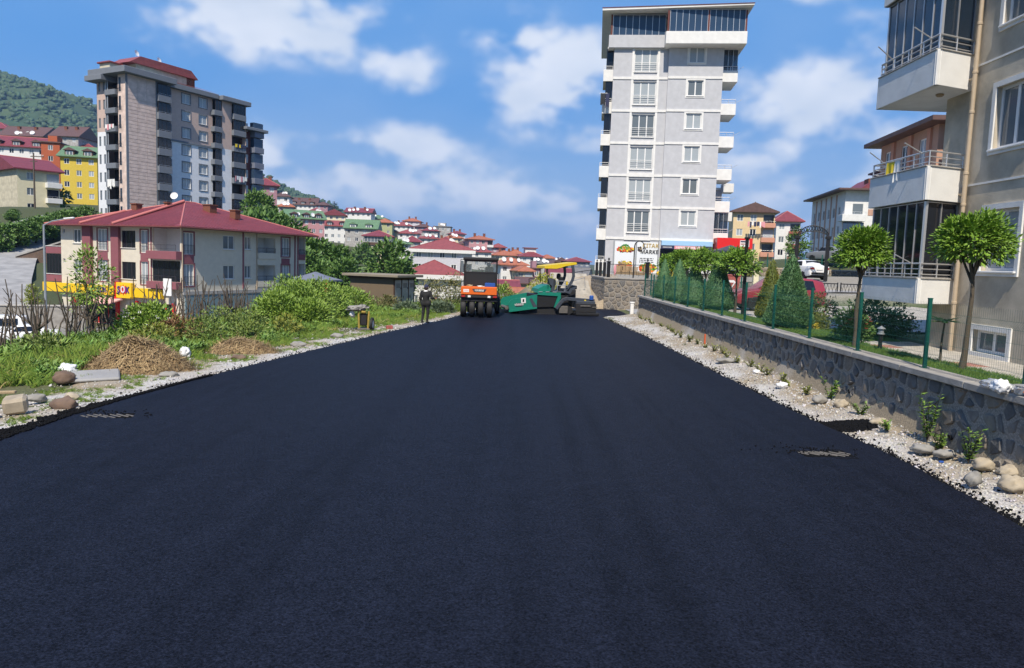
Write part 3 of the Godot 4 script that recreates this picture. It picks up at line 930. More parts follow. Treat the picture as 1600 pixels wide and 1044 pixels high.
func retaining_wall():
	var t := thing("retaining_wall", V(7.3, 0, -43.0), -PI / 2, "long low stone retaining wall with concrete cap beside the road", "wall")
	var L := 47.0
	# backing of mortar, uneven
	var P := []
	for j in 9:
		var row := []
		for i in 320:
			var x := L * i / 319.0
			var y := -0.25 + 1.36 * j / 8.0
			row.append(V(x, y, 0.014 + 0.03 * fb.get_noise_2d(x * 150, y * 150)))
		P.append(row)
	var g := Geo.new(); g.grid(P)
	g.box(V(L / 2, 0.42, -0.14), V(L - 0.01, 1.36, 0.26))
	part(t, "mortar", g, M.mortar)
	var rest := Geo.new()
	var k := 0
	for s in stones(L, 1.2, 0.33, 0.28, 0.075):
		var c: Vector2 = s[1]
		var T := Transform3D(Basis.IDENTITY, V(0, -0.1, 0.02))
		if c.x < 12.5 or c.x > 35.5: stone_geo(rest, s[0], c, T, 0.03)
		else:
			g = Geo.new(); stone_geo(g, s[0], c, T, rr(0.004, 0.045))
			part(t, "stone", g, M["wall_stone%d" % ((k * 7 + k / 3) % 4)])
		k += 1
	var o := part(t, "far_stones", rest, M.wall_stone0)
	o.set_meta("kind", "stuff")
	# cap stones cast in lengths
	for i in 24:
		var a := L * i / 24.0
		g = Geo.new(); g.box(V(a + L / 48, 1.165, -0.1), V(L / 24 - 0.008, 0.12, 0.44), Basis(V(0, 0, 1), rr(-0.002, 0.002)), 0.014)
		part(t, "cap", g, M.concrete)
	for p in [[27.3, 0.36], [31.0, 0.24], [21.5, 0.4], [16.0, 0.4]]:
		g = Geo.new()
		g.lathe(V(p[0], p[1], -0.05), V(0, 0, 1), [Vector2(0.03, 0.0), Vector2(0.035, 0.12), Vector2(0.045, 0.12), Vector2(0.045, 0.0)], 12)
		part(t, "drain_pipe", g, M.black)
	# return along the side street
	g = Geo.new(); g.box(V(-0.13, 0.4, -4.1), V(0.26, 1.4, 8.0)); part(t, "return_wall", g, M.mortar)

func mesh_panel(w: float, h: float) -> ArrayMesh:
	var g := Geo.new()
	var n := int(w / 0.052)
	var ys := [0.0, 0.14, 0.19, 0.24, h - 0.30, h - 0.24, h - 0.18, h]
	var zs := [0.0, 0.0, 0.035, 0.0, 0.0, 0.05, 0.0, 0.0]
	for i in n + 1:
		var x := w * i / n
		for j in ys.size() - 1: g.tube(V(x, ys[j], zs[j]), V(x, ys[j + 1], zs[j + 1]), 0.0016, 0.0016, 3, false)
	for j in 7:
		var y: float = [0.02, 0.14, 0.24, 0.45, 0.66, h - 0.30, h - 0.18][j]
		g.tube(V(0, y, 0.005), V(w, y, 0.005), 0.0024, 0.0024, 3, false)
	return g.mesh()

func green_fence():
	var t := thing("mesh_fence", V(7.42, 1.225, -43.0), -PI / 2, "green welded mesh fence with square posts on the stone wall's cap", "fence")
	var step := 2.62
	var pm := mesh_panel(step - 0.07, 1.16)
	var g := Geo.new()
	g.box(V(0, 0.62, 0), V(0.062, 1.24, 0.062), Basis.IDENTITY, 0.006); g.box(V(0, 1.245, 0), V(0.07, 0.02, 0.07), Basis.IDENTITY, 0.004); g.box(V(0, 0.006, 0), V(0.12, 0.012, 0.12))
	var post := g.mesh()
	for i in 18:
		var x := 0.95 + i * step
		part(t, "post", post, M.fence_green, at3(x, 0, 0))
		if i < 17: part(t, "wire_panel", pm, M.fence_green, face(x + 0.035, 0.03, 0.045))
	for i in 3:   # round the corner
		part(t, "post", post, M.fence_green, at3(0.05, 0, -0.5 - i * 2.6))
		part(t, "wire_panel", pm, M.fence_green, face(0.05, 0.03, -0.55 - i * 2.6, PI / 2))

func lawn_and_paving():
	var g := Geo.new()
	# garden path of separate slabs
	var t := thing("garden_path", V(0, 0, 0), 0, "pale paved garden path with red bands beside the beige building", "paved path")
	t.set_meta("kind", "structure")
	var tile := Geo.new(); tile.box(V(0, 0, 0), V(0.392, 0.06, 0.392), Basis.IDENTITY, 0.01)
	var tm := tile.mesh()
	for i in 7:
		for j in 34:
			var x := 9.15 + i * 0.4
			var z := -21.6 + j * 0.4
			part(t, "slab", tm, M.paving_red if (j % 9 in [3, 4] and i < 4) else M.paving, at3(x, 0.895 + rr(-0.004, 0.004), z))
	g = Geo.new(); g.box(V(0, 0, 0), V(2.9, 0.06, 14.0)); part(t, "bedding", g, M.concrete, at3(10.3, 0.845, -15.0))
	# car park behind the trees
	var P := []
	for j in 9:
		var row := []
		for i in 9: row.append(V(10.2 + i * 1.6, 0.90 + 0.004 * (i + j) + 0.035 * maxf(0, i - 4), -26.0 - j * 2.1))
		P.append(row)
	P.reverse()
	g = Geo.new(); g.grid(P); structure("car_park", g, M.paving)
	# grass blades
	var tuft := Geo.new()
	for k in 16:
		var a := rr(0, TAU)
		var d := V(cos(a), rr(1.0, 2.4), sin(a)).normalized()
		tuft.col = Color(0.055, 0.13, 0.018).lerp(Color(0.12, 0.20, 0.04), rng.randf())
		tuft.leaf(V(rr(-0.05, 0.05), 0, rr(-0.05, 0.05)), d, V(-d.z, 0.3, d.x).normalized(), rr(0.07, 0.14), 0.012)
	var list := []
	for k in 9000:
		var x := 7.62 + 1.35 * rng.randf()
		var z := -8.0 - 34.0 * pow(rng.randf(), 1.4)
		if rng.randf() < 0.25:
			x = rr(9.0, 11.5); z = rr(-25.5, -21.7)
		list.append(Transform3D(Basis(Vector3.UP, rr(0, TAU)).scaled(Vector3.ONE * rr(0.8, 1.4)), V(x, height(x, z), z)))
	add_child(tag(scatter("lawn_grass", tuft, M.leaf, list), "mown green grass strip behind the mesh fence", "grass"))

func bollard_and_lamp():
	var t := thing("bollard_lamp", V(8.62, 1.04, -17.3), 0, "short black bollard lamp on the grass behind the fence", "lamp")
	var g := Geo.new(); g.lathe(Vector3.ZERO, Vector3.UP, [Vector2(0.07, 0), Vector2(0.07, 0.03), Vector2(0.045, 0.05), Vector2(0.045, 0.42), Vector2(0.07, 0.44)], 12); part(t, "post", g, M.iron)
	g = Geo.new(); g.lathe(V(0, 0.44, 0), Vector3.UP, [Vector2(0.085, 0), Vector2(0.085, 0.02), Vector2(0.06, 0.03), Vector2(0.06, 0.12), Vector2(0.10, 0.13), Vector2(0.0, 0.20)], 12); part(t, "head", g, M.galvanised)
	# tall black garden lamp post
	t = thing("lamp_post", V(9.6, 0.85, -31.0), 0, "tall black square post behind the fence beside the red car", "lamp post")
	g = Geo.new(); g.box(V(0, 1.66, 0), V(0.12, 3.32, 0.12), Basis.IDENTITY, 0.012); part(t, "pole", g, M.iron)
	g = Geo.new(); g.box(V(0, 3.34, 0), V(0.2, 0.08, 0.2), Basis.IDENTITY, 0.02); part(t, "cap", g, M.iron)

func beige_building():
	var t := thing("apartment_building", V(11.7, 0, -20.9), -PI / 2, "beige apartment block with white balconies and white window surrounds by the garden", "building")
	var holes := []
	for fl in 4:
		for k in 4: holes.append(Rect2(2.17 + k * 4.6, 3.05 + fl * 2.98, 1.28, 1.5))
	holes.append(Rect2(2.12, 1.02, 1.32, 0.56)); holes.append(Rect2(6.7, 1.02, 1.32, 0.56))
	var F := Transform3D.IDENTITY
	wall(t, F, 24.0, 14.6, holes, M.beige, 0.24)
	wall(t, face(0, 0, -11, -PI / 2), 11.0, 14.6, [], M.beige); wall(t, face(24, 0, 0, PI / 2), 11.0, 14.6, [], M.beige); wall(t, face(24, 0, -11, PI), 24.0, 14.6, [], M.beige)
	var g := Geo.new(); g.box(V(12, 14.75, -5.5), V(25.2, 0.3, 12.2)); part(t, "roof", g, M.concrete)
	for i in holes.size():
		var r: Rect2 = holes[i]
		window(t, F, r, 2, M.pvc, M.glass_curtain if i % 3 == 0 else M.glass_mid, 0.13, M.white, i < 16, 0.075, 0.14)
	for y in [5.24, 8.26, 11.26]:
		g = Geo.new(); g.box(V(12, y, 0.012), V(24, 0.05, 0.03)); part(t, "string_course", g, M.white)
	# downpipe with collars
	g = Geo.new(); g.tube(V(1.34, 0.9, 0.10), V(1.34, 14.4, 0.10), 0.055, 0.055, 10)
	var pipe := part(t, "downpipe", g, M.pipe_tan)
	for y in [2.2, 3.6, 4.75, 5.55, 7.1, 8.1, 9.3, 10.6]:
		g = Geo.new(); g.lathe(V(1.34, y, 0.10), Vector3.UP, [Vector2(0.055, -0.04), Vector2(0.068, -0.03), Vector2(0.068, 0.03), Vector2(0.055, 0.04)], 10); part(pipe, "collar", g, M.pipe_tan)
	for y in [5.05, 7.98]:
		g = Geo.new(); g.tube(V(1.0, y, 0.10), V(1.34, y - 0.05, 0.10), 0.03, 0.03, 8); part(pipe, "branch", g, M.pipe_tan)
	# balconies, round the far corner; plan in local x (along the wall) and z (out)
	var plan := [V(-1.5, 0, -2.0), V(-1.5, 0, 1.15), V(1.48, 0, 1.15), V(1.0, 0, 0.0)]
	for fl in 4:
		var y0: float = [2.14, 4.82, 7.70, 10.6][fl]
		var y1: float = [2.80, 5.68, 8.58, 11.5][fl]
		var bal := part(t, "balcony", slab_geo(plan, y0, y1), M.white)
		g = Geo.new()
		for i in 3:
			var a: Vector3 = plan[i]
			var b: Vector3 = plan[i + 1]
			g.box((a + b) * 0.5 + V(0, y1 + 0.012, 0), V((b - a).length() + 0.05, 0.035, 0.18), Basis(Vector3.UP, -atan2((b - a).z, (b - a).x)), 0.006)
		part(bal, "coping", g, M.kerb)
		for i in 3:
			var a: Vector3 = plan[i]
			var b: Vector3 = plan[i + 1]
			var k := railing(bal, Transform3D(Basis(Vector3.UP, -atan2((b - a).z, (b - a).x)), a + V(0, y1 + 0.03, 0)), (b - a).length(), 0.36, 2, 0.75, M.steel, 0.024)
		g = Geo.new()
		g.tube(V(-0.9, y1 + 0.38, 1.15), V(-0.55, y1 + 0.62, 1.75), 0.016, 0.016, 5); g.tube(V(1.1, y1 + 0.38, 1.15), V(1.25, y1 + 0.6, 1.7), 0.016, 0.016, 5)
		part(bal, "clothes_pole", g, M.steel)
		if fl in [0, 2, 3]:   # glazed in
			var top: float = [4.80, 0.0, 10.58, 13.3][fl]
			for i in 3:
				var a: Vector3 = plan[i] * 0.96
				var b: Vector3 = plan[i + 1] * 0.96
				var T := Transform3D(Basis(Vector3.UP, -atan2((b - a).z, (b - a).x)), a + V(0, y1 + 0.03, 0))
				window(bal, T, Rect2(0, 0, (b - a).length(), top - y1 - 0.03), [4, 6, 2][i], M.steel, M.glass_dark if fl == 0 else M.glass_tint, 0, null, false, 0.026, 0.03, "glazing")
	g = Geo.new(); g.lathe(V(0.6, 7.69, 0.55), Vector3.DOWN, [Vector2(0.10, 0), Vector2(0.10, 0.03), Vector2(0.07, 0.06), Vector2(0.001, 0.065)], 12); part(t, "ceiling_lamp", g, M.plank_pale)
	# posts under the lowest balcony
	g = Geo.new(); g.box(V(-1.3, 1.45, -1.0), V(0.3, 1.4, 0.3)); part(t, "pillar", g, M.beige)
	laundry(V(10.48, 6.02, -20.75), PI / 2, 0.5, "yellow and white towels hanging over the open balcony rail", ["cloth_yellow", "cloth_yellow", "cloth_white"], 0.5)

func slab_geo(plan: Array, y0: float, y1: float) -> Geo:   # parapet box: floor, outer and inner faces
	var g := Geo.new()
	var pg := PackedVector2Array()
	for p in plan: pg.append(Vector2(p.x, -p.z))
	g.prism(pg, 0.0, 0.16, Transform3D(Basis(V(1, 0, 0), -PI / 2), V(0, y0, 0)))
	for i in plan.size() - 1:
		var a: Vector3 = plan[i]
		var b: Vector3 = plan[i + 1]
		g.box((a + b) * 0.5 + V(0, (y0 + y1) / 2, 0) - (b - a).cross(Vector3.UP).normalized() * 0.0, V((b - a).length() + 0.11, y1 - y0, 0.12), Basis(Vector3.UP, -atan2((b - a).z, (b - a).x)), 0.01)
	return g

func box_part(t: Node, called: String, m: Material, p: Vector3, s: Vector3, bev := 0.0, bs := Basis.IDENTITY) -> MeshInstance3D:
	var g := Geo.new(); g.box(p, s, bs, bev)
	return part(t, called, g, m)

func lettering(par: Node, s: String, h: float, T: Transform3D, m: Material, depth := 0.02, called := "lettering", serif := false) -> MeshInstance3D:
	var tm := TextMesh.new()
	var f := SystemFont.new(); f.font_names = PackedStringArray(["Droid Serif" if serif else "Droid Sans"]); f.font_weight = 700
	tm.font = f; tm.text = s; tm.font_size = 64; tm.pixel_size = h / 64.0 * 1.38; tm.depth = depth
	return part(par, called, tm, m, T)

# flat print of round fruit-coloured blobs
func fruit_print(sd: int, cols: Array, n: int, cx: float, cy: float, rx: float, ry: float, im: Image):
	var r := RandomNumberGenerator.new(); r.seed = sd
	var w := im.get_width()
	var h := im.get_height()
	for k in n:
		var a := r.randf() * TAU
		var q := sqrt(r.randf())
		var x := (cx + cos(a) * q * rx) * w
		var y := (cy + sin(a) * q * ry) * h
		var rad := r.randf_range(0.02, 0.055) * w
		var c: Color = cols[r.randi() % cols.size()]
		c = c.lightened(r.randf() * 0.2).darkened(r.randf() * 0.3)
		for j in range(int(y - rad), int(y + rad) + 1):
			for i in range(int(x - rad), int(x + rad) + 1):
				if i >= 0 and j >= 0 and i < w and j < h and Vector2(i - x, j - y).length() < rad: im.set_pixel(i, j, c)

func print_mat(im: Image) -> StandardMaterial3D:
	var m := StandardMaterial3D.new(); m.roughness = 0.5
	m.albedo_texture = ImageTexture.create_from_image(im)
	return m

func grey_tower():
	var t := thing("tower_block", V(7.95, 0, -66), -0.109, "tall light grey apartment tower with white window surrounds and glazed penthouse", "building")
	var FL := [5.40, 8.13, 10.87, 13.62, 16.36, 19.10]
	var A := face(0, 2.0, 0)
	var B := face(4.65, 2.0, 0.35)
	var ha := []
	var hb := []
	for y in FL:
		ha.append(Rect2(1.76, y - 2.0 + 0.42, 1.96, 1.92)); hb.append(Rect2(1.68, y - 2.0 + 1.12, 1.3, 1.3))
	wall(t, A, 4.65, 19.5, ha, M.pale_grey); wall(t, B, 4.55, 19.5, hb, M.pale_grey)
	box_part(t, "corner", M.pale_grey, V(4.66, 11.75, 0.17), V(0.03, 19.5, 0.35))
	var pm := [M.glass_curtain, M.glass_mid, M.glass_curtain, M.glass_curtain, M.glass_mid, M.glass_curtain]
	for i in 6:
		var w := window(t, A, ha[i], 3, M.pvc, pm[(i * 2 + 1) % 6], 0.0, null, true, 0.07, 0.12, "french_window")
		railing(t, face(1.8, FL[i] + 0.44, 0.06), 1.88, 0.75, 4, 0.63, M.pvc, 0.022)
		window(t, B, hb[i], 2, M.pvc, pm[i], 0.16, M.white, true, 0.075)
		for q in [[0.8, 1.6, 0.0], [4.27, 0.75, 0.0], [6.92, 4.55, 0.35]]: box_part(t, "string_course", M.white, V(q[0], FL[i] - 0.1, q[2] + 0.03), V(q[1] - 0.01, 0.2, 0.07))
		box_part(t, "string_course", M.white, V(2.74, FL[i] - 0.06, 0.055), V(2.28, 0.34, 0.10))
	for x in [1.66, 3.82]: box_part(t, "pilaster", M.white, V(x, 13.4, 0.04), V(0.18, 16.2, 0.085))
	# body: sides and back
	wall(t, face(0, 2.0, -14, -PI / 2), 14, 19.5, [], M.pale_grey); wall(t, face(9.2, 2.0, 0.35, PI / 2), 14.3, 19.5, [], M.pale_grey); wall(t, face(9.2, 2.0, -14, PI), 9.2, 19.5, [], M.pale_grey)
	# side balconies
	for i in 7:
		var y: float = ([2.67] + FL)[i]
		var b := box_part(t, "balcony", M.white, V(-0.42, y + 0.22, -2.1), V(0.84, 1.0, 3.4), 0.02)
		box_part(b, "glazing", M.glass_dark, V(-0.34, y + 1.62, -2.1), V(0.55, 1.72, 3.2))
		railing(b, face(-0.80, y + 0.74, -0.42, 0), 0.75, 0.26, 1, 0.7, M.pvc)
		if i == 0: continue
		b = box_part(t, "balcony", M.white, V(9.86, y + 0.12, -1.6), V(1.28, 0.95, 3.2), 0.02)
		railing(b, face(9.26, y + 0.60, -0.04), 1.2, 0.34, 1, 0.6, M.steel)
		box_part(b, "back_door", M.glass_dark if i in [1, 6] else M.glass_mid, V(9.26, y + 1.5, -1.7), V(0.08, 1.9, 2.6))
		if i in [1, 6]: window(b, face(9.25, y + 0.6, -0.15), Rect2(0, 0, 1.2, 1.75), 3, M.steel, M.glass_tint, 0, null, false, 0.03, 0.0, "glazing")
		box_part(b, "bracket_pole", M.steel, V(10.8, y + 0.9, -0.4), V(0.5, 0.03, 0.03), 0, Basis(V(0, 0, 1), 0.5))
	# rear wing with its own balconies
	wall(t, face(9.2, 2, -9, 0.0), 2.0, 8.6, [Rect2(0.5, 4.2, 1.0, 1.3), Rect2(0.5, 7.0, 1.0, 1.3)], M.lilac)
	wall(t, face(11.2, 2, -9, PI / 2), 6.0, 8.6, [], M.lilac)
	box_part(t, "wing_roof", M.white, V(10.2, 10.7, -12), V(2.4, 0.2, 6.4))
	for i in 3: box_part(t, "balcony", M.white, V(11.6, 5.2 + i * 2.75, -8.6), V(1.0, 0.85, 1.6), 0.02)
	for i in 2: window(t, face(9.2, 2, -9), [Rect2(0.5, 4.2, 1.0, 1.3), Rect2(0.5, 7.0, 1.0, 1.3)][i], 2, M.pvc, M.glass_mid)
	# penthouse
	box_part(t, "parapet", M.pale_grey, V(1.9, 22.0, -0.2), V(4.8, 1.05, 1.0), 0.02)
	box_part(t, "parapet", M.white, V(7.5, 21.95, 0.6), V(6.6, 1.0, 2.0), 0.02)
	box_part(t, "penthouse_floor", M.white, V(5.1, 21.5, -6.9), V(11.3, 0.16, 14.0))
	window(t, face(-0.2, 22.54, 0.1), Rect2(0, 0, 4.45, 1.7), 8, M.steel, M.glass_blue, 0, null, false, 0.03, 0.0, "penthouse_glazing")
	window(t, face(4.5, 22.47, 1.2), Rect2(0, 0, 3.1, 1.85), 6, M.steel, M.glass_blue, 0, null, false, 0.03, 0.0, "penthouse_glazing")
	window(t, face(7.75, 22.47, 1.2), Rect2(0, 0, 2.9, 1.85), 6, M.steel, M.glass_blue, 0, null, false, 0.03, 0.0, "penthouse_glazing")
	for x in [[-0.3, 0.1], [4.38, 1.2], [7.68, 1.2], [10.72, 1.2]]: box_part(t, "post", M.wine, V(x[0], 23.35, x[1]), V(0.14, 1.8, 0.14))
	box_part(t, "penthouse_wall", M.white, V(5.1, 23.3, -7), V(9.6, 1.9, 12.0))
	var P := [V(-1.15, 24.35, 0.9), V(11.15, 24.42, 2.0), V(11.15, 24.5, -14.5), V(-1.15, 24.5, -14.5)]
	var g := Geo.new()
	for d in [[0.0, 0.16]]:
		g.quad(P[0] + V(0, 0.16, 0), P[1] + V(0, 0.16, 0), P[2] + V(0, 0.16, 0), P[3] + V(0, 0.16, 0)); g.quad(P[3], P[2], P[1], P[0])
		for i in 4: g.quad(P[i], P[(i + 1) % 4], P[(i + 1) % 4] + V(0, 0.16, 0), P[i] + V(0, 0.16, 0))
	var rf := part(t, "roof", g, M.white)
	g = Geo.new(); g.box(V(5, 24.56, 1.46), V(12.4, 0.06, 0.05), Basis(Vector3.UP, -0.0892)); part(rf, "fascia", g, M.wine)
	laundry(to_world(t, V(-1.0, 17.7, 0.1)), -0.109, 0.5, "dark clothes hanging off the grey tower's side balcony", ["cloth_navy", "cloth_navy", "black"], 1.3)
	# ground floor: greengrocer's window prints and shop sign
	var im := Image.create(128, 192, false, Image.FORMAT_RGBA8); im.fill(Color(0.84, 0.86, 0.88))
	var cols := [Color(0.85, 0.15, 0.05), Color(0.95, 0.45, 0.05), Color(0.9, 0.75, 0.1), Color(0.15, 0.45, 0.1), Color(0.45, 0.05, 0.05), Color(0.35, 0.6, 0.1)]
	fruit_print(3, [cols[3], cols[3]], 24, 0.5, 0.15, 0.18, 0.06, im); fruit_print(1, cols, 130, 0.5, 0.25, 0.40, 0.09, im)
	fruit_print(2, [cols[2], Color(0.95, 0.85, 0.3), cols[1], Color(0.2, 0.08, 0.25)], 60, 0.5, 0.68, 0.36, 0.07, im); im.fill_rect(Rect2i(14, 140, 100, 8), Color(0.75, 0.4, 0.25)); im.fill_rect(Rect2i(16, 148, 96, 44), Color(0.7, 0.58, 0.45))
	var im2 := Image.create(160, 192, false, Image.FORMAT_RGBA8); im2.fill(Color(0.84, 0.86, 0.88))
	fruit_print(5, [cols[0], cols[1], cols[2], cols[5], cols[5], cols[3]], 170, 0.55, 0.80, 0.42, 0.13, im2)
	for j in 3:
		for i in 22:
			if (i * 7 + j * 3) % 5 != 0: im2.fill_rect(Rect2i(22 + i * 5, 96 + j * 11, 4, 6), Color(0.12, 0.12, 0.14))
	fruit_print(8, [Color(0.15, 0.12, 0.1), Color(0.8, 0.7, 0.55)], 26, 0.13, 0.22, 0.09, 0.08, im2)
	g = Geo.new(); g.quaduv(V(0.86, 2.25, 0.06), V(2.66, 2.25, 0.06), V(2.66, 5.02, 0.06), V(0.86, 5.02, 0.06)); part(t, "window_print", g, print_mat(im))
	g = Geo.new(); g.quaduv(V(2.78, 2.25, 0.06), V(4.58, 2.25, 0.06), V(4.58, 5.02, 0.06), V(2.78, 5.02, 0.06)); part(t, "window_print", g, print_mat(im2))
	lettering(t, "ÇITAK", 0.36, face(3.95, 4.72, 0.08), mat("gold", 0.42, 0.30, 0.10, 0.5), 0.03)
	lettering(t, "MARKET", 0.34, face(4.0, 4.18, 0.08), M.black, 0.03)
	for x in [0.76, 2.72, 4.64]: box_part(t, "shop_frame", M.galvanised, V(x, 3.6, 0.04), V(0.1, 3.0, 0.1))
	# awning sign over the shop door and the dark shop front
	box_part(t, "shop_front", M.glass_dark, V(6.9, 3.35, 0.38), V(4.3, 2.3, 0.06))
	var sg := box_part(t, "shop_sign", mat("sign_sky", 0.30, 0.50, 0.72, 0.5), V(6.95, 4.98, 0.75), V(4.3, 0.42, 0.7), 0.01)
	box_part(sg, "sign_band", M.cloth_pink, V(7.1, 4.62, 1.0), V(2.4, 0.28, 0.16)); box_part(sg, "sign_band", M.cloth_navy, V(5.32, 4.62, 1.0), V(1.1, 0.28, 0.16)); box_part(sg, "sign_band", M.cloth_navy, V(8.7, 4.62, 1.0), V(0.76, 0.28, 0.16))
	for i in 16: box_part(sg, "letter_mark", M.white, V(6.1 + i * 0.135, 4.62, 1.083), V(0.075, 0.13 + 0.03 * (i % 3), 0.006))
	for i in 8: box_part(sg, "letter_mark", M.white, V(4.95 + i * 0.1, 4.62, 1.083), V(0.05, 0.09, 0.006))
	# red canopy of the neighbouring shop
	var rs := box_part(t, "red_canopy", M.sign_red, V(10.75, 5.05, 1.0), V(2.9, 0.95, 2.2), 0.02)
	box_part(rs, "notice", M.white, V(11.55, 5.08, 2.11), V(0.75, 0.55, 0.02)); box_part(rs, "notice_band", M.cloth_navy, V(11.55, 5.25, 2.125), V(0.68, 0.12, 0.01))
	for i in 6: box_part(rs, "letter_mark", M.cloth_red, V(11.27 + i * 0.11, 5.04, 2.125), V(0.07, 0.12, 0.008))
	box_part(t, "shop_front", M.glass_dark, V(10.7, 3.2, -0.2), V(2.7, 2.3, 0.1))
	for x in [9.45, 12.1]: box_part(t, "canopy_post", M.plank_pale, V(x, 3.2, 1.9), V(0.14, 2.3, 0.14))

func to_world(t: Node3D, p: Vector3) -> Vector3: return t.transform * p

# ---------- plants
# a crown made of leaf clumps spread through an ellipsoid; c0..c1 is the range of leaf tints
func crown(sd: int, R: Vector3, clumps: int, per: int, cr: float, l: float, w: float, c0: Color, c1: Color, flat := 0.0, low := -0.9) -> Geo:
	var g := Geo.new()
	var keep := rng.state
	rng.seed = sd
	for k in clumps:
		var d := dirv()
		if d.y < low: d.y = -d.y
		var q := pow(rng.randf(), 0.28)
		var lump := 1.0 + 0.34 * fb.get_noise_3d(d.x * 50 + sd, d.y * 50, d.z * 50)
		var c := d * R * q * lump
		var tint := rng.randf()
		for i in per:
			var e := dirv()
			var p := c + e * cr * pow(rng.randf(), 0.4) * V(1, 0.7, 1)
			var out := (d * 0.8 + e * 0.9 + V(0, 0.15 - flat, 0)).normalized()
			var up := (d + V(0, 0.9, 0) + dirv() * 0.7).normalized()
			g.col = c0.lerp(c1, clampf(tint * 0.6 + rng.randf() * 0.5, 0, 1))
			var s := rr(0.75, 1.25)
			g.leaf(p, out, (up - out * up.dot(out)).normalized(), l * s, w * s)
	rng.state = keep
	return g

func limbs(g: Geo, h: float, r: float, n: int, spread: float, bend := 0.05):
	var p := Vector3.ZERO
	var pts := [p]
	var rs := [r * 1.25]
	for i in 4:
		p += V(rr(-bend, bend), h / 4, rr(-bend, bend)); pts.append(p); rs.append(r * (1.0 - 0.13 * (i + 1)))
	g.path(pts, rs, 8)
	for i in n:
		var a := TAU * i / n + rr(-0.4, 0.4)
		var e := p + V(cos(a) * spread * rr(0.5, 1), spread * rr(0.4, 1.1), sin(a) * spread * rr(0.5, 1))
		g.path([p - V(0, rr(0, 0.15) * h, 0), p.lerp(e, 0.55) + V(0, 0.1 * spread, 0), e], [r * 0.5, r * 0.32, r * 0.12], 5)

func ball_tree(at: Vector3, hc: float, R: Vector3, label: String, sd: int, fine: bool):
	var t := thing("ball_tree", at, rr(0, TAU), label, "tree", "round clipped garden trees")
	var g := Geo.new(); limbs(g, hc - R.y * 0.75, 0.06, 7, R.x * 0.75, 0.03)
	part(t, "trunk", g, M.bark)
	g = crown(sd, R * 0.9, 400 if fine else 220, 16 if fine else 13, 0.15 if fine else 0.18, 0.095 if fine else 0.13, 0.042 if fine else 0.06, Color(0.075, 0.17, 0.016), Color(0.20, 0.33, 0.035), 0.25, -0.55)
	part(t, "crown", g, M.leaf, at3(0, hc, 0))

func cone_tree(at: Vector3, h: float, r: float, label: String, c0: Color, c1: Color, n: int):
	var t := thing("conifer", at, rr(0, TAU), label, "conifer", "clipped cone conifers")
	var g := Geo.new(); g.tube(V(0, -0.05, 0), V(0, 0.5, 0), 0.05, 0.04, 7); part(t, "trunk", g, M.bark)
	g = Geo.new()
	var prof := func(y: float) -> float:
		var q := y / h
		return r * (smoothstep(-0.06, 0.14, q) * pow(maxf(1.0 - q, 0.0), 0.85) * 1.08 + 0.02)
	var P := []
	for j in 15:
		var row := []
		for i in 17:
			var a := TAU * (i % 16) / 16.0
			var y := 0.12 + (h - 0.12) * (1.0 - j / 14.0)
			row.append(V(cos(a), 0, sin(a)) * prof.call(y) * 0.93 * (1.0 + 0.10 * fb.get_noise_3d(cos(a) * 60, y * 60, sin(a) * 60)) + V(0, y, 0))
		P.append(row)
	g.col = c0; g.grid(P)
	for k in n:
		var y := 0.1 + (h - 0.08) * (1.0 - sqrt(rng.randf()))
		var a := rr(0, TAU)
		var lump := 1.0 + 0.10 * fb.get_noise_3d(cos(a) * 45, y * 45 + h * 100, sin(a) * 45)
		var d := V(cos(a), 0, sin(a))
		var p: Vector3 = d * prof.call(y) * lump * rr(0.92, 1.03) + V(0, y, 0)
		var out := (d + V(0, 0.75, 0) + dirv() * 0.6).normalized()
		g.col = c0.lerp(c1, rng.randf())
		var up := dirv()
		g.leaf(p, out, (up - out * up.dot(out)).normalized(), rr(0.05, 0.09), 0.030)
	part(t, "crown", g, M.needle)

func shrub(called: String, at: Vector3, R: Vector3, label: String, sd: int, c0: Color, c1: Color, clumps: int, per: int, cr: float, l: float, w: float, group := "") -> Node3D:
	var t := thing(called, at, 0, label, "shrub", group)
	var g := Geo.new()
	for i in 5:
		var a := TAU * i / 5 + rr(-0.3, 0.3)
		g.path([V(0, -0.05, 0), V(cos(a) * R.x * 0.3, R.y * 0.7, sin(a) * R.z * 0.3), V(cos(a) * R.x * 0.7, R.y * 1.4, sin(a) * R.z * 0.7)], [0.03, 0.02, 0.008], 5)
	part(t, "stem", g, M.bark_dark)
	part(t, "foliage", crown(sd, R, clumps, per, cr, l, w, c0, c1, 0.0, -0.95), M.leaf, at3(0, R.y * 0.92, 0))
	return t

func flowers(t: Node3D, c: Vector3, R: Vector3, n: int, s: float, m: Material):
	var g := Geo.new()
	for k in n:
		var d := dirv(); d.y = absf(d.y); d.z = absf(d.z)
		var p := c + d * R * rr(0.9, 1.08)
		for i in 5:
			var a := TAU * i / 5
			g.leaf(p, (V(cos(a), 0.5, sin(a))).normalized(), V(0, 1, 0.3).normalized(), s, s * 0.8)
	part(t, "flowers", g, m)

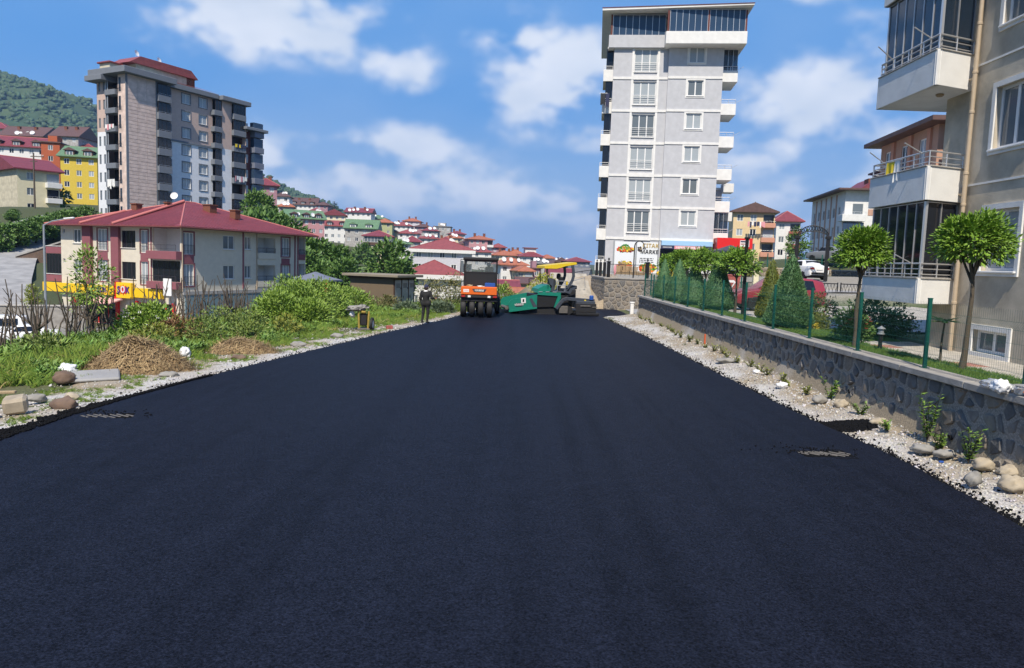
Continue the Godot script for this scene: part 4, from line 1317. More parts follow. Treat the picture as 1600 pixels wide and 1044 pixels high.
func weed(at: Vector3, h: float, label: String, n := 26, spread := 0.4, c0 := Color(0.08, 0.16, 0.02), c1 := Color(0.17, 0.27, 0.04)):
	var t := thing("weed", at, rr(0, TAU), label, "weed", "weeds along the foot of the wall")
	var st := Geo.new()
	var g := Geo.new()
	for i in 6:
		var a := rr(0, TAU)
		var e := V(cos(a) * spread * h * rr(0.2, 1), h * rr(0.6, 1.05), sin(a) * spread * h * rr(0.2, 1))
		st.path([Vector3.ZERO, e * 0.5 + V(0, 0.05 * h, 0), e], [0.008, 0.006, 0.003], 4)
		for k in n:
			var p := e * (0.15 + 0.85 * k / n)
			var d := (V(rng.randfn(), 0.35, rng.randfn())).normalized()
			g.col = c0.lerp(c1, rng.randf())
			g.leaf(p, d, V(-d.z * 0.2, 1, d.x * 0.2).normalized(), rr(0.06, 0.13) * (0.6 + h * 0.5), rr(0.03, 0.055))
	part(t, "stem", st, M.bark_dark)
	part(t, "leaves", g, M.leaf)

func garden_plants():
	ball_tree(V(8.62, 1.02, -14.1), 2.47, V(0.68, 0.58, 0.68), "largest round-headed tree behind the fence in front of the beige building", 41, true)
	ball_tree(V(8.12, 1.03, -17.5), 2.33, V(0.60, 0.56, 0.60), "round-headed tree in front of the glazed balcony next to the mesh fence", 42, true)
	ball_tree(V(9.35, 0.95, -31.3), 2.15, V(0.92, 0.66, 0.92), "round-headed tree beside the tall black post left of the red car", 43, false)
	ball_tree(V(9.0, 0.98, -35.2), 2.12, V(0.86, 0.66, 0.86), "second round-headed tree from the tall black post below the blue shop sign", 44, false)
	ball_tree(V(8.95, 1.0, -39.4), 2.2, V(0.80, 0.62, 0.80), "third round-headed tree from the tall black post left of the shop awning", 45, false)
	ball_tree(V(8.85, 1.0, -42.2), 2.0, V(0.75, 0.58, 0.75), "round-headed tree farthest down the garden at the fence corner", 46, false)
	var b0 := Color(0.055, 0.135, 0.05)
	var b1 := Color(0.13, 0.25, 0.10)
	cone_tree(V(8.55, 1.02, -23.0), 2.35, 0.72, "largest blue-green cone conifer close behind the fence", b0, b1, 11000)
	cone_tree(V(9.55, 0.95, -27.6), 2.35, 0.55, "yellow-green cone conifer in front of the red car", Color(0.075, 0.105, 0.012), Color(0.26, 0.24, 0.03), 4200)
	cone_tree(V(8.75, 1.0, -31.9), 2.35, 0.78, "broad green cone conifer left of the red car's bonnet", b0, b1, 6000)
	cone_tree(V(8.6, 1.0, -35.4), 2.25, 0.75, "green cone conifer third from the far end of the garden row", b0, b1, 3200)
	cone_tree(V(8.55, 1.0, -38.6), 2.35, 0.70, "green cone conifer second from the far end of the garden row", b0, b1, 2800)
	cone_tree(V(8.35, 1.0, -41.4), 2.35, 0.66, "green cone conifer at the far end of the garden row", b0, b1, 2500)
	shrub("round_shrub", V(10.35, 0.9, -25.2), V(0.36, 0.30, 0.36), "small clipped ball shrub on the lawn right of the large conifer", 51, Color(0.06, 0.10, 0.012), Color(0.18, 0.20, 0.03), 160, 12, 0.07, 0.05, 0.03)
	var r := shrub("rose_bush", V(11.0, 0.9, -26.6), V(0.62, 0.60, 0.62), "loose dark rose bush with red tips behind the clipped ball shrub", 52, Color(0.04, 0.08, 0.015), Color(0.12, 0.16, 0.03), 150, 12, 0.13, 0.08, 0.05)
	flowers(r, V(0, 0.6, 0), V(0.6, 0.6, 0.6), 14, 0.04, M.cloth_red)
	r = shrub("flowering_shrub", V(8.75, 1.02, -19.1), V(0.48, 0.46, 0.48), "green shrub with red young leaves at the foot of the ball tree", 53, Color(0.05, 0.12, 0.018), Color(0.15, 0.24, 0.05), 170, 12, 0.11, 0.08, 0.045)
	flowers(r, V(0, 0.45, 0), V(0.46, 0.46, 0.46), 14, 0.06, mat("red_leaf", 0.42, 0.06, 0.03, 0.6))
	shrub("dark_bush", V(11.3, 0.88, -23.2), V(1.05, 0.62, 0.7), "dark bush in the shade under the white balcony", 54, Color(0.045, 0.09, 0.03), Color(0.10, 0.16, 0.05), 200, 14, 0.2, 0.11, 0.06)
	shrub("low_bush", V(12.6, 0.86, -24.4), V(0.7, 0.4, 0.6), "low green bush beyond the balcony's shadow", 55, Color(0.05, 0.09, 0.012), Color(0.14, 0.18, 0.03), 120, 12, 0.15, 0.08, 0.05)
	shrub("yellow_plant", V(9.75, 0.95, -24.0), V(0.16, 0.14, 0.16), "tiny yellow-leaved plant on the lawn edge", 56, Color(0.35, 0.28, 0.02), Color(0.6, 0.5, 0.05), 30, 8, 0.05, 0.06, 0.03)
	for k in 2:   # staked saplings with a rosette of large leaves
		var p: Vector3 = [V(9.25, 0.97, -27.6), V(8.72, 1.0, -15.0)][k]
		var t := thing("sapling", p, rr(0, 6), ["thin sapling with drooping large leaves in front of the red car", "thin sapling beside the trunk of the largest ball tree"][k], "sapling", "garden saplings")
		var g := Geo.new(); g.path([V(0, -0.05, 0), V(0.02, 0.5, 0), V(0, 1.02, 0.02)], [0.03, 0.025, 0.015], 6); part(t, "stem", g, M.bark)
		g = Geo.new()
		for i in 13:
			var a := TAU * i / 13 * 2.0
			g.col = Color(0.09, 0.20, 0.025).lerp(Color(0.18, 0.30, 0.06), rng.randf())
			var d := V(cos(a), rr(-0.25, 0.35), sin(a)).normalized()
			g.leaf(V(0, 1.0, 0), d, V(0, 1, 0), rr(0.22, 0.4), 0.14)
		part(t, "leaves", g, M.leaf)
	# foot of the wall
	weed(V(7.08, 0.07, -12.35), 0.85, "tall leafy weed with a long stem against the stone wall", 30, 0.3)
	weed(V(7.02, 0.05, -11.1), 0.55, "weed beside the tan boulders at the wall's near end", 24, 0.4)
	weed(V(7.05, 0.06, -16.2), 0.5, "bushy weed by the wall left of the dropped asphalt", 30, 0.6)
	weed(V(6.85, 0.05, -13.2), 0.22, "low weed between the dropped asphalt and the wall", 20, 0.9)
	weed(V(6.95, 0.05, -11.75), 0.3, "small weed between the two drain pipes of the wall", 20, 0.6)
	weed(V(7.0, 0.05, -14.6), 0.28, "little weed behind the pale round stone", 20, 0.8)
	for k in 26:
		var z := -17.0 - k * 0.9 + rr(-0.3, 0.3)
		weed(V(7.02 - rr(0, 0.3), 0.06, z), rr(0.18, 0.42), "low yellow-green weed in the line along the wall's foot", 14, 0.8, Color(0.10, 0.15, 0.02), Color(0.26, 0.27, 0.05))

func rock(at: Vector3, R: Vector3, m: String, label: String, called := "boulder", amp := 0.45, k := 9):
	var g := Geo.new(); g.blob(Vector3.ZERO, R, fb, amp, k, at.x + at.z * 0.37, 0.8)
	single(called, g, M[m], Transform3D(Basis(Vector3.UP, rr(-0.5, 0.5)), at + V(0, R.y * 0.62, 0)), label, "rock", "loose rocks beside the road")

func rocks():
	rock(V(7.03, 0.06, -10.75), V(0.17, 0.10, 0.13), "rock_tan", "oval tan boulder nearest the wall's second drain pipe")
	rock(V(7.2, 0.06, -10.45), V(0.17, 0.085, 0.12), "rock_tan", "flat tan boulder touching the oval one by the wall")
	rock(V(6.78, 0.05, -9.75), V(0.165, 0.12, 0.14), "rock_tan", "large pale boulder at the right edge of the picture")
	rock(V(6.42, 0.04, -10.0), V(0.13, 0.10, 0.10), "rock_grey", "grey-brown stone between the asphalt edge and the large pale boulder")
	rock(V(6.68, 0.05, -11.75), V(0.17, 0.07, 0.13), "rock_grey", "flat grey stone in the middle of the gravel")
	rock(V(6.98, 0.05, -11.95), V(0.15, 0.08, 0.11), "rock_tan", "brownish flat stone at the foot of the tall weed")
	rock(V(6.85, 0.05, -11.45), V(0.18, 0.07, 0.11), "rock_grey", "broken grey slab stone below the small weed")
	rock(V(6.95, 0.06, -15.4), V(0.15, 0.10, 0.12), "rock_tan", "cream round stone beside the bushy weed")
	rock(V(6.72, 0.06, -15.9), V(0.17, 0.09, 0.12), "rock_grey", "grey stone left of the cream round stone")
	rock(V(6.95, 0.05, -13.75), V(0.18, 0.08, 0.12), "rock_tan", "yellowish stone behind the dropped asphalt")
	rock(V(6.55, 0.05, -22.5), V(0.3, 0.08, 0.2), "rock_grey", "flat grey stone far along the wall's gravel")
	# left side
	var g := Geo.new(); g.box(Vector3.ZERO, V(0.36, 0.28, 0.34), Basis.IDENTITY, 0.05)
	single("boulder", g, M.rock_tan, Transform3D(Basis.from_euler(V(0.15, 0.5, 0.12)), V(-8.62, 0.08, -12.75)), "squared yellowish block of stone left of the grating", "rock", "loose rocks beside the road")
	rock(V(-8.95, -0.1, -12.3), V(0.27, 0.24, 0.24), "rock_grey", "dark grey boulder at the left edge of the picture")
	rock(V(-8.1, -0.1, -13.3), V(0.24, 0.14, 0.17), "rock_brown", "reddish brown boulder on the gravel beyond the squared block")
	rock(V(-9.75, -0.08, -16.0), V(0.22, 0.15, 0.16), "rock_brown", "dark brown stone beside the white sack")
	g = Geo.new(); g.box(Vector3.ZERO, V(1.0, 0.08, 0.85), Basis.IDENTITY, 0.03)
	single("concrete_slab", g, M.path_grey, Transform3D(Basis.from_euler(V(0.10, 0.5, 0.02)), V(-9.4, -0.03, -16.6)), "flat grey concrete slab lying by the hay heap", "slab")
	rock(V(-8.5, -0.08, -14.2), V(0.16, 0.07, 0.11), "rock_tan", "small tan stone behind the reddish boulder")
	rock(V(-9.0, -0.08, -13.9), V(0.18, 0.08, 0.12), "rock_grey", "pale flat stone between the block and the slab")
	rock(V(-7.95, -0.08, -17.1), V(0.2, 0.08, 0.12), "rock_grey", "grey flat stone below the hay heap")
	rock(V(-7.5, -0.08, -20.3), V(0.22, 0.09, 0.12), "rock_brown", "brown splintered stone on the verge beyond the hay heap")
	rock(V(-6.9, -0.08, -23.8), V(0.26, 0.10, 0.16), "rock_grey", "pale rubble stone on the verge below the big bush")
	rock(V(-6.3, -0.08, -26.7), V(0.24, 0.10, 0.16), "rock_grey", "whitish rubble stone near the yellow compactor")
	g = Geo.new(); g.box(Vector3.ZERO, V(1.5, 0.05, 0.10), Basis.IDENTITY, 0.008)
	single("timber_lath", g, M.plank_pale, Transform3D(Basis.from_euler(V(0, 0.25, 0.02)), V(-10.1, 0.06, -13.7)), "yellow timber lath lying in the grass at the left", "timber")

func crumpled(called: String, at: Vector3, R: Vector3, m: Material, label: String, cat: String):
	var g := Geo.new(); g.blob(Vector3.ZERO, R, fb, 0.55, 12, at.x * 3.1, 1.3)
	return single(called, g, m, Transform3D(Basis.IDENTITY, at + V(0, R.y * 0.7, 0)), label, cat)

func litter():
	crumpled("plastic_sack", V(-10.2, -0.05, -16.9), V(0.22, 0.13, 0.16), M.plastic_bag, "white plastic sack lying in the weeds at the left", "sack")
	crumpled("plastic_bag", V(-8.95, -0.05, -20.2), V(0.14, 0.17, 0.12), M.plastic_bag, "white carrier bag right of the hay heap", "bag")
	crumpled("paper_scrap", V(6.62, 0.05, -17.9), V(0.14, 0.07, 0.09), M.plastic_bag, "crumpled white scrap among the weeds by the wall", "litter")
	crumpled("paper_scrap", V(6.75, 0.05, -20.2), V(0.10, 0.06, 0.08), M.plastic_bag, "smaller white scrap farther along the wall", "litter")
	var g := Geo.new(); g.box(Vector3.ZERO, V(0.07, 0.03, 0.04), Basis.IDENTITY, 0.008)
	single("bottle_cap", g, M.blue_plastic, Transform3D(Basis.IDENTITY, V(6.52, 0.09, -10.95)), "tiny blue scrap of plastic on the gravel", "litter")
	# on the wall's cap: clear bag, cooking pot and an orange cup
	crumpled("clear_bag", V(7.26, 1.235, -10.95), V(0.16, 0.07, 0.30), M.clear_bag, "crumpled clear plastic bag on the wall's cap", "bag")
	crumpled("white_bag", V(7.16, 1.225, -10.75), V(0.11, 0.10, 0.16), M.plastic_bag, "white plastic bag drooping over the wall's cap", "bag")
	var t := thing("cooking_pot", V(7.32, 1.23, -10.42), 0.3, "dented steel cooking pot standing on the wall's cap", "pot")
	g = Geo.new(); g.lathe(Vector3.ZERO, Vector3.UP, [Vector2(0.001, 0.0), Vector2(0.13, 0.0), Vector2(0.15, 0.02), Vector2(0.155, 0.13), Vector2(0.165, 0.135), Vector2(0.15, 0.13), Vector2(0.145, 0.03), Vector2(0.001, 0.02)], 20); part(t, "body", g, M.steel)
	for s in [-1, 1]:
		g = Geo.new(); g.path([V(s * 0.155, 0.10, -0.04), V(s * 0.2, 0.10, -0.03), V(s * 0.2, 0.10, 0.03), V(s * 0.155, 0.10, 0.04)], [0.008, 0.008, 0.008, 0.008], 5); part(t, "handle", g, M.steel)
	g = Geo.new(); g.lathe(Vector3.ZERO, V(0.5, 0.6, 0.3), [Vector2(0.001, 0), Vector2(0.04, 0.0), Vector2(0.055, 0.11), Vector2(0.05, 0.11), Vector2(0.035, 0.01)], 14)
	single("flower_pot", g, mat("terracotta_pot", 0.50, 0.15, 0.05, 0.7), Transform3D(Basis.IDENTITY, V(7.22, 1.26, -10.3)), "small orange clay pot tipped on the wall's cap", "pot")
	# painted stake and white marker post
	g = Geo.new(); g.box(V(0, 0.22, 0), V(0.05, 0.44, 0.05), Basis.IDENTITY, 0.006)
	single("marker_stake", g, mat("stake_orange", 0.55, 0.10, 0.03, 0.7), at3(7.05, 0.05, -27.0, 0.2), "small orange stake at the foot of the wall", "stake")
	t = thing("marker_post", V(6.95, 0.02, -43.35), 0, "white post at the far corner of the stone wall", "post")
	g = Geo.new(); g.box(V(0, 0.36, 0), V(0.2, 0.72, 0.2), Basis.IDENTITY, 0.015); part(t, "shaft", g, M.white_paint)
	g = Geo.new(); g.box(V(0, 0.74, 0), V(0.26, 0.08, 0.26), Basis.IDENTITY, 0.015); part(t, "cap", g, M.white_paint)

# ---------- machines, vehicles, person
func wheel(par: Node, p: Vector3, axis: Vector3, r: float, w: float, rim: Material, called := "wheel") -> MeshInstance3D:
	var key := "wheel %.2f %.2f" % [r, w]
	if not MC.has(key):
		var g := Geo.new()
		g.lathe(V(0, 0, -w / 2), V(0, 0, 1), [Vector2(r * 0.62, 0), Vector2(r * 0.9, 0.01 * r), Vector2(r * 0.97, w * 0.12), Vector2(r, w * 0.3), Vector2(r, w * 0.7), Vector2(r * 0.97, w * 0.88), Vector2(r * 0.9, w - 0.01 * r), Vector2(r * 0.62, w)], 24)
		MC[key] = g.mesh()
		g = Geo.new()
		g.lathe(V(0, 0, -w / 2 + 0.02), V(0, 0, 1), [Vector2(r * 0.62, 0), Vector2(r * 0.55, 0.03), Vector2(r * 0.2, 0.04), Vector2(0.001, 0.02)], 20); g.lathe(V(0, 0, w / 2 - 0.02), V(0, 0, 1), [Vector2(0.001, -0.02), Vector2(r * 0.2, -0.04), Vector2(r * 0.55, -0.03), Vector2(r * 0.62, 0)], 20)
		for i in 5:
			var a := TAU * i / 5
			for s in [-1, 1]: g.box(V(cos(a), sin(a), 0) * r * 0.36 + V(0, 0, s * (w / 2 - 0.025)), V(r * 0.5, r * 0.13, 0.03), Basis(V(0, 0, 1), a))
		MC[key + "r"] = g.mesh()
	var bs := Basis.looking_at(-axis, Vector3.UP if absf(axis.y) < 0.9 else Vector3.RIGHT)
	var o := part(par, called, MC[key], M.rubber, Transform3D(bs, p))
	part(o, "rim", MC[key + "r"], rim)
	return o

func road_roller():
	var t := thing("road_roller", V(-1.72, 0, -37.45), 0.02, "orange and black pneumatic road roller seen from behind on the new asphalt", "road roller")
	# local: rear at z = 0, body runs to -z
	for i in 4: wheel(t, V(-0.80 + i * 0.445, 0.47, -0.42), V(1, 0, 0), 0.47, 0.29, M.machine_orange)
	for i in 3: wheel(t, V(-0.60 + i * 0.48, 0.47, -3.6), V(1, 0, 0), 0.47, 0.29, M.machine_orange)
	wheel(t, V(0.92, 0.47, -3.6), V(1, 0, 0), 0.47, 0.29, M.machine_orange)
	box_part(t, "axle_beam", M.machine_dark, V(0, 0.62, -0.42), V(1.7, 0.18, 0.25))
	box_part(t, "chassis", M.machine_dark, V(0, 0.98, -1.95), V(1.86, 0.36, 3.8), 0.03)
	box_part(t, "side_tank", M.machine_dark, V(0.86, 0.75, -2.0), V(0.2, 0.7, 2.0), 0.03); box_part(t, "side_tank", M.machine_dark, V(-0.86, 0.75, -2.0), V(0.2, 0.7, 2.0), 0.03)
	var bm := box_part(t, "bumper", M.machine_dark, V(0, 1.07, -0.0), V(1.84, 0.13, 0.14), 0.02)
	for s in [-1, 1]:
		box_part(bm, "tail_lamp", M.lamp_red, V(s * 0.80, 1.08, 0.08), V(0.19, 0.09, 0.03), 0.008); box_part(bm, "lamp", M.pvc, V(s * 0.50, 1.07, 0.08), V(0.15, 0.10, 0.03), 0.012)
	var hd := box_part(t, "rear_hood", M.machine_orange, V(-0.02, 1.36, -0.55), V(1.82, 0.42, 1.3), 0.035)
	# badge: dark wings with pale letters
	var g := Geo.new(); g.prism(PackedVector2Array([Vector2(-0.36, 0.09), Vector2(0.36, 0.09), Vector2(0.27, -0.06), Vector2(-0.27, -0.06)]), 0, 0.012, face(0, 1.37, 0.102)); var bd := part(hd, "badge", g, M.machine_grey)
	lettering(bd, "HAMM", 0.105, face(0, 1.385, 0.122), M.white, 0.012)
	box_part(hd, "sticker", M.white, V(-0.66, 1.36, 0.104), V(0.28, 0.15, 0.006))
	for i in 4: box_part(hd, "sticker_mark", M.cloth_pink, V(-0.735 + i * 0.05, 1.37, 0.109), V(0.03, 0.06, 0.004))
	# cab
	box_part(t, "cab_floor", M.machine_dark, V(0.02, 1.5, -1.6), V(1.74, 0.14, 2.0))
	var cab := box_part(t, "cab_roof", M.machine_dark, V(0.02, 2.97, -1.55), V(1.80, 0.16, 2.0), 0.04)
	for s in [-1, 1]:
		for z in [-0.68, -2.45]: box_part(t, "cab_pillar", M.black, V(0.02 + s * 0.82, 2.24, z), V(0.08, 1.4, 0.08), 0.01)
		box_part(t, "side_panel", M.black, V(0.02 + s * 0.83, 1.85, -1.56), V(0.04, 0.62, 1.7))
	box_part(t, "rear_panel", M.black, V(0.02, 1.93, -0.67), V(1.56, 0.68, 0.05), 0.01)
	box_part(t, "window_bar", M.machine_dark, V(0.02, 2.29, -0.66), V(1.6, 0.06, 0.07)); box_part(t, "window_bar", M.machine_dark, V(0.02, 2.86, -0.66), V(1.6, 0.07, 0.07))
	box_part(t, "rear_window", M.glass_clear, V(0.02, 2.575, -0.67), V(1.54, 0.5, 0.012)); box_part(t, "windscreen", M.glass_clear, V(0.02, 2.4, -2.45), V(1.54, 0.85, 0.012))
	# seat and controls seen through the glass
	var st := box_part(t, "seat", M.black, V(0.45, 2.3, -1.6), V(0.46, 0.55, 0.12), 0.05); box_part(st, "headrest", M.black, V(0.42, 2.68, -1.62), V(0.2, 0.22, 0.1), 0.04); box_part(st, "cushion", M.black, V(0.45, 2.0, -1.85), V(0.48, 0.14, 0.5), 0.04)
	g = Geo.new(); g.tube(V(0.1, 2.0, -2.2), V(0.05, 2.45, -2.0), 0.03, 0.03, 6)
	for i in 12: g.tube(V(0.05, 2.45, -2.0) + V(cos(TAU * i / 12), 0.35 * sin(TAU * i / 12), sin(TAU * i / 12)) * 0.2, V(0.05, 2.45, -2.0) + V(cos(TAU * (i + 1) / 12), 0.35 * sin(TAU * (i + 1) / 12), sin(TAU * (i + 1) / 12)) * 0.2, 0.018, 0.018, 5)
	part(t, "steering_wheel", g, M.black)
	# mirror on its bracket
	g = Geo.new(); g.path([V(-0.8, 2.9, -0.62), V(-1.0, 2.92, -0.55), V(-1.02, 2.15, -0.55), V(-0.8, 2.2, -0.62)], [0.02, 0.02, 0.02, 0.02], 6); part(t, "mirror_bracket", g, M.black)
	box_part(t, "mirror", M.glass_mid, V(-0.93, 2.55, -0.55), V(0.15, 0.6, 0.03), 0.01)
	g = Geo.new(); g.tube(V(0.95, 1.2, -0.8), V(0.95, 2.2, -0.8), 0.02, 0.02, 6); g.tube(V(0.95, 2.2, -0.8), V(0.85, 2.3, -0.8), 0.02, 0.02, 6); part(t, "grab_rail", g, M.black)
	# things lying on the hood
	var tw := t.transform
	var cr := Geo.new(); cr.box(V(0, 0.09, 0), V(0.52, 0.18, 0.3), Basis.IDENTITY, 0.015)
	for i in 5: cr.box(V(-0.2 + i * 0.1, 0.19, 0.1), V(0.05, 0.05, 0.05))
	single("plastic_crate", cr, M.blue_plastic, Transform3D(Basis(Vector3.UP, 0.1), tw * V(0.52, 1.57, -0.35)), "small blue plastic crate on the road roller's rear hood", "crate")
	var pp := Geo.new(); pp.blob(Vector3.ZERO, V(0.16, 0.05, 0.12), fb, 0.8, 8, 3.0)
	single("folded_cloth", pp, M.plank_pale, Transform3D(Basis.IDENTITY, tw * V(-0.5, 1.60, -0.3)), "pale folded cloth on the left of the roller's hood", "cloth")
	pp = Geo.new(); pp.blob(Vector3.ZERO, V(0.22, 0.03, 0.12), fb, 0.8, 8, 5.0)
	single("folded_cloth", pp, M.cloth_white, Transform3D(Basis.IDENTITY, tw * V(0.08, 1.58, -0.25)), "white papers lying in the middle of the roller's hood", "papers")

func asphalt_paver():
	var t := thing("asphalt_paver", V(-0.25, 0, -41.2), 0.2, "green tracked asphalt paver with yellow canopy standing across the road", "asphalt paver")
	# local x along the machine from hopper to screed, z towards the viewer; 2.4 m wide
	var g := Geo.new()
	var pv := func(a: Array) -> PackedVector2Array:
		var r := PackedVector2Array()
		for i in range(0, a.size(), 2): r.append(Vector2(a[i], a[i + 1]))
		return r
	g.prism(pv.call([0.0, 0.36, 0.0, 0.62, 0.14, 0.80, 1.60, 1.12, 1.60, 0.33, 0.10, 0.10]), 0.0, 0.06); g.prism(pv.call([0.02, 0.10, 1.6, 0.33, 1.6, 0.42, 0.02, 0.20]), 0.05, 0.11)
	var hp := part(t, "hopper_side", g, M.machine_green)
	box_part(hp, "plate", M.machine_grey, V(0.58, 0.52, 0.075), V(0.36, 0.17, 0.02), 0, Basis(V(0, 0, 1), 0.1)); lettering(hp, "VÖGELE", 0.10, Transform3D(Basis(V(0, 0, 1), 0.1), V(0.58, 0.53, 0.09)), M.white, 0.01)
	box_part(hp, "notice", M.pvc, V(0.82, 0.76, 0.075), V(0.26, 0.28, 0.02), 0, Basis(V(0, 0, 1), 0.1)); box_part(hp, "notice_mark", M.machine_dark, V(0.82, 0.76, 0.088), V(0.1, 0.16, 0.006))
	g = Geo.new(); g.prism(pv.call([1.16, 0.86, 1.3, 0.90, 1.60, 0.45, 1.6, 0.33, 1.42, 0.36]), 0.062, 0.085); part(hp, "stripe", g, M.machine_grey)
	g = Geo.new(); g.prism(pv.call([0.0, 0.36, 0.0, 0.62, 0.14, 0.80, 1.60, 1.12, 1.60, 0.33, 0.10, 0.10]), -2.46, -2.40); part(t, "hopper_side", g, M.machine_green)
	g = Geo.new(); g.prism(pv.call([0.15, 0.22, 1.6, 0.40, 1.6, 0.48, 0.15, 0.30]), -2.4, 0.0); part(t, "hopper_floor", g, M.machine_dark)
	g = Geo.new(); g.tube(V(0.0, 0.3, -1.9), V(0.0, 0.3, -0.5), 0.1, 0.1, 10); part(t, "push_roller", g, M.dusty_steel)
	# hull and flanks
	box_part(t, "hull", M.machine_dark, V(2.5, 0.72, -1.2), V(2.0, 0.8, 2.1), 0.04)
	g = Geo.new(); g.prism(pv.call([1.62, 1.10, 1.66, 1.22, 2.95, 1.25, 2.98, 0.95, 2.7, 0.40, 2.6, 0.42, 2.80, 1.05]), -0.08, 0.06); part(t, "flank", g, M.machine_green)
	g = Geo.new(); g.prism(pv.call([1.62, 1.08, 2.78, 1.05, 2.6, 0.45, 1.62, 0.40]), -0.1, 0.0); part(t, "apron", g, M.black)
	box_part(t, "deck", M.machine_green, V(2.3, 1.22, -0.5), V(1.36, 0.06, 1.1), 0.015)
	for x in [1.8, 2.2, 2.6]: box_part(t, "deck_bracket", M.galvanised, V(x, 1.27, 0.02), V(0.22, 0.04, 0.1), 0.01)
	g = Geo.new(); g.prism(pv.call([1.70, 1.25, 1.74, 1.42, 2.04, 1.60, 2.36, 1.68, 2.6, 1.30]), -1.9, -0.35); part(t, "engine_hood", g, M.machine_green)
	g = Geo.new(); g.prism(pv.call([2.30, 1.98, 2.42, 2.05, 2.6, 2.0, 2.74, 1.86, 2.66, 1.5, 2.68, 1.28, 2.45, 1.28, 2.50, 1.6, 2.36, 1.72]), -0.6, -0.2); part(t, "seat_shell", g, M.machine_grey)
	box_part(t, "seat", M.black, V(2.62, 1.75, -0.4), V(0.12, 0.5, 0.42), 0.04)
	var cn := box_part(t, "console", M.black, V(3.1, 1.98, -0.6), V(0.22, 0.3, 0.4), 0.05); box_part(cn, "console_stand", M.machine_dark, V(3.05, 1.55, -0.6), V(0.1, 0.6, 0.1))
	box_part(t, "headrest", M.black, V(3.10, 2.14, -1.1), V(0.22, 0.34, 0.3), 0.07)
	box_part(t, "platform", M.machine_grey, V(3.05, 1.27, -1.0), V(0.95, 0.10, 1.9), 0.02)
	g = Geo.new()
	for y in [1.65, 1.9]: g.tube(V(2.75, y, 0.02), V(3.35, y, 0.02), 0.02, 0.02, 6)
	for x in [2.75, 3.2]: g.tube(V(x, 1.3, 0.02), V(x, 1.92, 0.02), 0.02, 0.02, 6)
	part(t, "guard_rail", g, M.galvanised)
	box_part(t, "tool_box", M.machine_yellow, V(3.36, 1.75, -0.2), V(0.1, 0.28, 0.1), 0.02)
	# canopy on its curved arms
	g = Geo.new(); g.prism(pv.call([2.0, 2.58, 2.02, 2.70, 2.10, 2.74, 3.80, 2.98, 3.86, 2.95, 3.86, 2.86, 3.2, 2.74, 3.0, 2.66, 2.7, 2.58]), -2.1, -0.1); part(t, "canopy", g, M.machine_yellow)
	g = Geo.new(); g.prism(pv.call([2.04, 2.56, 2.7, 2.555, 3.0, 2.63, 3.2, 2.71, 3.8, 2.83, 3.8, 2.86, 2.04, 2.60]), -2.05, -0.15); part(t, "canopy_lining", g, M.black)
	for z in [-0.16, -2.0]:
		g = Geo.new()
		var arm := [Vector2(3.62, 2.86), Vector2(3.70, 2.5), Vector2(3.72, 2.2), Vector2(3.66, 1.95), Vector2(3.5, 1.66), Vector2(3.32, 1.42), Vector2(3.2, 1.24)]
		for i in arm.size() - 1:
			var d: Vector2 = arm[i + 1] - arm[i]
			g.box(V((arm[i].x + arm[i + 1].x) / 2, (arm[i].y + arm[i + 1].y) / 2, z), V(d.length() + 0.04, 0.15, 0.1), Basis(V(0, 0, 1), d.angle()), 0.015)
		part(t, "canopy_arm", g, M.machine_grey)
		g = Geo.new(); g.tube(V(2.24, 1.7, z), V(2.2, 2.6, z), 0.025, 0.025, 6); part(t, "canopy_post", g, M.machine_dark)
	box_part(t, "mirror", M.black, V(2.1, 2.45, 0.0), V(0.05, 0.25, 0.12), 0.02)
	# tow arm and screed
	g = Geo.new()
	var arm2 := [Vector2(2.72, 0.36), Vector2(2.9, 0.62), Vector2(3.1, 0.86), Vector2(3.3, 0.92), Vector2(4.9, 0.84)]
	for i in arm2.size() - 1:
		var d: Vector2 = arm2[i + 1] - arm2[i]
		g.box(V((arm2[i].x + arm2[i + 1].x) / 2, (arm2[i].y + arm2[i + 1].y) / 2, 0.12), V(d.length() + 0.06, 0.2, 0.1), Basis(V(0, 0, 1), d.angle()), 0.02)
	part(t, "tow_arm", g, M.machine_grey)
	g = Geo.new(); g.prism(pv.call([3.35, 1.22, 3.5, 1.5, 3.8, 1.62, 3.86, 1.56, 3.6, 1.4, 3.5, 1.2]), 0.02, 0.1); part(t, "strut", g, M.machine_grey)
	box_part(t, "auger_housing", M.machine_dark, V(3.6, 1.15, -1.1), V(0.7, 0.6, 1.6), 0.05); box_part(t, "hydraulics", M.black, V(3.85, 1.55, -1.0), V(0.45, 0.22, 0.9), 0.04)
	var sc := box_part(t, "screed", M.machine_grey, V(4.35, 0.62, -1.1), V(1.1, 0.42, 3.0), 0.03)
	box_part(sc, "screed_end", M.machine_dark, V(4.35, 0.44, 0.42), V(1.2, 0.5, 0.08), 0.02); box_part(sc, "screed_plate", M.black, V(4.42, 0.10, -1.0), V(1.35, 0.16, 3.2), 0.02); box_part(sc, "walkway", M.dusty_steel, V(4.85, 0.5, -1.0), V(0.3, 0.05, 3.0)); box_part(sc, "cylinder", M.dusty_steel, V(4.3, 0.55, 0.48), V(0.6, 0.07, 0.07), 0.02)
	g = Geo.new(); g.lathe(V(4.72, 0.9, 0.2), Vector3.UP, [Vector2(0.001, 0), Vector2(0.12, 0), Vector2(0.12, 0.2), Vector2(0.09, 0.24), Vector2(0.001, 0.25)], 14); part(sc, "drum", g, M.blue_plastic)
	box_part(sc, "gearbox", M.machine_yellow, V(4.35, 0.85, 0.22), V(0.1, 0.08, 0.06), 0.01)
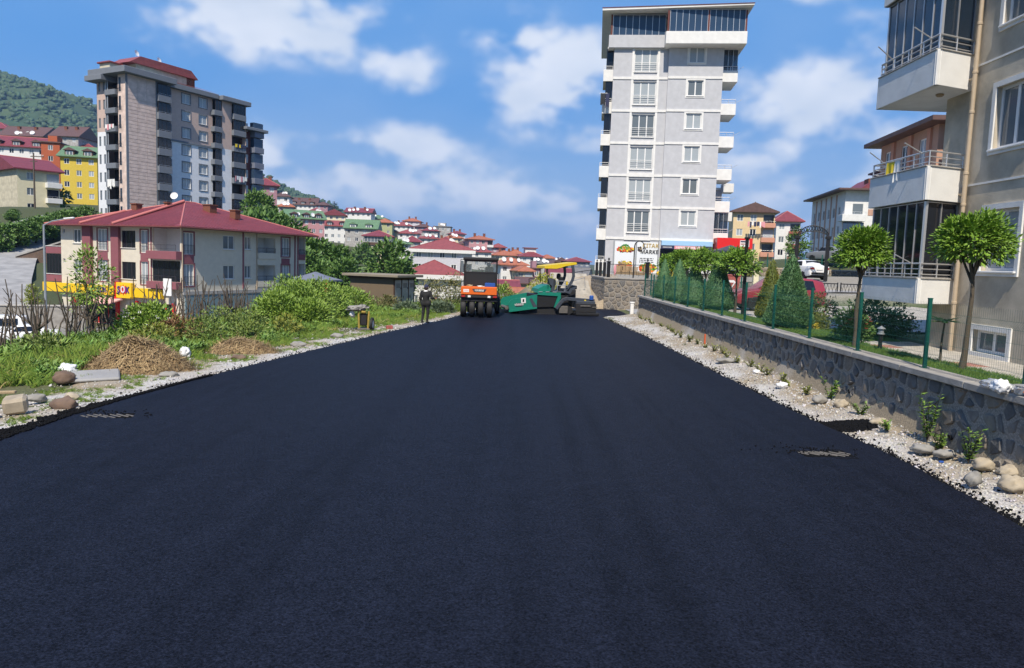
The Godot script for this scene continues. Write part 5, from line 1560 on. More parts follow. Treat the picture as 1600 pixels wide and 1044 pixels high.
	for z in [-0.25, -1.95]:
		g = Geo.new(); g.prism(pv.call([0.55, 0.10, 0.7, 0.0, 3.5, 0.0, 3.75, 0.14, 3.7, 0.42, 3.5, 0.5, 1.7, 0.46, 0.8, 0.3]), z - 0.16, z + 0.16)
		var tr := part(t, "track", g, M.rubber)
		for i in 20: box_part(tr, "track_pad", M.machine_dark, V(0.75 + i * 0.145, 0.02, z), V(0.10, 0.05, 0.34), 0.008)
	box_part(t, "mudguard", M.dusty_steel, V(3.15, 0.3, 0.05), V(0.5, 0.42, 0.08), 0.02)

# car body as a loft of cross sections; local +x is forward
func car(at: Vector3, yaw: float, paint: Material, label: String, st: Array, wb: float, r: float, glass: Array, called := "parked_car", group := "parked cars"):
	var t := thing(called, at, yaw, label, "car", group)
	var P := []
	for s in st:   # x, half width, sill, belt height, roof height, roof half width
		var row := []
		for sd in [-1.0, 1.0]:
			var q := [V(s[0], s[2], sd * s[1] * 0.90), V(s[0], s[2] + 0.12, sd * s[1] * 0.98), V(s[0], lerpf(s[2], s[3], 0.6), sd * s[1]), V(s[0], s[3] - 0.03, sd * s[1] * 0.985), V(s[0], s[3], sd * s[1] * 0.95), V(s[0], lerpf(s[3], s[4], 0.5), sd * lerpf(s[1] * 0.95, s[5], 0.45)), V(s[0], s[4] - 0.05, sd * s[5]), V(s[0], s[4], sd * s[5] * 0.82), V(s[0], s[4] + 0.01, 0)]
			if sd > 0: q.reverse(); q.pop_front()
			row += q
		P.append(row)
	var g := Geo.new(); g.grid(P)
	for e in [0, P.size() - 1]:   # close nose and tail
		var mid := Vector3.ZERO
		for q in P[e]: mid += q / P[e].size()
		for i in P[e].size() - 1:
			if e == 0: g.tri(mid, P[e][i], P[e][i + 1])
			else: g.tri(mid, P[e][i + 1], P[e][i])
		g.tri(mid, P[e][0], P[e][-1])
	part(t, "body", g, paint)
	for q in glass:   # [a, b, c, d] corner points, mirrored when the flag is set
		for sd in [1.0, -1.0]:
			var k := []
			for i in 4: k.append(V(q[i].x, q[i].y, q[i].z * sd))
			g = Geo.new()
			if sd > 0: g.quad(k[0], k[1], k[2], k[3])
			else: g.quad(k[3], k[2], k[1], k[0])
			part(t, "window", g, M.glass_dark)
			if not q[4]: break
	var w: float = st[st.size() / 2][1]
	for x in [-wb / 2, wb / 2]:
		for sd in [-1, 1]: wheel(t, V(x, r, sd * (w - 0.1)), V(0, 0, 1), r, 0.2, M.galvanised)
		box_part(t, "wheel_arch", M.black, V(x, r + 0.04, 0), V(r * 2.3, r * 1.5, w * 1.985), 0.05)
	var a: Array = st[0]
	var b: Array = st[-1]
	for sd in [-1, 1]:
		box_part(t, "tail_lamp", M.lamp_red, V(a[0] - 0.01, a[3] - 0.10, sd * a[1] * 0.78), V(0.06, 0.13, 0.34), 0.02); box_part(t, "headlight", M.pvc, V(b[0] - 0.02, b[3] - 0.10, sd * b[1] * 0.74), V(0.10, 0.13, 0.36), 0.03)
	box_part(t, "bumper", M.machine_dark, V(a[0] - 0.03, a[2] + 0.12, 0), V(0.1, 0.16, a[1] * 1.7), 0.03); box_part(t, "bumper", M.machine_dark, V(b[0] + 0.02, b[2] + 0.12, 0), V(0.1, 0.18, b[1] * 1.7), 0.03); box_part(t, "number_plate", M.white, V(a[0] - 0.035, a[3] - 0.16, 0), V(0.02, 0.11, 0.5), 0.004)
	return t

func saloon(at, yaw, paint, label):
	var st := [[-2.2, 0.74, 0.34, 0.92, 0.95, 0.62], [-2.12, 0.82, 0.27, 0.98, 1.0, 0.66], [-1.55, 0.86, 0.22, 1.0, 1.05, 0.66], [-0.95, 0.87, 0.2, 0.98, 1.40, 0.56], [-0.3, 0.87, 0.2, 0.96, 1.45, 0.58], [0.35, 0.87, 0.2, 0.95, 1.40, 0.56], [1.05, 0.86, 0.2, 0.93, 0.99, 0.66], [1.8, 0.82, 0.22, 0.84, 0.88, 0.64], [2.15, 0.72, 0.28, 0.70, 0.74, 0.56]]
	var gl := [[V(-1.47, 1.07, 0.6), V(-1.47, 1.07, -0.6), V(-1.0, 1.40, -0.5), V(-1.0, 1.40, 0.5), false], [V(0.95, 1.05, -0.62), V(0.95, 1.05, 0.62), V(0.42, 1.39, 0.52), V(0.42, 1.39, -0.52), false], [V(-1.1, 1.02, 0.815), V(0.75, 1.0, 0.815), V(0.3, 1.34, 0.66), V(-0.85, 1.36, 0.66), true]]
	return car(at, yaw, paint, label, st, 2.6, 0.31, gl)

func suv(at, yaw, paint, label):
	var st := [[-2.15, 0.78, 0.42, 1.02, 1.30, 0.60], [-2.05, 0.86, 0.34, 1.06, 1.50, 0.64], [-1.5, 0.90, 0.28, 1.06, 1.62, 0.66], [-0.7, 0.91, 0.27, 1.04, 1.66, 0.68], [0.0, 0.91, 0.27, 1.03, 1.64, 0.66], [0.5, 0.91, 0.27, 1.02, 1.52, 0.62], [1.15, 0.90, 0.28, 1.01, 1.08, 0.70], [1.85, 0.86, 0.3, 0.94, 1.0, 0.66], [2.18, 0.76, 0.36, 0.80, 0.84, 0.56]]
	var gl := [[V(-2.16, 1.14, 0.6), V(-2.16, 1.14, -0.6), V(-2.02, 1.48, -0.55), V(-2.02, 1.48, 0.55), false], [V(1.12, 1.10, -0.66), V(1.12, 1.10, 0.66), V(0.42, 1.57, 0.6), V(0.42, 1.57, -0.6), false], [V(-0.35, 1.08, 0.865), V(0.85, 1.06, 0.865), V(0.32, 1.50, 0.72), V(-0.35, 1.56, 0.735), true], [V(-1.6, 1.10, 0.86), V(-0.45, 1.08, 0.865), V(-0.45, 1.56, 0.735), V(-1.5, 1.52, 0.735), true]]
	return car(at, yaw, paint, label, st, 2.65, 0.35, gl)

func van(at, yaw, paint, label):
	var st := [[-2.3, 0.82, 0.38, 1.15, 1.80, 0.72], [-2.2, 0.88, 0.3, 1.15, 1.88, 0.76], [-1.0, 0.9, 0.26, 1.15, 1.93, 0.78], [0.5, 0.9, 0.26, 1.13, 1.92, 0.76], [1.0, 0.9, 0.26, 1.1, 1.80, 0.70], [1.65, 0.88, 0.27, 1.06, 1.14, 0.72], [2.1, 0.84, 0.3, 0.95, 1.0, 0.66], [2.3, 0.74, 0.36, 0.80, 0.84, 0.58]]
	var gl := [[V(1.62, 1.18, -0.7), V(1.62, 1.18, 0.7), V(1.05, 1.80, 0.64), V(1.05, 1.80, -0.64), false], [V(0.3, 1.2, 0.875), V(1.4, 1.16, 0.86), V(0.95, 1.70, 0.76), V(0.3, 1.76, 0.80), true], [V(-1.9, 1.2, 0.875), V(0.15, 1.2, 0.88), V(0.15, 1.76, 0.80), V(-1.9, 1.74, 0.79), true]]
	return car(at, yaw, paint, label, st, 2.7, 0.32, gl, "parked_van")

func vehicles():
	suv(V(12.9, 0.93, -36.6), PI + 0.06, M.car_red, "dark red hatchback parked behind the cone conifers")
	saloon(V(22.4, 2.36, -57.6), PI / 2 + 0.12, M.car_white, "white saloon seen from behind at the black garden arch")
	saloon(V(15.6, 2.26, -59.4), 0.05, M.car_white, "white car parked in front of the blue shop sign")
	saloon(V(30.5, 4.0, -72.5), 2.1, M.car_grey, "pale grey car parked on the slope beyond the white saloon")
	van(V(-38.0, -4.2, -53.6), -2.7, M.car_white, "white van parked at the left behind the stakes")
	saloon(V(-34.8, -4.2, -52.6), -2.6, M.car_white, "white car parked right of the white van below the shop")
	saloon(V(-27.0, -4.15, -57.5), -0.5, M.car_white, "white car parked under the yellow shop sign")
	saloon(V(-24.0, -4.15, -58.5), -0.4, M.car_grey, "grey car parked under the yellow shop sign's right end")

# smooth union of tapered capsules, meshed with surface nets; bones: [a, b, ra, rb, colour]
func sdf(g: Geo, bones: Array, cell: float, kk: float):
	var lo := Vector3.ONE * 1e9
	var hi := -lo
	for b in bones:
		for i in 2:
			lo = lo.min(b[i] - Vector3.ONE * (b[2 + i] + 2 * cell)); hi = hi.max(b[i] + Vector3.ONE * (b[2 + i] + 2 * cell))
	var N := Vector3i(((hi - lo) / cell).ceil()) + Vector3i.ONE
	var F := PackedFloat32Array(); F.resize(N.x * N.y * N.z); F.fill(9.0)
	for b in bones:
		var reach := Vector3.ONE * (maxf(b[2], b[3]) + kk + 2.5 * cell)
		var a0 := Vector3i(((b[0].min(b[1]) - reach - lo) / cell).floor()).max(Vector3i.ZERO)
		var a1 := Vector3i(((b[0].max(b[1]) + reach - lo) / cell).ceil()).min(N - Vector3i.ONE)
		var ab: Vector3 = b[1] - b[0]
		var l2 := maxf(ab.length_squared(), 1e-9)
		for z in range(a0.z, a1.z + 1):
			for y in range(a0.y, a1.y + 1):
				for x in range(a0.x, a1.x + 1):
					var p := lo + V(x, y, z) * cell
					var t := clampf((p - b[0]).dot(ab) / l2, 0, 1)
					var d: float = (p - b[0] - ab * t).length() - lerpf(b[2], b[3], t)
					var q := (z * N.y + y) * N.x + x
					var o := F[q]
					var h := maxf(kk - absf(o - d), 0.0) / kk
					F[q] = minf(o, d) - h * h * kk * 0.25
	var at := {}
	var pos := []
	var nor := []
	var cl := []
	for z in N.z - 1:
		for y in N.y - 1:
			for x in N.x - 1:
				var q := (z * N.y + y) * N.x + x
				var s := 0
				var sum := Vector3.ZERO
				var cnt := 0
				var f := [F[q], F[q + 1], F[q + N.x], F[q + N.x + 1], F[q + N.x * N.y], F[q + N.x * N.y + 1], F[q + N.x * N.y + N.x], F[q + N.x * N.y + N.x + 1]]
				for i in 8:
					if f[i] < 0: s += 1
				if s == 0 or s == 8: continue
				for e in [[0, 1], [2, 3], [4, 5], [6, 7], [0, 2], [1, 3], [4, 6], [5, 7], [0, 4], [1, 5], [2, 6], [3, 7]]:
					var fa: float = f[e[0]]
					var fc: float = f[e[1]]
					if (fa < 0) != (fc < 0):
						var pa := V(e[0] & 1, (e[0] >> 1) & 1, e[0] >> 2)
						var pc := V(e[1] & 1, (e[1] >> 1) & 1, e[1] >> 2)
						sum += pa.lerp(pc, fa / (fa - fc)); cnt += 1
				var p := lo + (V(x, y, z) + sum / cnt) * cell
				at[q] = pos.size(); pos.append(p)
				nor.append(V(f[1] + f[3] + f[5] + f[7] - f[0] - f[2] - f[4] - f[6], f[2] + f[3] + f[6] + f[7] - f[0] - f[1] - f[4] - f[5], f[4] + f[5] + f[6] + f[7] - f[0] - f[1] - f[2] - f[3]).normalized())
				var best := 1e9
				var bc := Color.WHITE
				for b in bones:
					var ab: Vector3 = b[1] - b[0]
					var t := clampf((p - b[0]).dot(ab) / maxf(ab.length_squared(), 1e-9), 0, 1)
					var d: float = (p - b[0] - ab * t).length() - lerpf(b[2], b[3], t)
					if d < best: best = d; bc = b[4]
				cl.append(bc)
	var st := [1, N.x, N.x * N.y]
	for z in range(1, N.z - 1):
		for y in range(1, N.y - 1):
			for x in range(1, N.x - 1):
				var q := (z * N.y + y) * N.x + x
				for ax in 3:
					if (F[q] < 0) == (F[q + st[ax]] < 0): continue
					var u: int = st[(ax + 1) % 3]
					var w: int = st[(ax + 2) % 3]
					var k := [at.get(q - u - w, -1), at.get(q - w, -1), at.get(q, -1), at.get(q - u, -1)]
					if k.has(-1): continue
					if F[q] > 0: k.reverse()
					for tri in [[0, 1, 2], [0, 2, 3]]:
						g.col = cl[k[tri[0]]]
						g.tri3(pos[k[tri[0]]], pos[k[tri[1]]], pos[k[tri[2]]], nor[k[tri[0]]], nor[k[tri[1]]], nor[k[tri[2]]])

func hand_bones(w: Vector3, dir: Vector3, side: Vector3, curl: Vector3, c: Color) -> Array:   # wrist, finger direction, thumb side, curling direction
	var out := [[w, w + dir * 0.05, 0.024, 0.026, c]]
	for i in 4:
		var r := w + dir * 0.075 + side * (0.030 - 0.020 * i)
		out.append([w + dir * 0.03 + side * (0.018 - 0.012 * i), r, 0.017, 0.012, c])
		var l: float = [0.036, 0.041, 0.038, 0.029][i]
		var k1 := r + (dir * 0.9 + curl * 0.45).normalized() * l
		var k2 := k1 + (dir * 0.45 + curl * 0.9).normalized() * l * 0.75
		out.append([r, k1, 0.0095, 0.009, c]); out.append([k1, k2, 0.009, 0.0085, c]); out.append([k2, k2 + (curl - dir * 0.2).normalized() * l * 0.5, 0.0085, 0.008, c])
	var b := w + dir * 0.025 + side * 0.028
	var m := b + (dir * 0.6 + side * 0.7).normalized() * 0.04
	out.append([w + dir * 0.02 + side * 0.012, b, 0.018, 0.014, c]); out.append([b, m, 0.0125, 0.011, c]); out.append([m, m + (dir * 0.8 + curl * 0.5).normalized() * 0.03, 0.011, 0.009, c])
	return out

func person():
	var t := thing("person", V(-3.9, 0.0, -33.2), -0.28, "person in black jacket and dark cap standing with back turned at the road's edge", "person")
	var jk := Color(0.012, 0.012, 0.014)
	var tr := Color(0.016, 0.016, 0.019)
	var sk := Color(0.42, 0.24, 0.16)
	var sh := Color(0.02, 0.018, 0.016)
	var hair := Color(0.02, 0.014, 0.01)
	# faces -z; x to the right of the picture
	var b := [
		[V(-0.10, 0.90, 0), V(0.10, 0.90, 0), 0.125, 0.125, tr], [V(0, 1.0, 0), V(0, 1.18, 0.0), 0.15, 0.155, jk], [V(-0.07, 1.28, 0), V(0.07, 1.28, 0), 0.145, 0.145, jk], [V(-0.17, 1.395, 0), V(0.17, 1.395, 0), 0.07, 0.07, jk], [V(-0.09, 0.88, 0.01), V(0.09, 0.88, 0.01), 0.14, 0.14, jk],
		[V(0, 1.40, 0), V(0, 1.53, -0.01), 0.06, 0.055, sk], [V(0, 1.585, -0.01), V(0, 1.635, 0.0), 0.083, 0.088, sk], [V(0, 1.55, -0.05), V(0, 1.53, -0.06), 0.05, 0.04, sk], [V(0, 1.60, -0.10), V(0, 1.575, -0.112), 0.012, 0.014, sk], [V(-0.088, 1.59, 0.0), V(-0.092, 1.61, 0.005), 0.016, 0.018, sk], [V(0.088, 1.59, 0.0), V(0.092, 1.61, 0.005), 0.016, 0.018, sk], [V(-0.03, 1.56, 0.05), V(0.03, 1.56, 0.05), 0.055, 0.055, hair],
		[V(-0.205, 1.38, 0), V(-0.265, 1.12, 0.02), 0.068, 0.056, jk], [V(-0.265, 1.12, 0.02), V(-0.235, 0.90, -0.06), 0.054, 0.042, jk], [V(0.205, 1.38, 0), V(0.29, 1.14, 0.01), 0.068, 0.056, jk], [V(0.29, 1.14, 0.01), V(0.33, 1.10, -0.22), 0.054, 0.042, jk],
		[V(-0.10, 0.86, 0), V(-0.125, 0.48, -0.01), 0.098, 0.066, tr], [V(-0.125, 0.48, -0.01), V(-0.15, 0.10, 0.03), 0.064, 0.050, tr], [V(0.10, 0.86, 0), V(0.10, 0.48, -0.015), 0.098, 0.066, tr], [V(0.10, 0.48, -0.015), V(0.085, 0.10, 0.02), 0.064, 0.050, tr],
		[V(-0.15, 0.045, 0.05), V(-0.165, 0.035, -0.14), 0.042, 0.034, sh], [V(0.085, 0.045, 0.04), V(0.105, 0.035, -0.15), 0.042, 0.034, sh]]
	var g := Geo.new()
	sdf(g, b, 0.019, 0.05)
	sdf(g, hand_bones(V(0.335, 1.10, -0.25), V(0.15, 0.35, -0.9).normalized(), V(-1, 0.2, 0).normalized(), V(0, 0.6, 0.7).normalized(), sk), 0.0052, 0.008)
	sdf(g, hand_bones(V(-0.232, 0.88, -0.07), V(0.05, -1, -0.15).normalized(), V(0, -0.1, -1).normalized(), V(1, -0.1, 0).normalized(), sk), 0.0052, 0.008)
	part(t, "body", g, M.skin_cloth)
	g = Geo.new(); g.lathe(V(0, 1.635, 0.0), Vector3.UP, [Vector2(0.101, -0.025), Vector2(0.105, 0.01), Vector2(0.095, 0.06), Vector2(0.06, 0.095), Vector2(0.001, 0.105)], 18); g.prism(PackedVector2Array([Vector2(-0.08, 0.0), Vector2(0.08, 0.0), Vector2(0.06, 0.085), Vector2(-0.06, 0.085)]), -0.008, 0.006, Transform3D(Basis(V(1, 0, 0), -PI / 2), V(0, 1.625, -0.085)))
	part(t, "cap", g, M.cloth_navy)
	g = Geo.new(); g.blob(V(0, 1.435, 0.055), V(0.10, 0.045, 0.075), fb, 0.3, 8); part(t, "hood", g, M.cloth_white)
	g = Geo.new(); g.box(V(0.345, 1.205, -0.32), V(0.07, 0.14, 0.01), Basis.from_euler(V(-0.6, 0, 0)), 0.004)
	single("phone", g, M.black, t.transform, "small dark phone held in the standing person's right hand", "phone")

func compactor_and_shed():
	var t := thing("plate_compactor", V(-6.0, -0.09, -29.8), 0.25, "yellow vibrating plate compactor under a grey cover on the left verge", "compactor")
	var g := Geo.new()
	for s in [-1, 1]: g.box(V(s * 0.19, 0.42, 0), V(0.07, 0.72, 0.34), Basis(V(0, 0, 1), s * -0.05), 0.02)
	part(t, "frame", g, M.worn_yellow)
	box_part(t, "engine", M.machine_dark, V(0, 0.45, -0.02), V(0.28, 0.5, 0.28), 0.04); box_part(t, "base_plate", M.dusty_steel, V(0, 0.06, 0), V(0.5, 0.08, 0.6), 0.02)
	box_part(t, "fuel_tank", M.worn_yellow, V(-0.02, 0.76, 0.1), V(0.26, 0.14, 0.2), 0.05)
	g = Geo.new(); g.path([V(0.16, 0.6, -0.1), V(0.22, 0.95, -0.45), V(-0.22, 0.95, -0.45), V(-0.16, 0.6, -0.1)], [0.018, 0.018, 0.018, 0.018], 6); part(t, "handle", g, M.machine_dark)
	wheel(t, V(0.34, 0.27, 0.1), V(1, 0, 0.3).normalized(), 0.27, 0.1, M.pvc)
	g = Geo.new(); g.blob(V(-0.14, 0.86, 0), V(0.36, 0.11, 0.3), fb, 0.9, 12, 2.0, 1.5)
	single("tarpaulin", g, M.rock_grey, t.transform * Transform3D(Basis(V(0, 0, 1), 0.15), V(0.02, 0.06, 0)), "grey tarpaulin draped over the yellow compactor", "tarpaulin")
	crumpled("plastic_bag", V(-6.42, 0.48, -29.65), V(0.10, 0.14, 0.1), M.plastic_bag, "white plastic hanging from the compactor's cover", "bag")
	g = Geo.new(); g.box(V(0, 0.08, 0), V(0.26, 0.16, 0.16), Basis.IDENTITY, 0.02)
	single("brick_block", g, M.dull_red, at3(-5.05, -0.07, -30.4, 0.5), "red brick lying on the verge beside the compactor", "brick")
	# transformer kiosk
	t = thing("utility_shed", V(-10.2, -1.3, -46.4), -0.337, "low brown utility shed with flat roof and grey metal doors in the weeds", "shed")
	box_part(t, "wall", M.shed, V(1.51, 1.5, -1.38), V(3.02, 3.0, 2.76))
	box_part(t, "roof", M.shed_roof, V(1.55, 3.06, -1.38), V(3.9, 0.16, 3.5), 0.02); box_part(t, "eaves_band", M.dark_brown, V(1.51, 2.93, -1.38), V(3.2, 0.1, 2.94))
	for k in 3:
		var d := box_part(t, "door", M.galvanised, V(3.035, 1.65, -0.55 - k * 0.92), V(0.05, 2.3, 0.80), 0.01)
		box_part(d, "handle", M.black, V(3.075, 1.75, -0.30 - k * 0.92), V(0.03, 0.16, 0.03))
		for y in [0.9, 2.3]: box_part(d, "hinge", M.machine_dark, V(3.07, y, -0.88 - k * 0.92), V(0.03, 0.1, 0.04))
		for i in 5: box_part(d, "louvre", M.machine_grey, V(3.066, 2.35 + i * 0.06, -0.55 - k * 0.92), V(0.012, 0.03, 0.5))
	for z in [-0.08, -1.01, -1.93, -2.70]: box_part(t, "door_post", M.dark_brown, V(3.04, 1.5, z), V(0.06, 2.8, 0.1))

# ---------- left-hand side: rough verge, stakes, hay, bushes
func verge_x(z: float) -> float: return along(ROAD_L, z) - 1.75 - 0.8 * smoothstep(-24.0, -14.0, z) + 0.5 * smoothstep(-26.0, -40.0, z)

func rough_grass():
	var kinds := []
	for v in 4:
		var g := Geo.new()
		for k in 15:
			var a := rr(0, TAU)
			var lean := rr(0.15, 0.9)
			var d := V(cos(a) * lean, 1.0, sin(a) * lean).normalized()
			var h := rr(0.14, 0.34) * (1.4 if v == 1 else 1.0)
			g.col = Color(0.085, 0.17, 0.025).lerp(Color(0.22, 0.29, 0.06), rng.randf())
			if rng.randf() < (0.3 if v == 2 else 0.06): g.col = Color(0.40, 0.32, 0.16)
			var p := V(rr(-0.07, 0.07), 0, rr(-0.07, 0.07))
			var up := V(-d.z, 0.2, d.x).normalized()
			var w := rr(0.008, 0.016)
			var tip := p + d * h + V(cos(a), -0.35, sin(a)) * h * lean * 0.35
			var s := d.cross(up).normalized() * w
			g.tri(p - s, p + s, p + d * h * 0.6 + s * 0.7); g.tri(p - s, p + d * h * 0.6 + s * 0.7, p + d * h * 0.6 - s * 0.7); g.tri(p + d * h * 0.6 - s * 0.7, p + d * h * 0.6 + s * 0.7, tip)
		if v == 3:   # broad-leaved herb
			g = Geo.new()
			for k in 22:
				var a := rr(0, TAU)
				var d := V(cos(a), rr(0.1, 1.4), sin(a)).normalized()
				g.col = Color(0.07, 0.15, 0.025).lerp(Color(0.17, 0.27, 0.06), rng.randf())
				g.leaf(V(rr(-0.05, 0.05), rr(0.0, 0.28), rr(-0.05, 0.05)), d, V(-d.x * 0.3, 1, -d.z * 0.3).normalized(), rr(0.08, 0.17), rr(0.04, 0.07))
		kinds.append(g.mesh())
	var lists := [[], [], [], []]
	var cols := [[], [], [], []]
	for k in 26000:
		var z := -6.0 - 42.0 * pow(rng.randf(), 1.25)
		var off := 9.0 * pow(rng.randf(), 1.5) - 0.35
		var x := verge_x(z) - off
		var n := fb.get_noise_2d(x * 25, z * 25)
		if off < 1.2 and n < -0.05 + 0.35 * (1.2 - off) - 0.2: continue
		if Vector2(x + 9.15, z + 18.1).length() < 1.2: continue
		var v := 0
		var q := fb.get_noise_2d(x * 12 + 400, z * 12)
		var pick := rng.randf()
		if off > 0.8 and q > -0.05: v = 3 if pick < 0.62 else 1
		elif q < -0.1: v = 2
		else: v = 0 if pick < 0.7 else 1
		if off < 0.9 and v == 1: v = 0
		var s := rr(0.6, 1.15) * (0.55 if off < 0.6 else 1.0) * (1.0 + 0.45 * smoothstep(1.5, 4.0, off))
		lists[v].append(Transform3D(Basis(Vector3.UP, rr(0, TAU)).scaled(V(s, s * rr(0.8, 1.2), s)), V(x, height(x, z) - 0.01, z)))
		var b := rr(0.9, 1.45)
		cols[v].append(Color(b * rr(0.9, 1.15), b, b * rr(0.8, 1.0)))
	# sparse tufts on the gravel and along the crest behind the machines
	for k in 4000:
		var z := -8.0 - 30.0 * rng.randf()
		var x := along(ROAD_L, z) - rr(0.5, 2.6)
		if fb.get_noise_2d(x * 30 + 90, z * 30) < 0.05: continue
		lists[0].append(Transform3D(Basis(Vector3.UP, rr(0, TAU)).scaled(V(0.5, 0.3, 0.5)), V(x, height(x, z), z))); cols[0].append(Color(1.0, 1.0, 0.8))
	for k in 2500:
		var z := rr(-54.0, -42.5)
		var x := rr(-9.0, 1.5)
		if x > along(ROAD_L, z) - 0.3 and z > -50.2: continue
		var v := 3 if rng.randf() < 0.4 else 1
		lists[v].append(Transform3D(Basis(Vector3.UP, rr(0, TAU)).scaled(Vector3.ONE * rr(0.9, 1.6)), V(x, height(x, z), z))); cols[v].append(Color(1.05, 1.0, 0.85))
	var lab := ["short yellowish grass of the left verge", "taller seeding grass of the left verge", "dry straw-coloured grass of the left verge", "leafy green herbs among the verge grass"]
	for v in 4: add_child(tag(scatter(["verge_grass", "tall_grass", "dry_grass", "herbs"][v], kinds[v], M.leaf, lists[v], cols[v]), lab[v], "grass"))

func hay(at: Vector3, R: Vector3, label: String, n: int):
	var t := thing("hay_heap", at, 0, label, "hay heap", "heaps of cut hay")
	var P := []
	for j in 12:
		var row := []
		for i in 33:
			var a := TAU * (i % 32) / 32.0
			var q := j / 11.0
			var k := 1.0 + 0.25 * fb.get_noise_2d(cos(a) * 60 + at.x * 9, sin(a) * 60)
			row.append(V(cos(a) * R.x * q * k, R.y * (pow(cos(q * PI / 2), 1.2)) * (1.0 + 0.22 * fb.get_noise_2d(cos(a) * q * 130, sin(a) * q * 130)) - 0.08 * q, sin(a) * R.z * q * k))
		P.append(row)
	var g := Geo.new(); g.col = Color(0.23, 0.16, 0.085); g.grid(P)
	part(t, "mound", g, M.straw)
	g = Geo.new()
	for k in n:
		var j := 1 + rng.randi() % 10
		var i := rng.randi() % 32
		var p: Vector3 = P[j][i].lerp(P[j + 1][i + 1], rng.randf())
		var nn: Vector3 = (p * V(1.0 / R.x, 1.6 / R.y, 1.0 / R.z)).normalized()
		var d := dirv(); d = (d - nn * d.dot(nn) * 0.75).normalized()
		var s := d.cross(nn).normalized() * rr(0.004, 0.009)
		var l := rr(0.15, 0.5)
		g.col = Color(0.17, 0.11, 0.055).lerp(Color(0.46, 0.34, 0.18), pow(rng.randf(), 1.5))
		p += nn * rr(0.0, 0.05)
		var m := p + nn * 0.02
		g.quad(p - d * l / 2 - s, p - d * l / 2 + s, m + s, m - s); g.quad(m - s, m + s, p + d * l / 2 + s, p + d * l / 2 - s)
	part(t, "straw", g, M.straw).set_meta("kind", "stuff")

func stakes():
	var kinds := []
	for v in 7:
		var g := Geo.new()
		var p := V(0, -0.3, 0)
		var pts := [p]
		var rs := [0.024]
		for i in 5:
			p += V(rr(-0.05, 0.05), 0.44, rr(-0.05, 0.05)); pts.append(p); rs.append(0.024 - 0.003 * (i + 1))
		g.path(pts, rs, 5)
		for i in 2 + v % 3:
			var q: Vector3 = pts[2 + i % 3]
			var a := rr(0, TAU)
			g.tube(q, q + V(cos(a) * 0.18, 0.22, sin(a) * 0.18), 0.011, 0.005, 4)
		kinds.append(g.mesh())
	var grp := "bare stakes in the vegetable plot"
	for k in 170:
		var u := pow(k / 169.0, 1.25)
		var z := -20.5 - 25.0 * u + rr(-1.2, 1.2)
		var row := rr(-0.3, 0.3) + (rng.randi() % 3) * 0.9
		var x := -12.6 - row - 1.3 * (1.0 - u) + 0.6 * u
		var s := rr(0.75, 1.25)
		var b := Basis.from_euler(V(rr(-0.14, 0.14), rr(0, TAU), rr(-0.14, 0.14))).scaled(V(1.6, s, 1.6))
		single("bean_stake", kinds[k % 7], M.stake_wood, Transform3D(b, V(x, height(x, z), z)), "thin bare wooden stake stuck in the weedy plot at the left", "stake", grp)
	# pollarded trunks
	for k in 3:
		var p: Vector3 = [V(-14.4, -0.5, -22.4), V(-14.6, -0.5, -25.6), V(-11.8, -0.5, -31.5)][k]
		var t := thing("bare_trunk", p, rr(0, 6), ["bare pollarded trunk beside the lamp post's foot", "forked bare trunk with upswept branches behind the stakes", "tangle of dry bare branches left of the big bush"][k], "tree", "bare trunks in the plot")
		var g := Geo.new(); g.path([V(0, -0.3, 0), V(0.03, 0.5, 0), V(-0.02, 1.0, 0.02)], [0.10, 0.085, 0.07], 8); part(t, "trunk", g, M.bark)
		g = Geo.new()
		for i in 9 if k == 2 else 6:
			var a := TAU * i / 6 + rr(-0.4, 0.4)
			var e := V(cos(a) * rr(0.3, 0.8), rr(1.3, 2.1), sin(a) * rr(0.3, 0.6))
			g.path([V(0, 0.8, 0), V(e.x * 0.7, 1.1, e.z * 0.7), e], [0.045, 0.03, 0.012], 5)
		part(t, "branches", g, M.stake_wood)

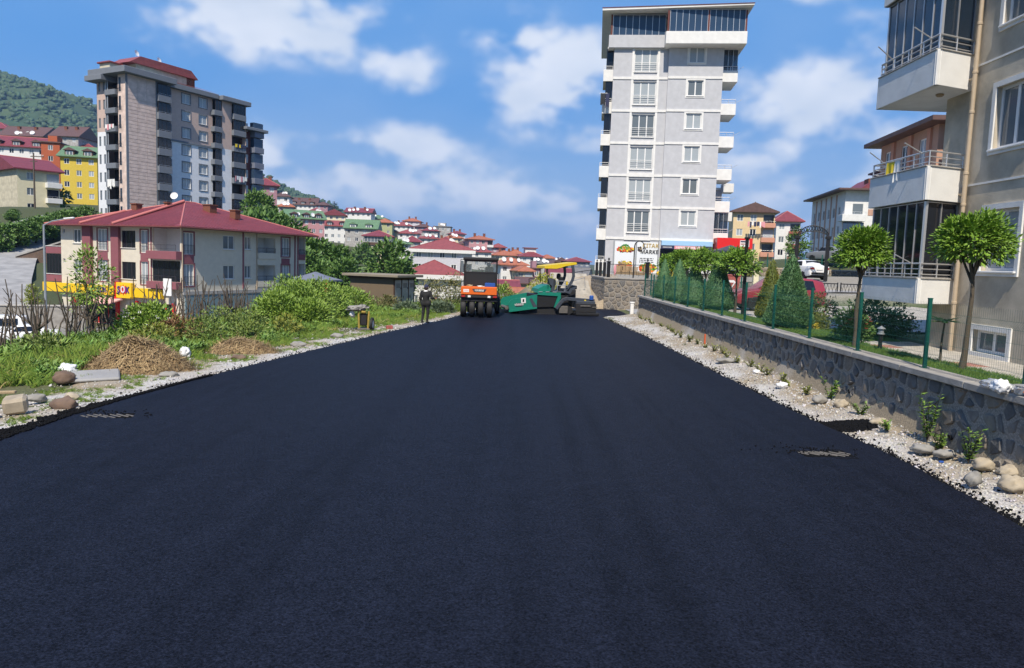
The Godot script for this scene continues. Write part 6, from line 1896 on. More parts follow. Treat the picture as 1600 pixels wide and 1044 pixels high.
func left_bushes():
	var lg0 := Color(0.10, 0.19, 0.022)
	var lg1 := Color(0.25, 0.36, 0.055)
	var grp := "bushes on the left verge"
	var t := thing("slim_tree", V(-14.0, -0.45, -24.6), 0, "slender leafy young tree among the stakes in front of the shop", "tree")
	var g := Geo.new(); limbs(g, 1.9, 0.05, 5, 0.6, 0.06); part(t, "trunk", g, M.bark)
	part(t, "crown", crown(61, V(0.62, 1.0, 0.62), 90, 14, 0.24, 0.13, 0.055, lg0, lg1, 0.2), M.leaf, at3(0, 2.15, 0))
	t = shrub("flowering_bush", V(-12.7, -0.35, -25.8), V(1.0, 0.62, 0.85), "round light-green bush with white blossoms behind the hay heap", 62, lg0, lg1, 230, 15, 0.2, 0.14, 0.085, grp)
	flowers(t, V(0, 0.6, 0), V(0.95, 0.6, 0.85), 9, 0.075, M.cloth_white)
	shrub("dry_bush", V(-11.4, -0.35, -25.2), V(0.9, 0.45, 0.7), "reddish withered bush right of the blossoming bush", 63, Color(0.14, 0.055, 0.025), Color(0.22, 0.13, 0.05), 120, 13, 0.22, 0.13, 0.04, grp)
	var list := [[-9.7, -30.6, 0.95, 0.8, "rounded leafy bush at the left end of the big thicket"], [-9.3, -32.4, 1.1, 1.0, "tall leafy bush in the middle of the big thicket"], [-8.9, -34.6, 1.3, 1.05, "leafy bush at the right end of the big thicket"], [-10.3, -34.2, 1.3, 1.15, "hindmost leafy bush of the big thicket"], [-8.4, -30.6, 0.85, 0.6, "low leafy bush in front of the big thicket"], [-8.2, -37.6, 1.1, 0.8, "leafy bush beside the utility shed's brown wall"]]
	for k in list.size(): shrub("leafy_bush", V(list[k][0], height(list[k][0], list[k][1]) - 0.1, list[k][1]), V(list[k][2], list[k][3], list[k][2]), list[k][4], 70 + k, lg0, lg1, 330, 17, 0.25, 0.14, 0.06, grp)
	list = [[-10.9, -22.6, 0.6, 0.42, "green weed clump right of the hay heap"], [-10.2, -24.6, 0.55, 0.5, "broad-leaved weed clump behind the small hay heap"], [-9.2, -25.6, 0.6, 0.42, "weed clump between the small hay heap and the thicket"], [-8.4, -27.4, 0.55, 0.4, "weed clump nearest the verge below the thicket"], [-9.9, -27.8, 0.6, 0.55, "bright green weed clump below the bare branches"], [-12.9, -20.4, 0.6, 0.4, "weed clump at the foot of the leftmost stakes"], [-11.9, -15.2, 0.55, 0.3, "weed clump at the left edge of the picture"], [-11.2, -28.6, 0.7, 0.6, "yellowish flowering weed clump before the dry branches"]]
	for k in list.size(): shrub("weed_clump", V(list[k][0], height(list[k][0], list[k][1]) - 0.05, list[k][1]), V(list[k][2], list[k][3], list[k][2]), list[k][4], 90 + k, Color(0.07, 0.13, 0.02), Color(0.22, 0.27, 0.06) if k % 3 else Color(0.30, 0.30, 0.05), 90, 13, 0.18, 0.12, 0.05, "weed clumps on the left verge")
	list = [[-4.9, -44.0, 0.9, 1.0, "tall brownish weeds behind the standing person"], [-3.6, -44.8, 0.9, 1.15, "tall weeds left of the road roller"], [-5.8, -40.6, 0.6, 0.35, "grey-green leafy plants behind the standing person"], [-3.9, -41.6, 0.6, 0.32, "grey-green leafy plants beside the road roller's tyres"], [-0.6, -45.6, 0.75, 0.8, "green bush between the road roller and the paver"], [2.0, -49.5, 0.9, 0.8, "yellow-green bush behind the paver's canopy"], [-7.2, -43.0, 0.8, 0.5, "weeds at the foot of the grey shed doors"]]
	for k in list.size():
		var c0 := Color(0.09, 0.13, 0.035)
		var c1 := Color(0.24, 0.20, 0.08)
		if k in [2, 3]: c0 = Color(0.06, 0.10, 0.05); c1 = Color(0.16, 0.21, 0.13)
		if k == 4: c0 = lg0; c1 = lg1
		if k == 5: c0 = Color(0.20, 0.24, 0.02); c1 = Color(0.42, 0.42, 0.05)
		shrub("verge_bush", V(list[k][0], maxf(height(list[k][0], list[k][1]), -0.6) + (0.5 if k == 5 else 0.0), list[k][1]), V(list[k][2], list[k][3], list[k][2]), list[k][4], 110 + k, c0, c1, 120, 13, 0.24, 0.15, 0.06, "bushes behind the machines")

# ---------- trees farther off: three shapes shared by all
func far_trees():
	var proto := []
	for v in 3:
		var t := thing("broadleaf_tree", V(0, -60, 0), 0, "", "tree", "trees on the slopes")
		var g := Geo.new(); limbs(g, 2.2, 0.16, 6, 1.4, 0.1); part(t, "trunk", g, M.bark_dark)
		part(t, "crown", crown(130 + v, V(2.0, 1.9, 2.0), 120, 16, 0.5, 0.42, 0.26, Color(0.045, 0.105, 0.02), Color(0.125, 0.225, 0.045), 0.1), M.leaf, at3(0, 2.9, 0))
		proto.append(t)
	# x, z, scale, label
	var list := [[-34.5, -92, 1.35, "tree at the left foot of the dense grove beside the cream house"], [-31.5, -90, 1.2, "tree in front of the dense grove by the dark pavilion"], [-29.0, -93, 1.4, "low tree in the front row of the dense grove"], [-26.0, -92, 1.3, "front tree of the grove above the shed roof"], [-23.2, -91, 1.25, "front tree of the grove left of the driveway"], [-20.6, -90, 1.1, "tree at the right end of the dense grove"],
		[-36.6, -100, 1.5, "tall tree at the grove's upper left"], [-34.5, -99, 2.0, "tallest tree of the dense grove"], [-31.5, -100, 1.8, "bushy tree in the middle of the dense grove"], [-28.6, -99, 1.7, "tree of the grove below the green-roofed house"], [-25.5, -98, 1.5, "tree of the grove left of the cream house with brown band"], [-22.6, -97, 1.35, "tree below the cream house with brown band"], [-37.0, -107, 2.0, "rear tree of the grove under the cream gable house"], [-33.0, -108, 1.9, "rear tree of the grove below the red-roofed gable"], [-38.5, -104, 1.0, "leftmost rear tree of the grove behind the cream house roof"],
		[-38.0, -116, 0.9, "large tree right of the tall brown tower"], [-36.2, -115, 0.95, "tree between the tower and the pink terrace"], [-35.0, -113, 0.7, "small tree below the pink terrace"], [-40.2, -118, 1.2, "tree tucked against the tower's right side"], [-17.5, -104, 1.5, "dark tree beside the white house with green roof"], [-15.8, -102, 1.2, "dark round tree left of the big hip-roofed house"],
		[-66.0, -95.0, 0.9, "tree at the lower left end of the roadside hedge"], [-47.5, -235, 1.8, "tree on the skyline among the ridge houses"], [-92.0, -148, 1.5, "tree in front of the yellow house"]]
	for k in list.size():
		var L: Array = list[k]
		var y := height(L[0], L[1]) - 0.4
		if k in [15, 16, 17, 18]: y = [5.0, 4.8, 3.5, 6.0][k - 15]
		if k < 15: y = minf(y, -0.6 + 0.02 * absf(L[1] + 90)); L[2] *= 0.95
		var tw: Node3D = proto[k % 3]
		if k < 3:
			tw.transform = Transform3D(Basis(Vector3.UP, k * 1.3).scaled_local(Vector3.ONE * L[2]), V(L[0], y, L[1])); tw.set_meta("label", L[3])
		else: copy(tw, V(L[0], y, L[1]), k * 1.7, V(L[2], L[2] * rr(0.85, 1.15), L[2]), L[3], "broadleaf_tree")
	# hedge climbing along the lane: clipped dark bushes in a row
	for k in 9:
		var u := k / 8.0
		var x := lerpf(-65.5, -65.0, u)
		var z := lerpf(-98.0, -113.0, u)
		copy(proto[k % 3], V(x, lerpf(2.2, 5.4, u), z), k * 2.1, V(0.9, 0.7, 0.9), "dark hedge bush number %s uphill along the lane beside the tower" % ["one", "two", "three", "four", "five", "six", "seven", "eight", "nine"][k], "hedge_bush")
	# scrub on the bank at the far left
	for k in 6: copy(proto[k % 3], V(-77.5 - k * 1.5, 6.2 + 0.35 * k, -115.0 - (k % 3) * 2.5), k * 1.1, V(0.45, 0.32, 0.45), "low scrub on the bank below the pale stone house, %s from the lane" % ["first", "second", "third", "fourth", "fifth", "sixth"][k], "bank_scrub")
	# dark conifer on the ridge
	var t := thing("ridge_conifer", V(-83.5, 13.0, -345), 0, "dark layered conifer standing on the ridge above the houses", "tree")
	var g := Geo.new(); g.tube(V(0, -2, 0), V(0, 15, 0), 0.5, 0.1, 7); part(t, "trunk", g, M.bark_dark)
	g = Geo.new()
	for k in 1300:
		var y := 1.4 + 14.0 * (1.0 - sqrt(rng.randf()))
		var a := rr(0, TAU)
		var rad := (16.0 - y) * 0.42 * (0.75 + 0.35 * sin(y * 4.0)) * sqrt(rng.randf())
		g.col = Color(0.018, 0.04, 0.016).lerp(Color(0.04, 0.07, 0.025), rng.randf())
		var d := V(cos(a), -0.15, sin(a)).normalized()
		g.leaf(d * rad + V(0, y, 0), d, Vector3.UP, rr(0.8, 1.4), 0.7)
	part(t, "crown", g, M.needle)

# ---------- cream house with shop, brown tower
func cream_house():
	var t := thing("cream_house", V(-43.2, 0, -71), -0.401, "cream and burgundy apartment house with red hip roof and yellow shop sign", "house")
	var W := 15.36
	var D := 16.7
	var y0 := -4.3
	var A := face(0, y0, 0)
	var B := face(W, y0, 0, PI / 2)
	var o := func(x0: float, ya: float, x1: float, yb: float) -> Rect2: return Rect2(x0, ya - y0, x1 - x0, yb - ya)
	var ha := []
	for dy in [0.0, -2.82]:
		ha += [o.call(0.24, 4.14 + dy, 0.56, 4.55 + dy), o.call(1.72, 3.25 + dy, 2.70, 4.52 + dy), o.call(4.98, 2.64 + dy, 6.28, 4.62 + dy), o.call(8.07, 2.96 + dy, 9.82, 4.50 + dy), o.call(10.47, 2.56 + dy, 11.38, 4.58 + dy)]
	var rec := [o.call(11.92, 2.25, 15.2, 4.84), o.call(11.92, 0.1, 15.2, 1.94)]
	var shop := [o.call(2.2, -4.1, 7.4, -1.9), o.call(10.2, -4.1, 14.4, -1.9)]
	wall(t, A, W, 9.2, ha + rec + shop, M.cream)
	for i in ha.size():
		var k := i % 5
		if k == 0: window(t, A, ha[i], 1, M.pvc, M.glass_mid, 0, null, false, 0.04)
		elif k == 1: window(t, A, ha[i], 2, M.pvc, M.glass_mid, 0, null, true)
		elif k == 3: window(t, A, ha[i], 3, M.rail_dark, M.glass_dark, 0, null, true, 0.04)
		else:
			window(t, A, ha[i], 3 if k == 2 else 2, M.pvc, M.glass_curtain, 0.10, M.burgundy, false, 0.06, 0.1, "french_window")
			railing(t, face(ha[i].position.x, ha[i].position.y + y0 + 0.02, 0.10), ha[i].size.x, 0.8, 1, 1.3, M.rail_dark, 0.02, 0.14)
	for r in rec: recess(t, A, r, 1.6, M.white)
	window(t, A, Rect2(13.9, rec[0].position.y + 0.05, 0.8, 2.1), 1, M.pvc, M.glass_mid, 0, null, false, 0.07, 1.52, "balcony_door")
	window(t, A, rec[1], 5, M.rail_dark, M.glass_dark, 0, null, false, 0.03, 0.05, "glazing")
	box_part(t, "balcony_parapet", M.burgundy, V(13.62, 2.42, 0.30), V(3.6, 0.72, 0.7), 0.02); railing(t, face(11.85, 2.78, 0.6), 3.5, 0.55, 1, 1.7, M.rail_dark, 0.02, 0.12)
	box_part(t, "balcony_parapet", M.burgundy, V(13.62, -0.22, 0.30), V(3.6, 0.62, 0.7), 0.02); railing(t, face(11.85, 0.1, 0.6), 3.5, 0.5, 1, 1.7, M.rail_dark, 0.02, 0.12)
	# burgundy pilasters and panels
	for q in [[3.27, 4.36], [7.02, 7.99]]: box_part(t, "pilaster", M.burgundy, V((q[0] + q[1]) / 2, 2.2, 0.15), V(q[1] - q[0], 5.6, 0.3))
	box_part(t, "pilaster", M.burgundy, V(11.78, 2.2, 0.03), V(0.12, 5.6, 0.07))
	for q in [[4.98, 6.28], [10.47, 11.38]]: box_part(t, "panel", M.burgundy, V((q[0] + q[1]) / 2, 2.13, 0.02), V(q[1] - q[0], 0.72, 0.05))
	# enclosed balcony at the left end
	for q in [[2.18, 2.86], [-0.5, 0.2]]: box_part(t, "balcony_parapet", M.burgundy, V(-1.1, (q[0] + q[1]) / 2, -1.2), V(2.2, q[1] - q[0], 2.4), 0.02)
	box_part(t, "balcony_floor", M.white, V(-1.1, 2.89, -1.2), V(2.3, 0.05, 2.5)); box_part(t, "balcony_floor", M.white, V(-1.1, 0.23, -1.2), V(2.3, 0.05, 2.5))
	window(t, face(-2.1, 0.26, 0.0), Rect2(0, 0, 2.05, 1.9), 5, M.rail_dark, M.glass_dark, 0, null, false, 0.03, 0.05, "glazing")
	# right-hand facade
	var hb := []
	for dy in [0.0, -2.78]: hb += [o.call(0.2, 2.55 + dy, 1.36, 4.47 + dy), o.call(4.86, 3.14 + dy, 6.27, 4.42 + dy), o.call(7.64, 3.2 + dy, 8.46, 4.42 + dy), o.call(12.86, 2.65 + dy, 14.1, 4.55 + dy)]
	var rb := [o.call(9.4, 2.4, 11.95, 4.42), o.call(9.4, -0.38, 11.95, 1.70), o.call(15.6, 2.4, 16.6, 4.7), o.call(15.6, -0.38, 16.6, 1.9)]
	wall(t, B, D, 9.2, hb + rb, M.cream)
	for i in hb.size():
		if i % 4 in [0, 3]:
			window(t, B, hb[i], 3, M.pvc, M.glass_curtain, 0.12, M.burgundy, false, 0.06, 0.1, "french_window")
			railing(t, B * face(hb[i].position.x, hb[i].position.y + 0.02, 0.10), hb[i].size.x, 0.8, 1, 1.3, M.rail_dark, 0.02, 0.14)
		else: window(t, B, hb[i], 2, M.pvc, M.glass_mid, 0, null, true)
	for r in rb:
		recess(t, B, r, 1.5, M.white)
		var wall_y: float = r.position.y
		box_part(t, "balcony_parapet", M.cream if r.size.x > 2 else M.burgundy, B * V(r.position.x + r.size.x / 2, wall_y + 0.22, 0.03), V(0.1, 0.6, r.size.x), 0.01)
		railing(t, B * face(r.position.x, wall_y + 0.5, 0.02), r.size.x, 0.5, 1, 1.2, M.rail_dark, 0.02, 0.14)
		if r.size.x > 2: window(t, B, Rect2(r.position.x + 0.3, r.position.y + 0.1, 0.8, 1.8), 1, M.pvc, M.glass_mid, 0, null, false, 0.06, 1.42, "balcony_door")
	for u in [7.42, 14.95, 15.42]: box_part(t, "pilaster", M.burgundy, B * V(u, 6.4, 0.03), V(0.06, 5.4, 0.16))
	for q in [[0.2, 1.36], [12.86, 14.1]]: box_part(t, "panel", M.burgundy, B * V((q[0] + q[1]) / 2, 6.2 + 0.18, 0.02), V(0.05, 0.7, q[1] - q[0]))
	for u in [9.25, 0.05]:
		var g := Geo.new(); g.tube(B * V(u, 3.6, 0.06), B * V(u, 9.1, 0.06), 0.05, 0.05, 7); part(t, "downpipe", g, M.pipe_tan)
	# blue-grey shutters of the basement shop
	box_part(t, "band", M.grey_wall, B * V(8.3, 3.45, 0.05), V(0.12, 0.3, 16.4))
	for i in 12: box_part(t, "shutter", mat("shutter", 0.17, 0.25, 0.28, 0.6) if i == 0 else M.shutter, B * V(1.0 + i * 1.35, 1.6, 0.03), V(0.06, 3.2, 1.31), 0.01)
	wall(t, face(0, y0, -D, -PI / 2), D, 9.2, [], M.cream); wall(t, face(W, y0, -D, PI), W, 9.2, [], M.cream)
	# roof with skylight ribs, chimneys, dish
	var rf := roof(t, W, D, 4.98, 2.75, 0.95, M.roof_red, true, false, 0.16, false)
	var g := Geo.new()
	for i in 40:   # standing seams
		var x := -0.9 + i * (W + 1.8) / 39.0
		var lim := minf(1.0, minf(x + 0.95, W + 0.95 - x) / ((W + 1.9) / 2))
		if lim > 0.06: g.tube(V(x, 5.0, 0.95), V(x, 4.99 + 2.75 * lim, 0.95 - lim * (W + 1.9) / 2), 0.018, 0.018, 4, false)
	for i in 40:
		var z := 0.9 - i * (D + 1.8) / 39.0
		var lim := minf(1.0, minf(0.95 - z, z + D + 0.95) / ((W + 1.9) / 2))
		if lim > 0.06: g.tube(V(W + 0.95, 5.0, z), V(W + 0.95 - lim * (W + 1.9) / 2, 4.99 + 2.75 * lim, z), 0.018, 0.018, 4, false)
	part(rf, "seams", g, M.roof_red)
	for q in [[3.8, 4.4], [8.0, 4.4]]:
		g = Geo.new(); g.tube(V(q[0], 5.05, 0.9), V(q[0] + 0.2, 5.0 + 2.75 * minf(1.0, (q[0] + 0.95) / 8.63), 0.95 - minf(q[0] + 0.95, 8.0)), 0.16, 0.16, 4); part(rf, "valley_cap", g, M.ridge_cap)
	chimney(rf, V(4.6, 6.3, -4.6), 0.7, 0.9); chimney(rf, V(10.6, 6.5, -8.0), 0.9, 0.9); chimney(rf, V(12.4, 6.2, -9.5), 0.7, 0.8); chimney(rf, V(8.0, 6.8, -5.2), 0.4, 0.6)
	dish(rf, V(7.5, 8.2, -6.5), V(0.45, 0.35, 0.8).normalized(), 0.36)
	g = Geo.new()
	for s in [[V(-0.95, 4.86, 0.98), V(W + 0.95, 4.86, 0.98)], [V(W + 0.98, 4.86, 0.95), V(W + 0.98, 4.86, -D - 0.95)]]: g.tube(s[0], s[1], 0.07, 0.07, 6)
	part(rf, "gutter", g, M.wine)
	# shop
	box_part(t, "sign_board", M.bright_yellow, V(2.9, -1.0, 0.25), V(10.2, 0.86, 0.3), 0.02); box_part(t, "sign_board", M.bright_yellow, V(11.6, -1.05, 0.25), V(3.5, 0.86, 0.3), 0.02)
	var sb := box_part(t, "shop_sign", M.bright_yellow, V(8.85, -0.9, 0.32), V(1.9, 1.4, 0.4), 0.02)
	box_part(sb, "sign_edge", M.sign_red, V(7.78, -0.95, 0.34), V(0.26, 1.6, 0.42), 0.01)
	g = Geo.new()
	var star := PackedVector2Array()
	for i in 20: star.append(Vector2(cos(TAU * i / 20), 0.8 * sin(TAU * i / 20)) * (0.62 if i % 2 else 0.36))
	g.prism(star, 0.0, 0.02, face(8.85, -0.85, 0.53)); part(sb, "sign_star", g, M.sign_red)
	lettering(sb, "ŞOK", 0.58, face(8.85, -0.83, 0.57), mat("sign_violet", 0.06, 0.03, 0.22, 0.5), 0.03)
	lettering(sb, "O", 0.58, face(8.84, -0.83, 0.585), M.white, 0.03)
	lettering(t, "ŞOK", 0.5, face(5.9, -0.96, 0.41), M.sign_violet, 0.03)
	for x in [1.9, 7.6, 10.0, 14.5]: box_part(t, "shop_post", M.sign_red, V(x, -3.0, 0.12), V(0.3, 2.4, 0.25), 0.01)
	for r in shop: window(t, A, r, 4, M.sign_red, M.glass_dark, 0, null, false, 0.07, 0.12, "shop_window")
	g = Geo.new(); g.prism(PackedVector2Array([Vector2(0, -1.6), Vector2(1.6, -2.05), Vector2(1.6, -2.12), Vector2(0, -1.75)]), 0, 3.2, Transform3D(Basis(Vector3.UP, -PI / 2), V(8.6, 0, 0.2))); part(t, "awning", g, mat("awning_pink", 0.62, 0.36, 0.34, 0.8))
	g = Geo.new(); g.quad(V(0, 0, 0.03), V(0.95, 0, 0.03), V(0.95, 1.5, 0.03), V(0, 1.5, 0.03)); g.box(V(0.475, 0.75, 0), V(0.95, 1.5, 0.04))
	single("hanging_sheet", g, M.cloth_white, t.transform * face(14.0, -1.1, 0.72), "white sheet hung out below the glazed corner balcony", "sheet")

func brown_tower():
	var yaw := 1.09
	var t := thing("brown_tower", V(-58.49, 0, -113.0), yaw, "tall brown and white apartment tower with dark balconies behind the cream house", "building")
	# local: x along the right-hand facade, z out of it; the left-hand facade looks to local -x
	var y0 := 6.0
	var top := 28.7
	var F := face(0, y0, 0)
	# clad corner block, boards in courses
	wall(t, F, 5.0, top - y0 + 0.3, [], M.cladding)
	var g := Geo.new()
	for j in 43:
		for i in 3:
			var w := 1.62
			g.box(V(0.1 + (i + 0.5) * w, y0 + 0.1 + (j + 0.5) * 0.53, 0.012), V(w - 0.05, 0.46, 0.04))
	part(t, "cladding_boards", g, M.cladding).set_meta("kind", "stuff")
	for x in [0.0, 5.0]: box_part(t, "corner_trim", M.slate_trim, V(x, (y0 + top) / 2, 0.0), V(0.3, top - y0, 0.12))
	var fl := func(i: int) -> float: return 26.1 - 2.72 * i   # floor level of storey i from the top
	# first balcony stack
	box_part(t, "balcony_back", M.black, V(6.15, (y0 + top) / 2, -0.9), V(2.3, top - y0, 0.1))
	for i in 8:
		var y: float = fl.call(i)
		var b := box_part(t, "balcony", M.slate_trim, V(6.15, y + 0.15, -0.2), V(2.35, 1.05, 1.5), 0.03)
		window(b, face(5.05, y + 0.7, 0.35), Rect2(0, 0, 2.2, 1.55), 3, M.rail_dark, M.glass_dark, 0, null, false, 0.04, 0.0, "glazing")
		railing(b, face(5.0, y + 0.68, 0.55), 2.3, 0.15, 0, 1.1, M.steel, 0.02)
	# main wall, brown above white, set back
	var hb := []
	var hw := []
	for i in 8:
		var y: float = fl.call(i)
		for x in [0.15, 3.2, 6.5]:
			var r := Rect2(x, y + 0.55, 1.55 if x > 1 else 0.9, 1.5)
			if i < 3: hb.append(Rect2(r.position - Vector2(0, 20.5), r.size))
			else: hw.append(Rect2(r.position - Vector2(0, y0), r.size))
	var Fb := face(7.3, 20.5, -1.1)
	var Fw := face(7.3, y0, -1.1)
	wall(t, Fb, 9.2, top - 20.5, hb, M.tower_brown); wall(t, Fw, 9.2, 20.5 - y0, hw, M.tower_white)
	for r in hb: window(t, Fb, r, 2, M.pvc, M.glass_curtain, 0.16, M.slate_trim, true)
	for k in hw.size(): window(t, Fw, hw[k], 2, M.pvc, M.glass_curtain if k % 3 else M.glass_mid, 0.16, M.slate_trim, true)
	box_part(t, "string_course", M.slate_trim, V(13.6, 20.45, -1.04), V(12.8, 0.28, 0.2))
	# second stack, plain panel, third stack
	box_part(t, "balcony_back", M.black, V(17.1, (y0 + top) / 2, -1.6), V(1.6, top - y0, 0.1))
	box_part(t, "panel_wall", M.tower_brown, V(18.95, (20.5 + top) / 2, -0.95), V(2.1, top - 20.5, 1.0)); box_part(t, "panel_wall", M.tower_white, V(18.95, (20.5 + y0) / 2, -0.95), V(2.1, 20.5 - y0, 1.0))
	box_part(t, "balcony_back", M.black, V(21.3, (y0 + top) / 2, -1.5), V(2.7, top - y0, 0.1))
	for i in 8:
		var y: float = fl.call(i)
		var b := box_part(t, "balcony", M.slate_trim, V(17.0, y + 0.1, -0.9), V(1.75, 0.85, 1.4), 0.03)
		window(b, face(16.5, y + 0.55, -0.4), Rect2(0, 0, 1.25, 1.7), 2, M.rail_dark, M.glass_dark, 0, null, false, 0.04, 0.0, "glazing")
		b = box_part(t, "balcony", M.slate_trim, V(21.3, y + 0.1, -0.7), V(2.75, 0.95, 1.7), 0.03)
		if i % 3 != 2: window(b, face(20.05, y + 0.6, -0.1), Rect2(0, 0, 2.5, 1.65), 3, M.rail_dark, M.glass_dark, 0, null, false, 0.04, 0.0, "glazing")
	# rear wing
	box_part(t, "rear_wing", M.wine, V(24.6, 15.2, -3.4), V(3.8, 18.4, 5.0))
	for i in 7:
		window(t, face(22.85, 8.0 + i * 2.72, -0.8), Rect2(0, 0, 1.0, 1.4), 2, M.pvc, M.glass_curtain, 0, null, false, 0.06, -0.02)
		box_part(t, "balcony", M.blue_grey, V(25.6, 7.6 + i * 2.72, -0.4), V(2.2, 1.0, 1.3), 0.03); box_part(t, "glazing", M.glass_blue, V(25.6, 8.9 + i * 2.72, -0.5), V(2.1, 1.55, 1.0))
	box_part(t, "wing_roof", M.slate_trim, V(24.8, 24.7, -2.8), V(5.0, 0.5, 7.0), 0.05)
	# left-hand facade: local x from 0 at its far left end to 7 at the corner
	var G := face(0, 0, -7.0, -PI / 2)
	var hl := []
	for i in 8:
		for x in [0.35, 1.45]: hl.append(Rect2(x, fl.call(i) + 0.45, 0.5, 1.45))
	var lo := []
	var up := []
	for r in hl:
		if r.position.y > 20.5: up.append(Rect2(r.position - Vector2(0, 20.5), r.size))
		else: lo.append(Rect2(r.position - Vector2(0, y0), r.size))
	wall(t, G * face(0, 20.5, 0), 2.3, top - 21.0, up, M.tower_brown); wall(t, G * face(0, y0, 0), 2.3, 20.5 - y0, lo, M.tower_white)
	for r in up: window(t, G * face(0, 20.5, 0), r, 1, M.slate_trim, M.glass_mid, 0, null, false, 0.06)
	for r in lo: window(t, G * face(0, y0, 0), r, 1, M.slate_trim, M.glass_mid, 0, null, false, 0.06)
	wall(t, G * face(5.0, y0, 0), 2.0, top - y0, [], M.cladding)
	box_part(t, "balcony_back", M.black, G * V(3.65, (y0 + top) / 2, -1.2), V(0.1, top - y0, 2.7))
	for i in 8:
		var y: float = fl.call(i)
		box_part(t, "balcony", M.slate_trim, G * V(3.6, y + 0.1, -0.4), V(1.6, 0.8, 2.4), 0.03)
		window(t, G, Rect2(5.25, y + 0.2, 0.45, 2.0), 1, M.slate_trim, M.glass_dark, 0, null, false, 0.05, -0.02)
		railing(t, G * face(5.15, y + 0.2, 0.25), 0.7, 0.8, 1, 0.7, M.rail_dark, 0.025, 0.12)
	for u in [2.35, 2.75]:
		g = Geo.new(); g.tube(G * V(u, y0, 0.12), G * V(u, top - 0.8, 0.12), 0.09, 0.09, 7); part(t, "downpipe", g, M.galvanised)
	# hidden sides and roof
	wall(t, face(22.7, y0, -7.05, PI), 22.7, top - y0, [], M.tower_brown); wall(t, face(22.7, y0, 0, PI / 2), 7.05, top - y0, [], M.tower_brown)
	var rf := box_part(t, "roof", M.slate_trim, V(3.4, top + 0.45, -3.2), V(9.0, 0.9, 8.6), 0.05)
	box_part(rf, "roof_slab", M.slate_trim, V(12.2, top + 0.2, -4.0), V(10.0, 0.8, 7.4), 0.05); box_part(rf, "roof_slab", M.slate_trim, V(20.4, top + 0.1, -3.8), V(6.2, 0.75, 8.6), 0.05); box_part(rf, "roof_slab", M.slate_trim, V(1.2, top - 0.4, -5.9), V(5.2, 0.8, 4.0), 0.05)
	box_part(t, "penthouse", M.pale_stone, V(8.5, top + 1.5, -4.6), V(10.0, 2.0, 4.0))
	g = Geo.new(); g.prism(PackedVector2Array([Vector2(-0.8, 0), Vector2(11.6, 0), Vector2(10.2, 1.2), Vector2(1.0, 1.2)]), -7.2, -2.2, face(3.0, top + 2.5, 0)); part(t, "penthouse_roof", g, M.roof_rose)
	box_part(t, "penthouse", M.pale_stone, V(1.4, top + 1.0, -5.6), V(2.0, 2.2, 2.4)); box_part(t, "penthouse_roof", M.roof_rose, V(1.4, top + 2.2, -5.6), V(2.6, 0.25, 3.0), 0.05)
	g = Geo.new(); g.quad(V(7.3, top + 0.75, -0.6), V(17.5, top + 0.75, -0.6), V(15.5, top + 1.7, -4.0), V(8.0, top + 1.7, -4.0)); part(t, "lower_roof", g, M.roof_rose)
	chimney(t, V(13.4, top + 1.0, -3.4), 1.6, 1.4)
	dish(t, V(6.0, top + 5.0, -6.0), V(0.3, 0.3, 0.9).normalized(), 0.5); dish(t, V(10.0, top + 4.9, -6.0), V(0.3, 0.3, 0.9).normalized(), 0.5)
	laundry(to_world(t, V(20.1, fl.call(2) + 0.95, 0.25)), yaw, 2.2, "coloured washing on the upper right balcony of the brown tower", ["cloth_pink", "cloth_white", "cloth_yellow", "cloth_navy"], 0.8)
	laundry(to_world(t, V(20.1, fl.call(4) + 0.95, 0.25)), yaw, 2.2, "white washing on the lower right balcony of the brown tower", ["cloth_white", "cloth_white", "cloth_pink"], 1.0)
	laundry(to_world(t, G * V(2.6, fl.call(2) + 0.8, 0.5)), yaw - PI / 2, 2.0, "white washing high on the brown tower's left side", ["cloth_white", "cloth_white", "cloth_pink"], 0.8)
	laundry(to_world(t, G * V(2.9, fl.call(5) + 0.8, 0.5)), yaw - PI / 2, 1.4, "white sheets low on the brown tower's left side", ["cloth_white"], 1.3)

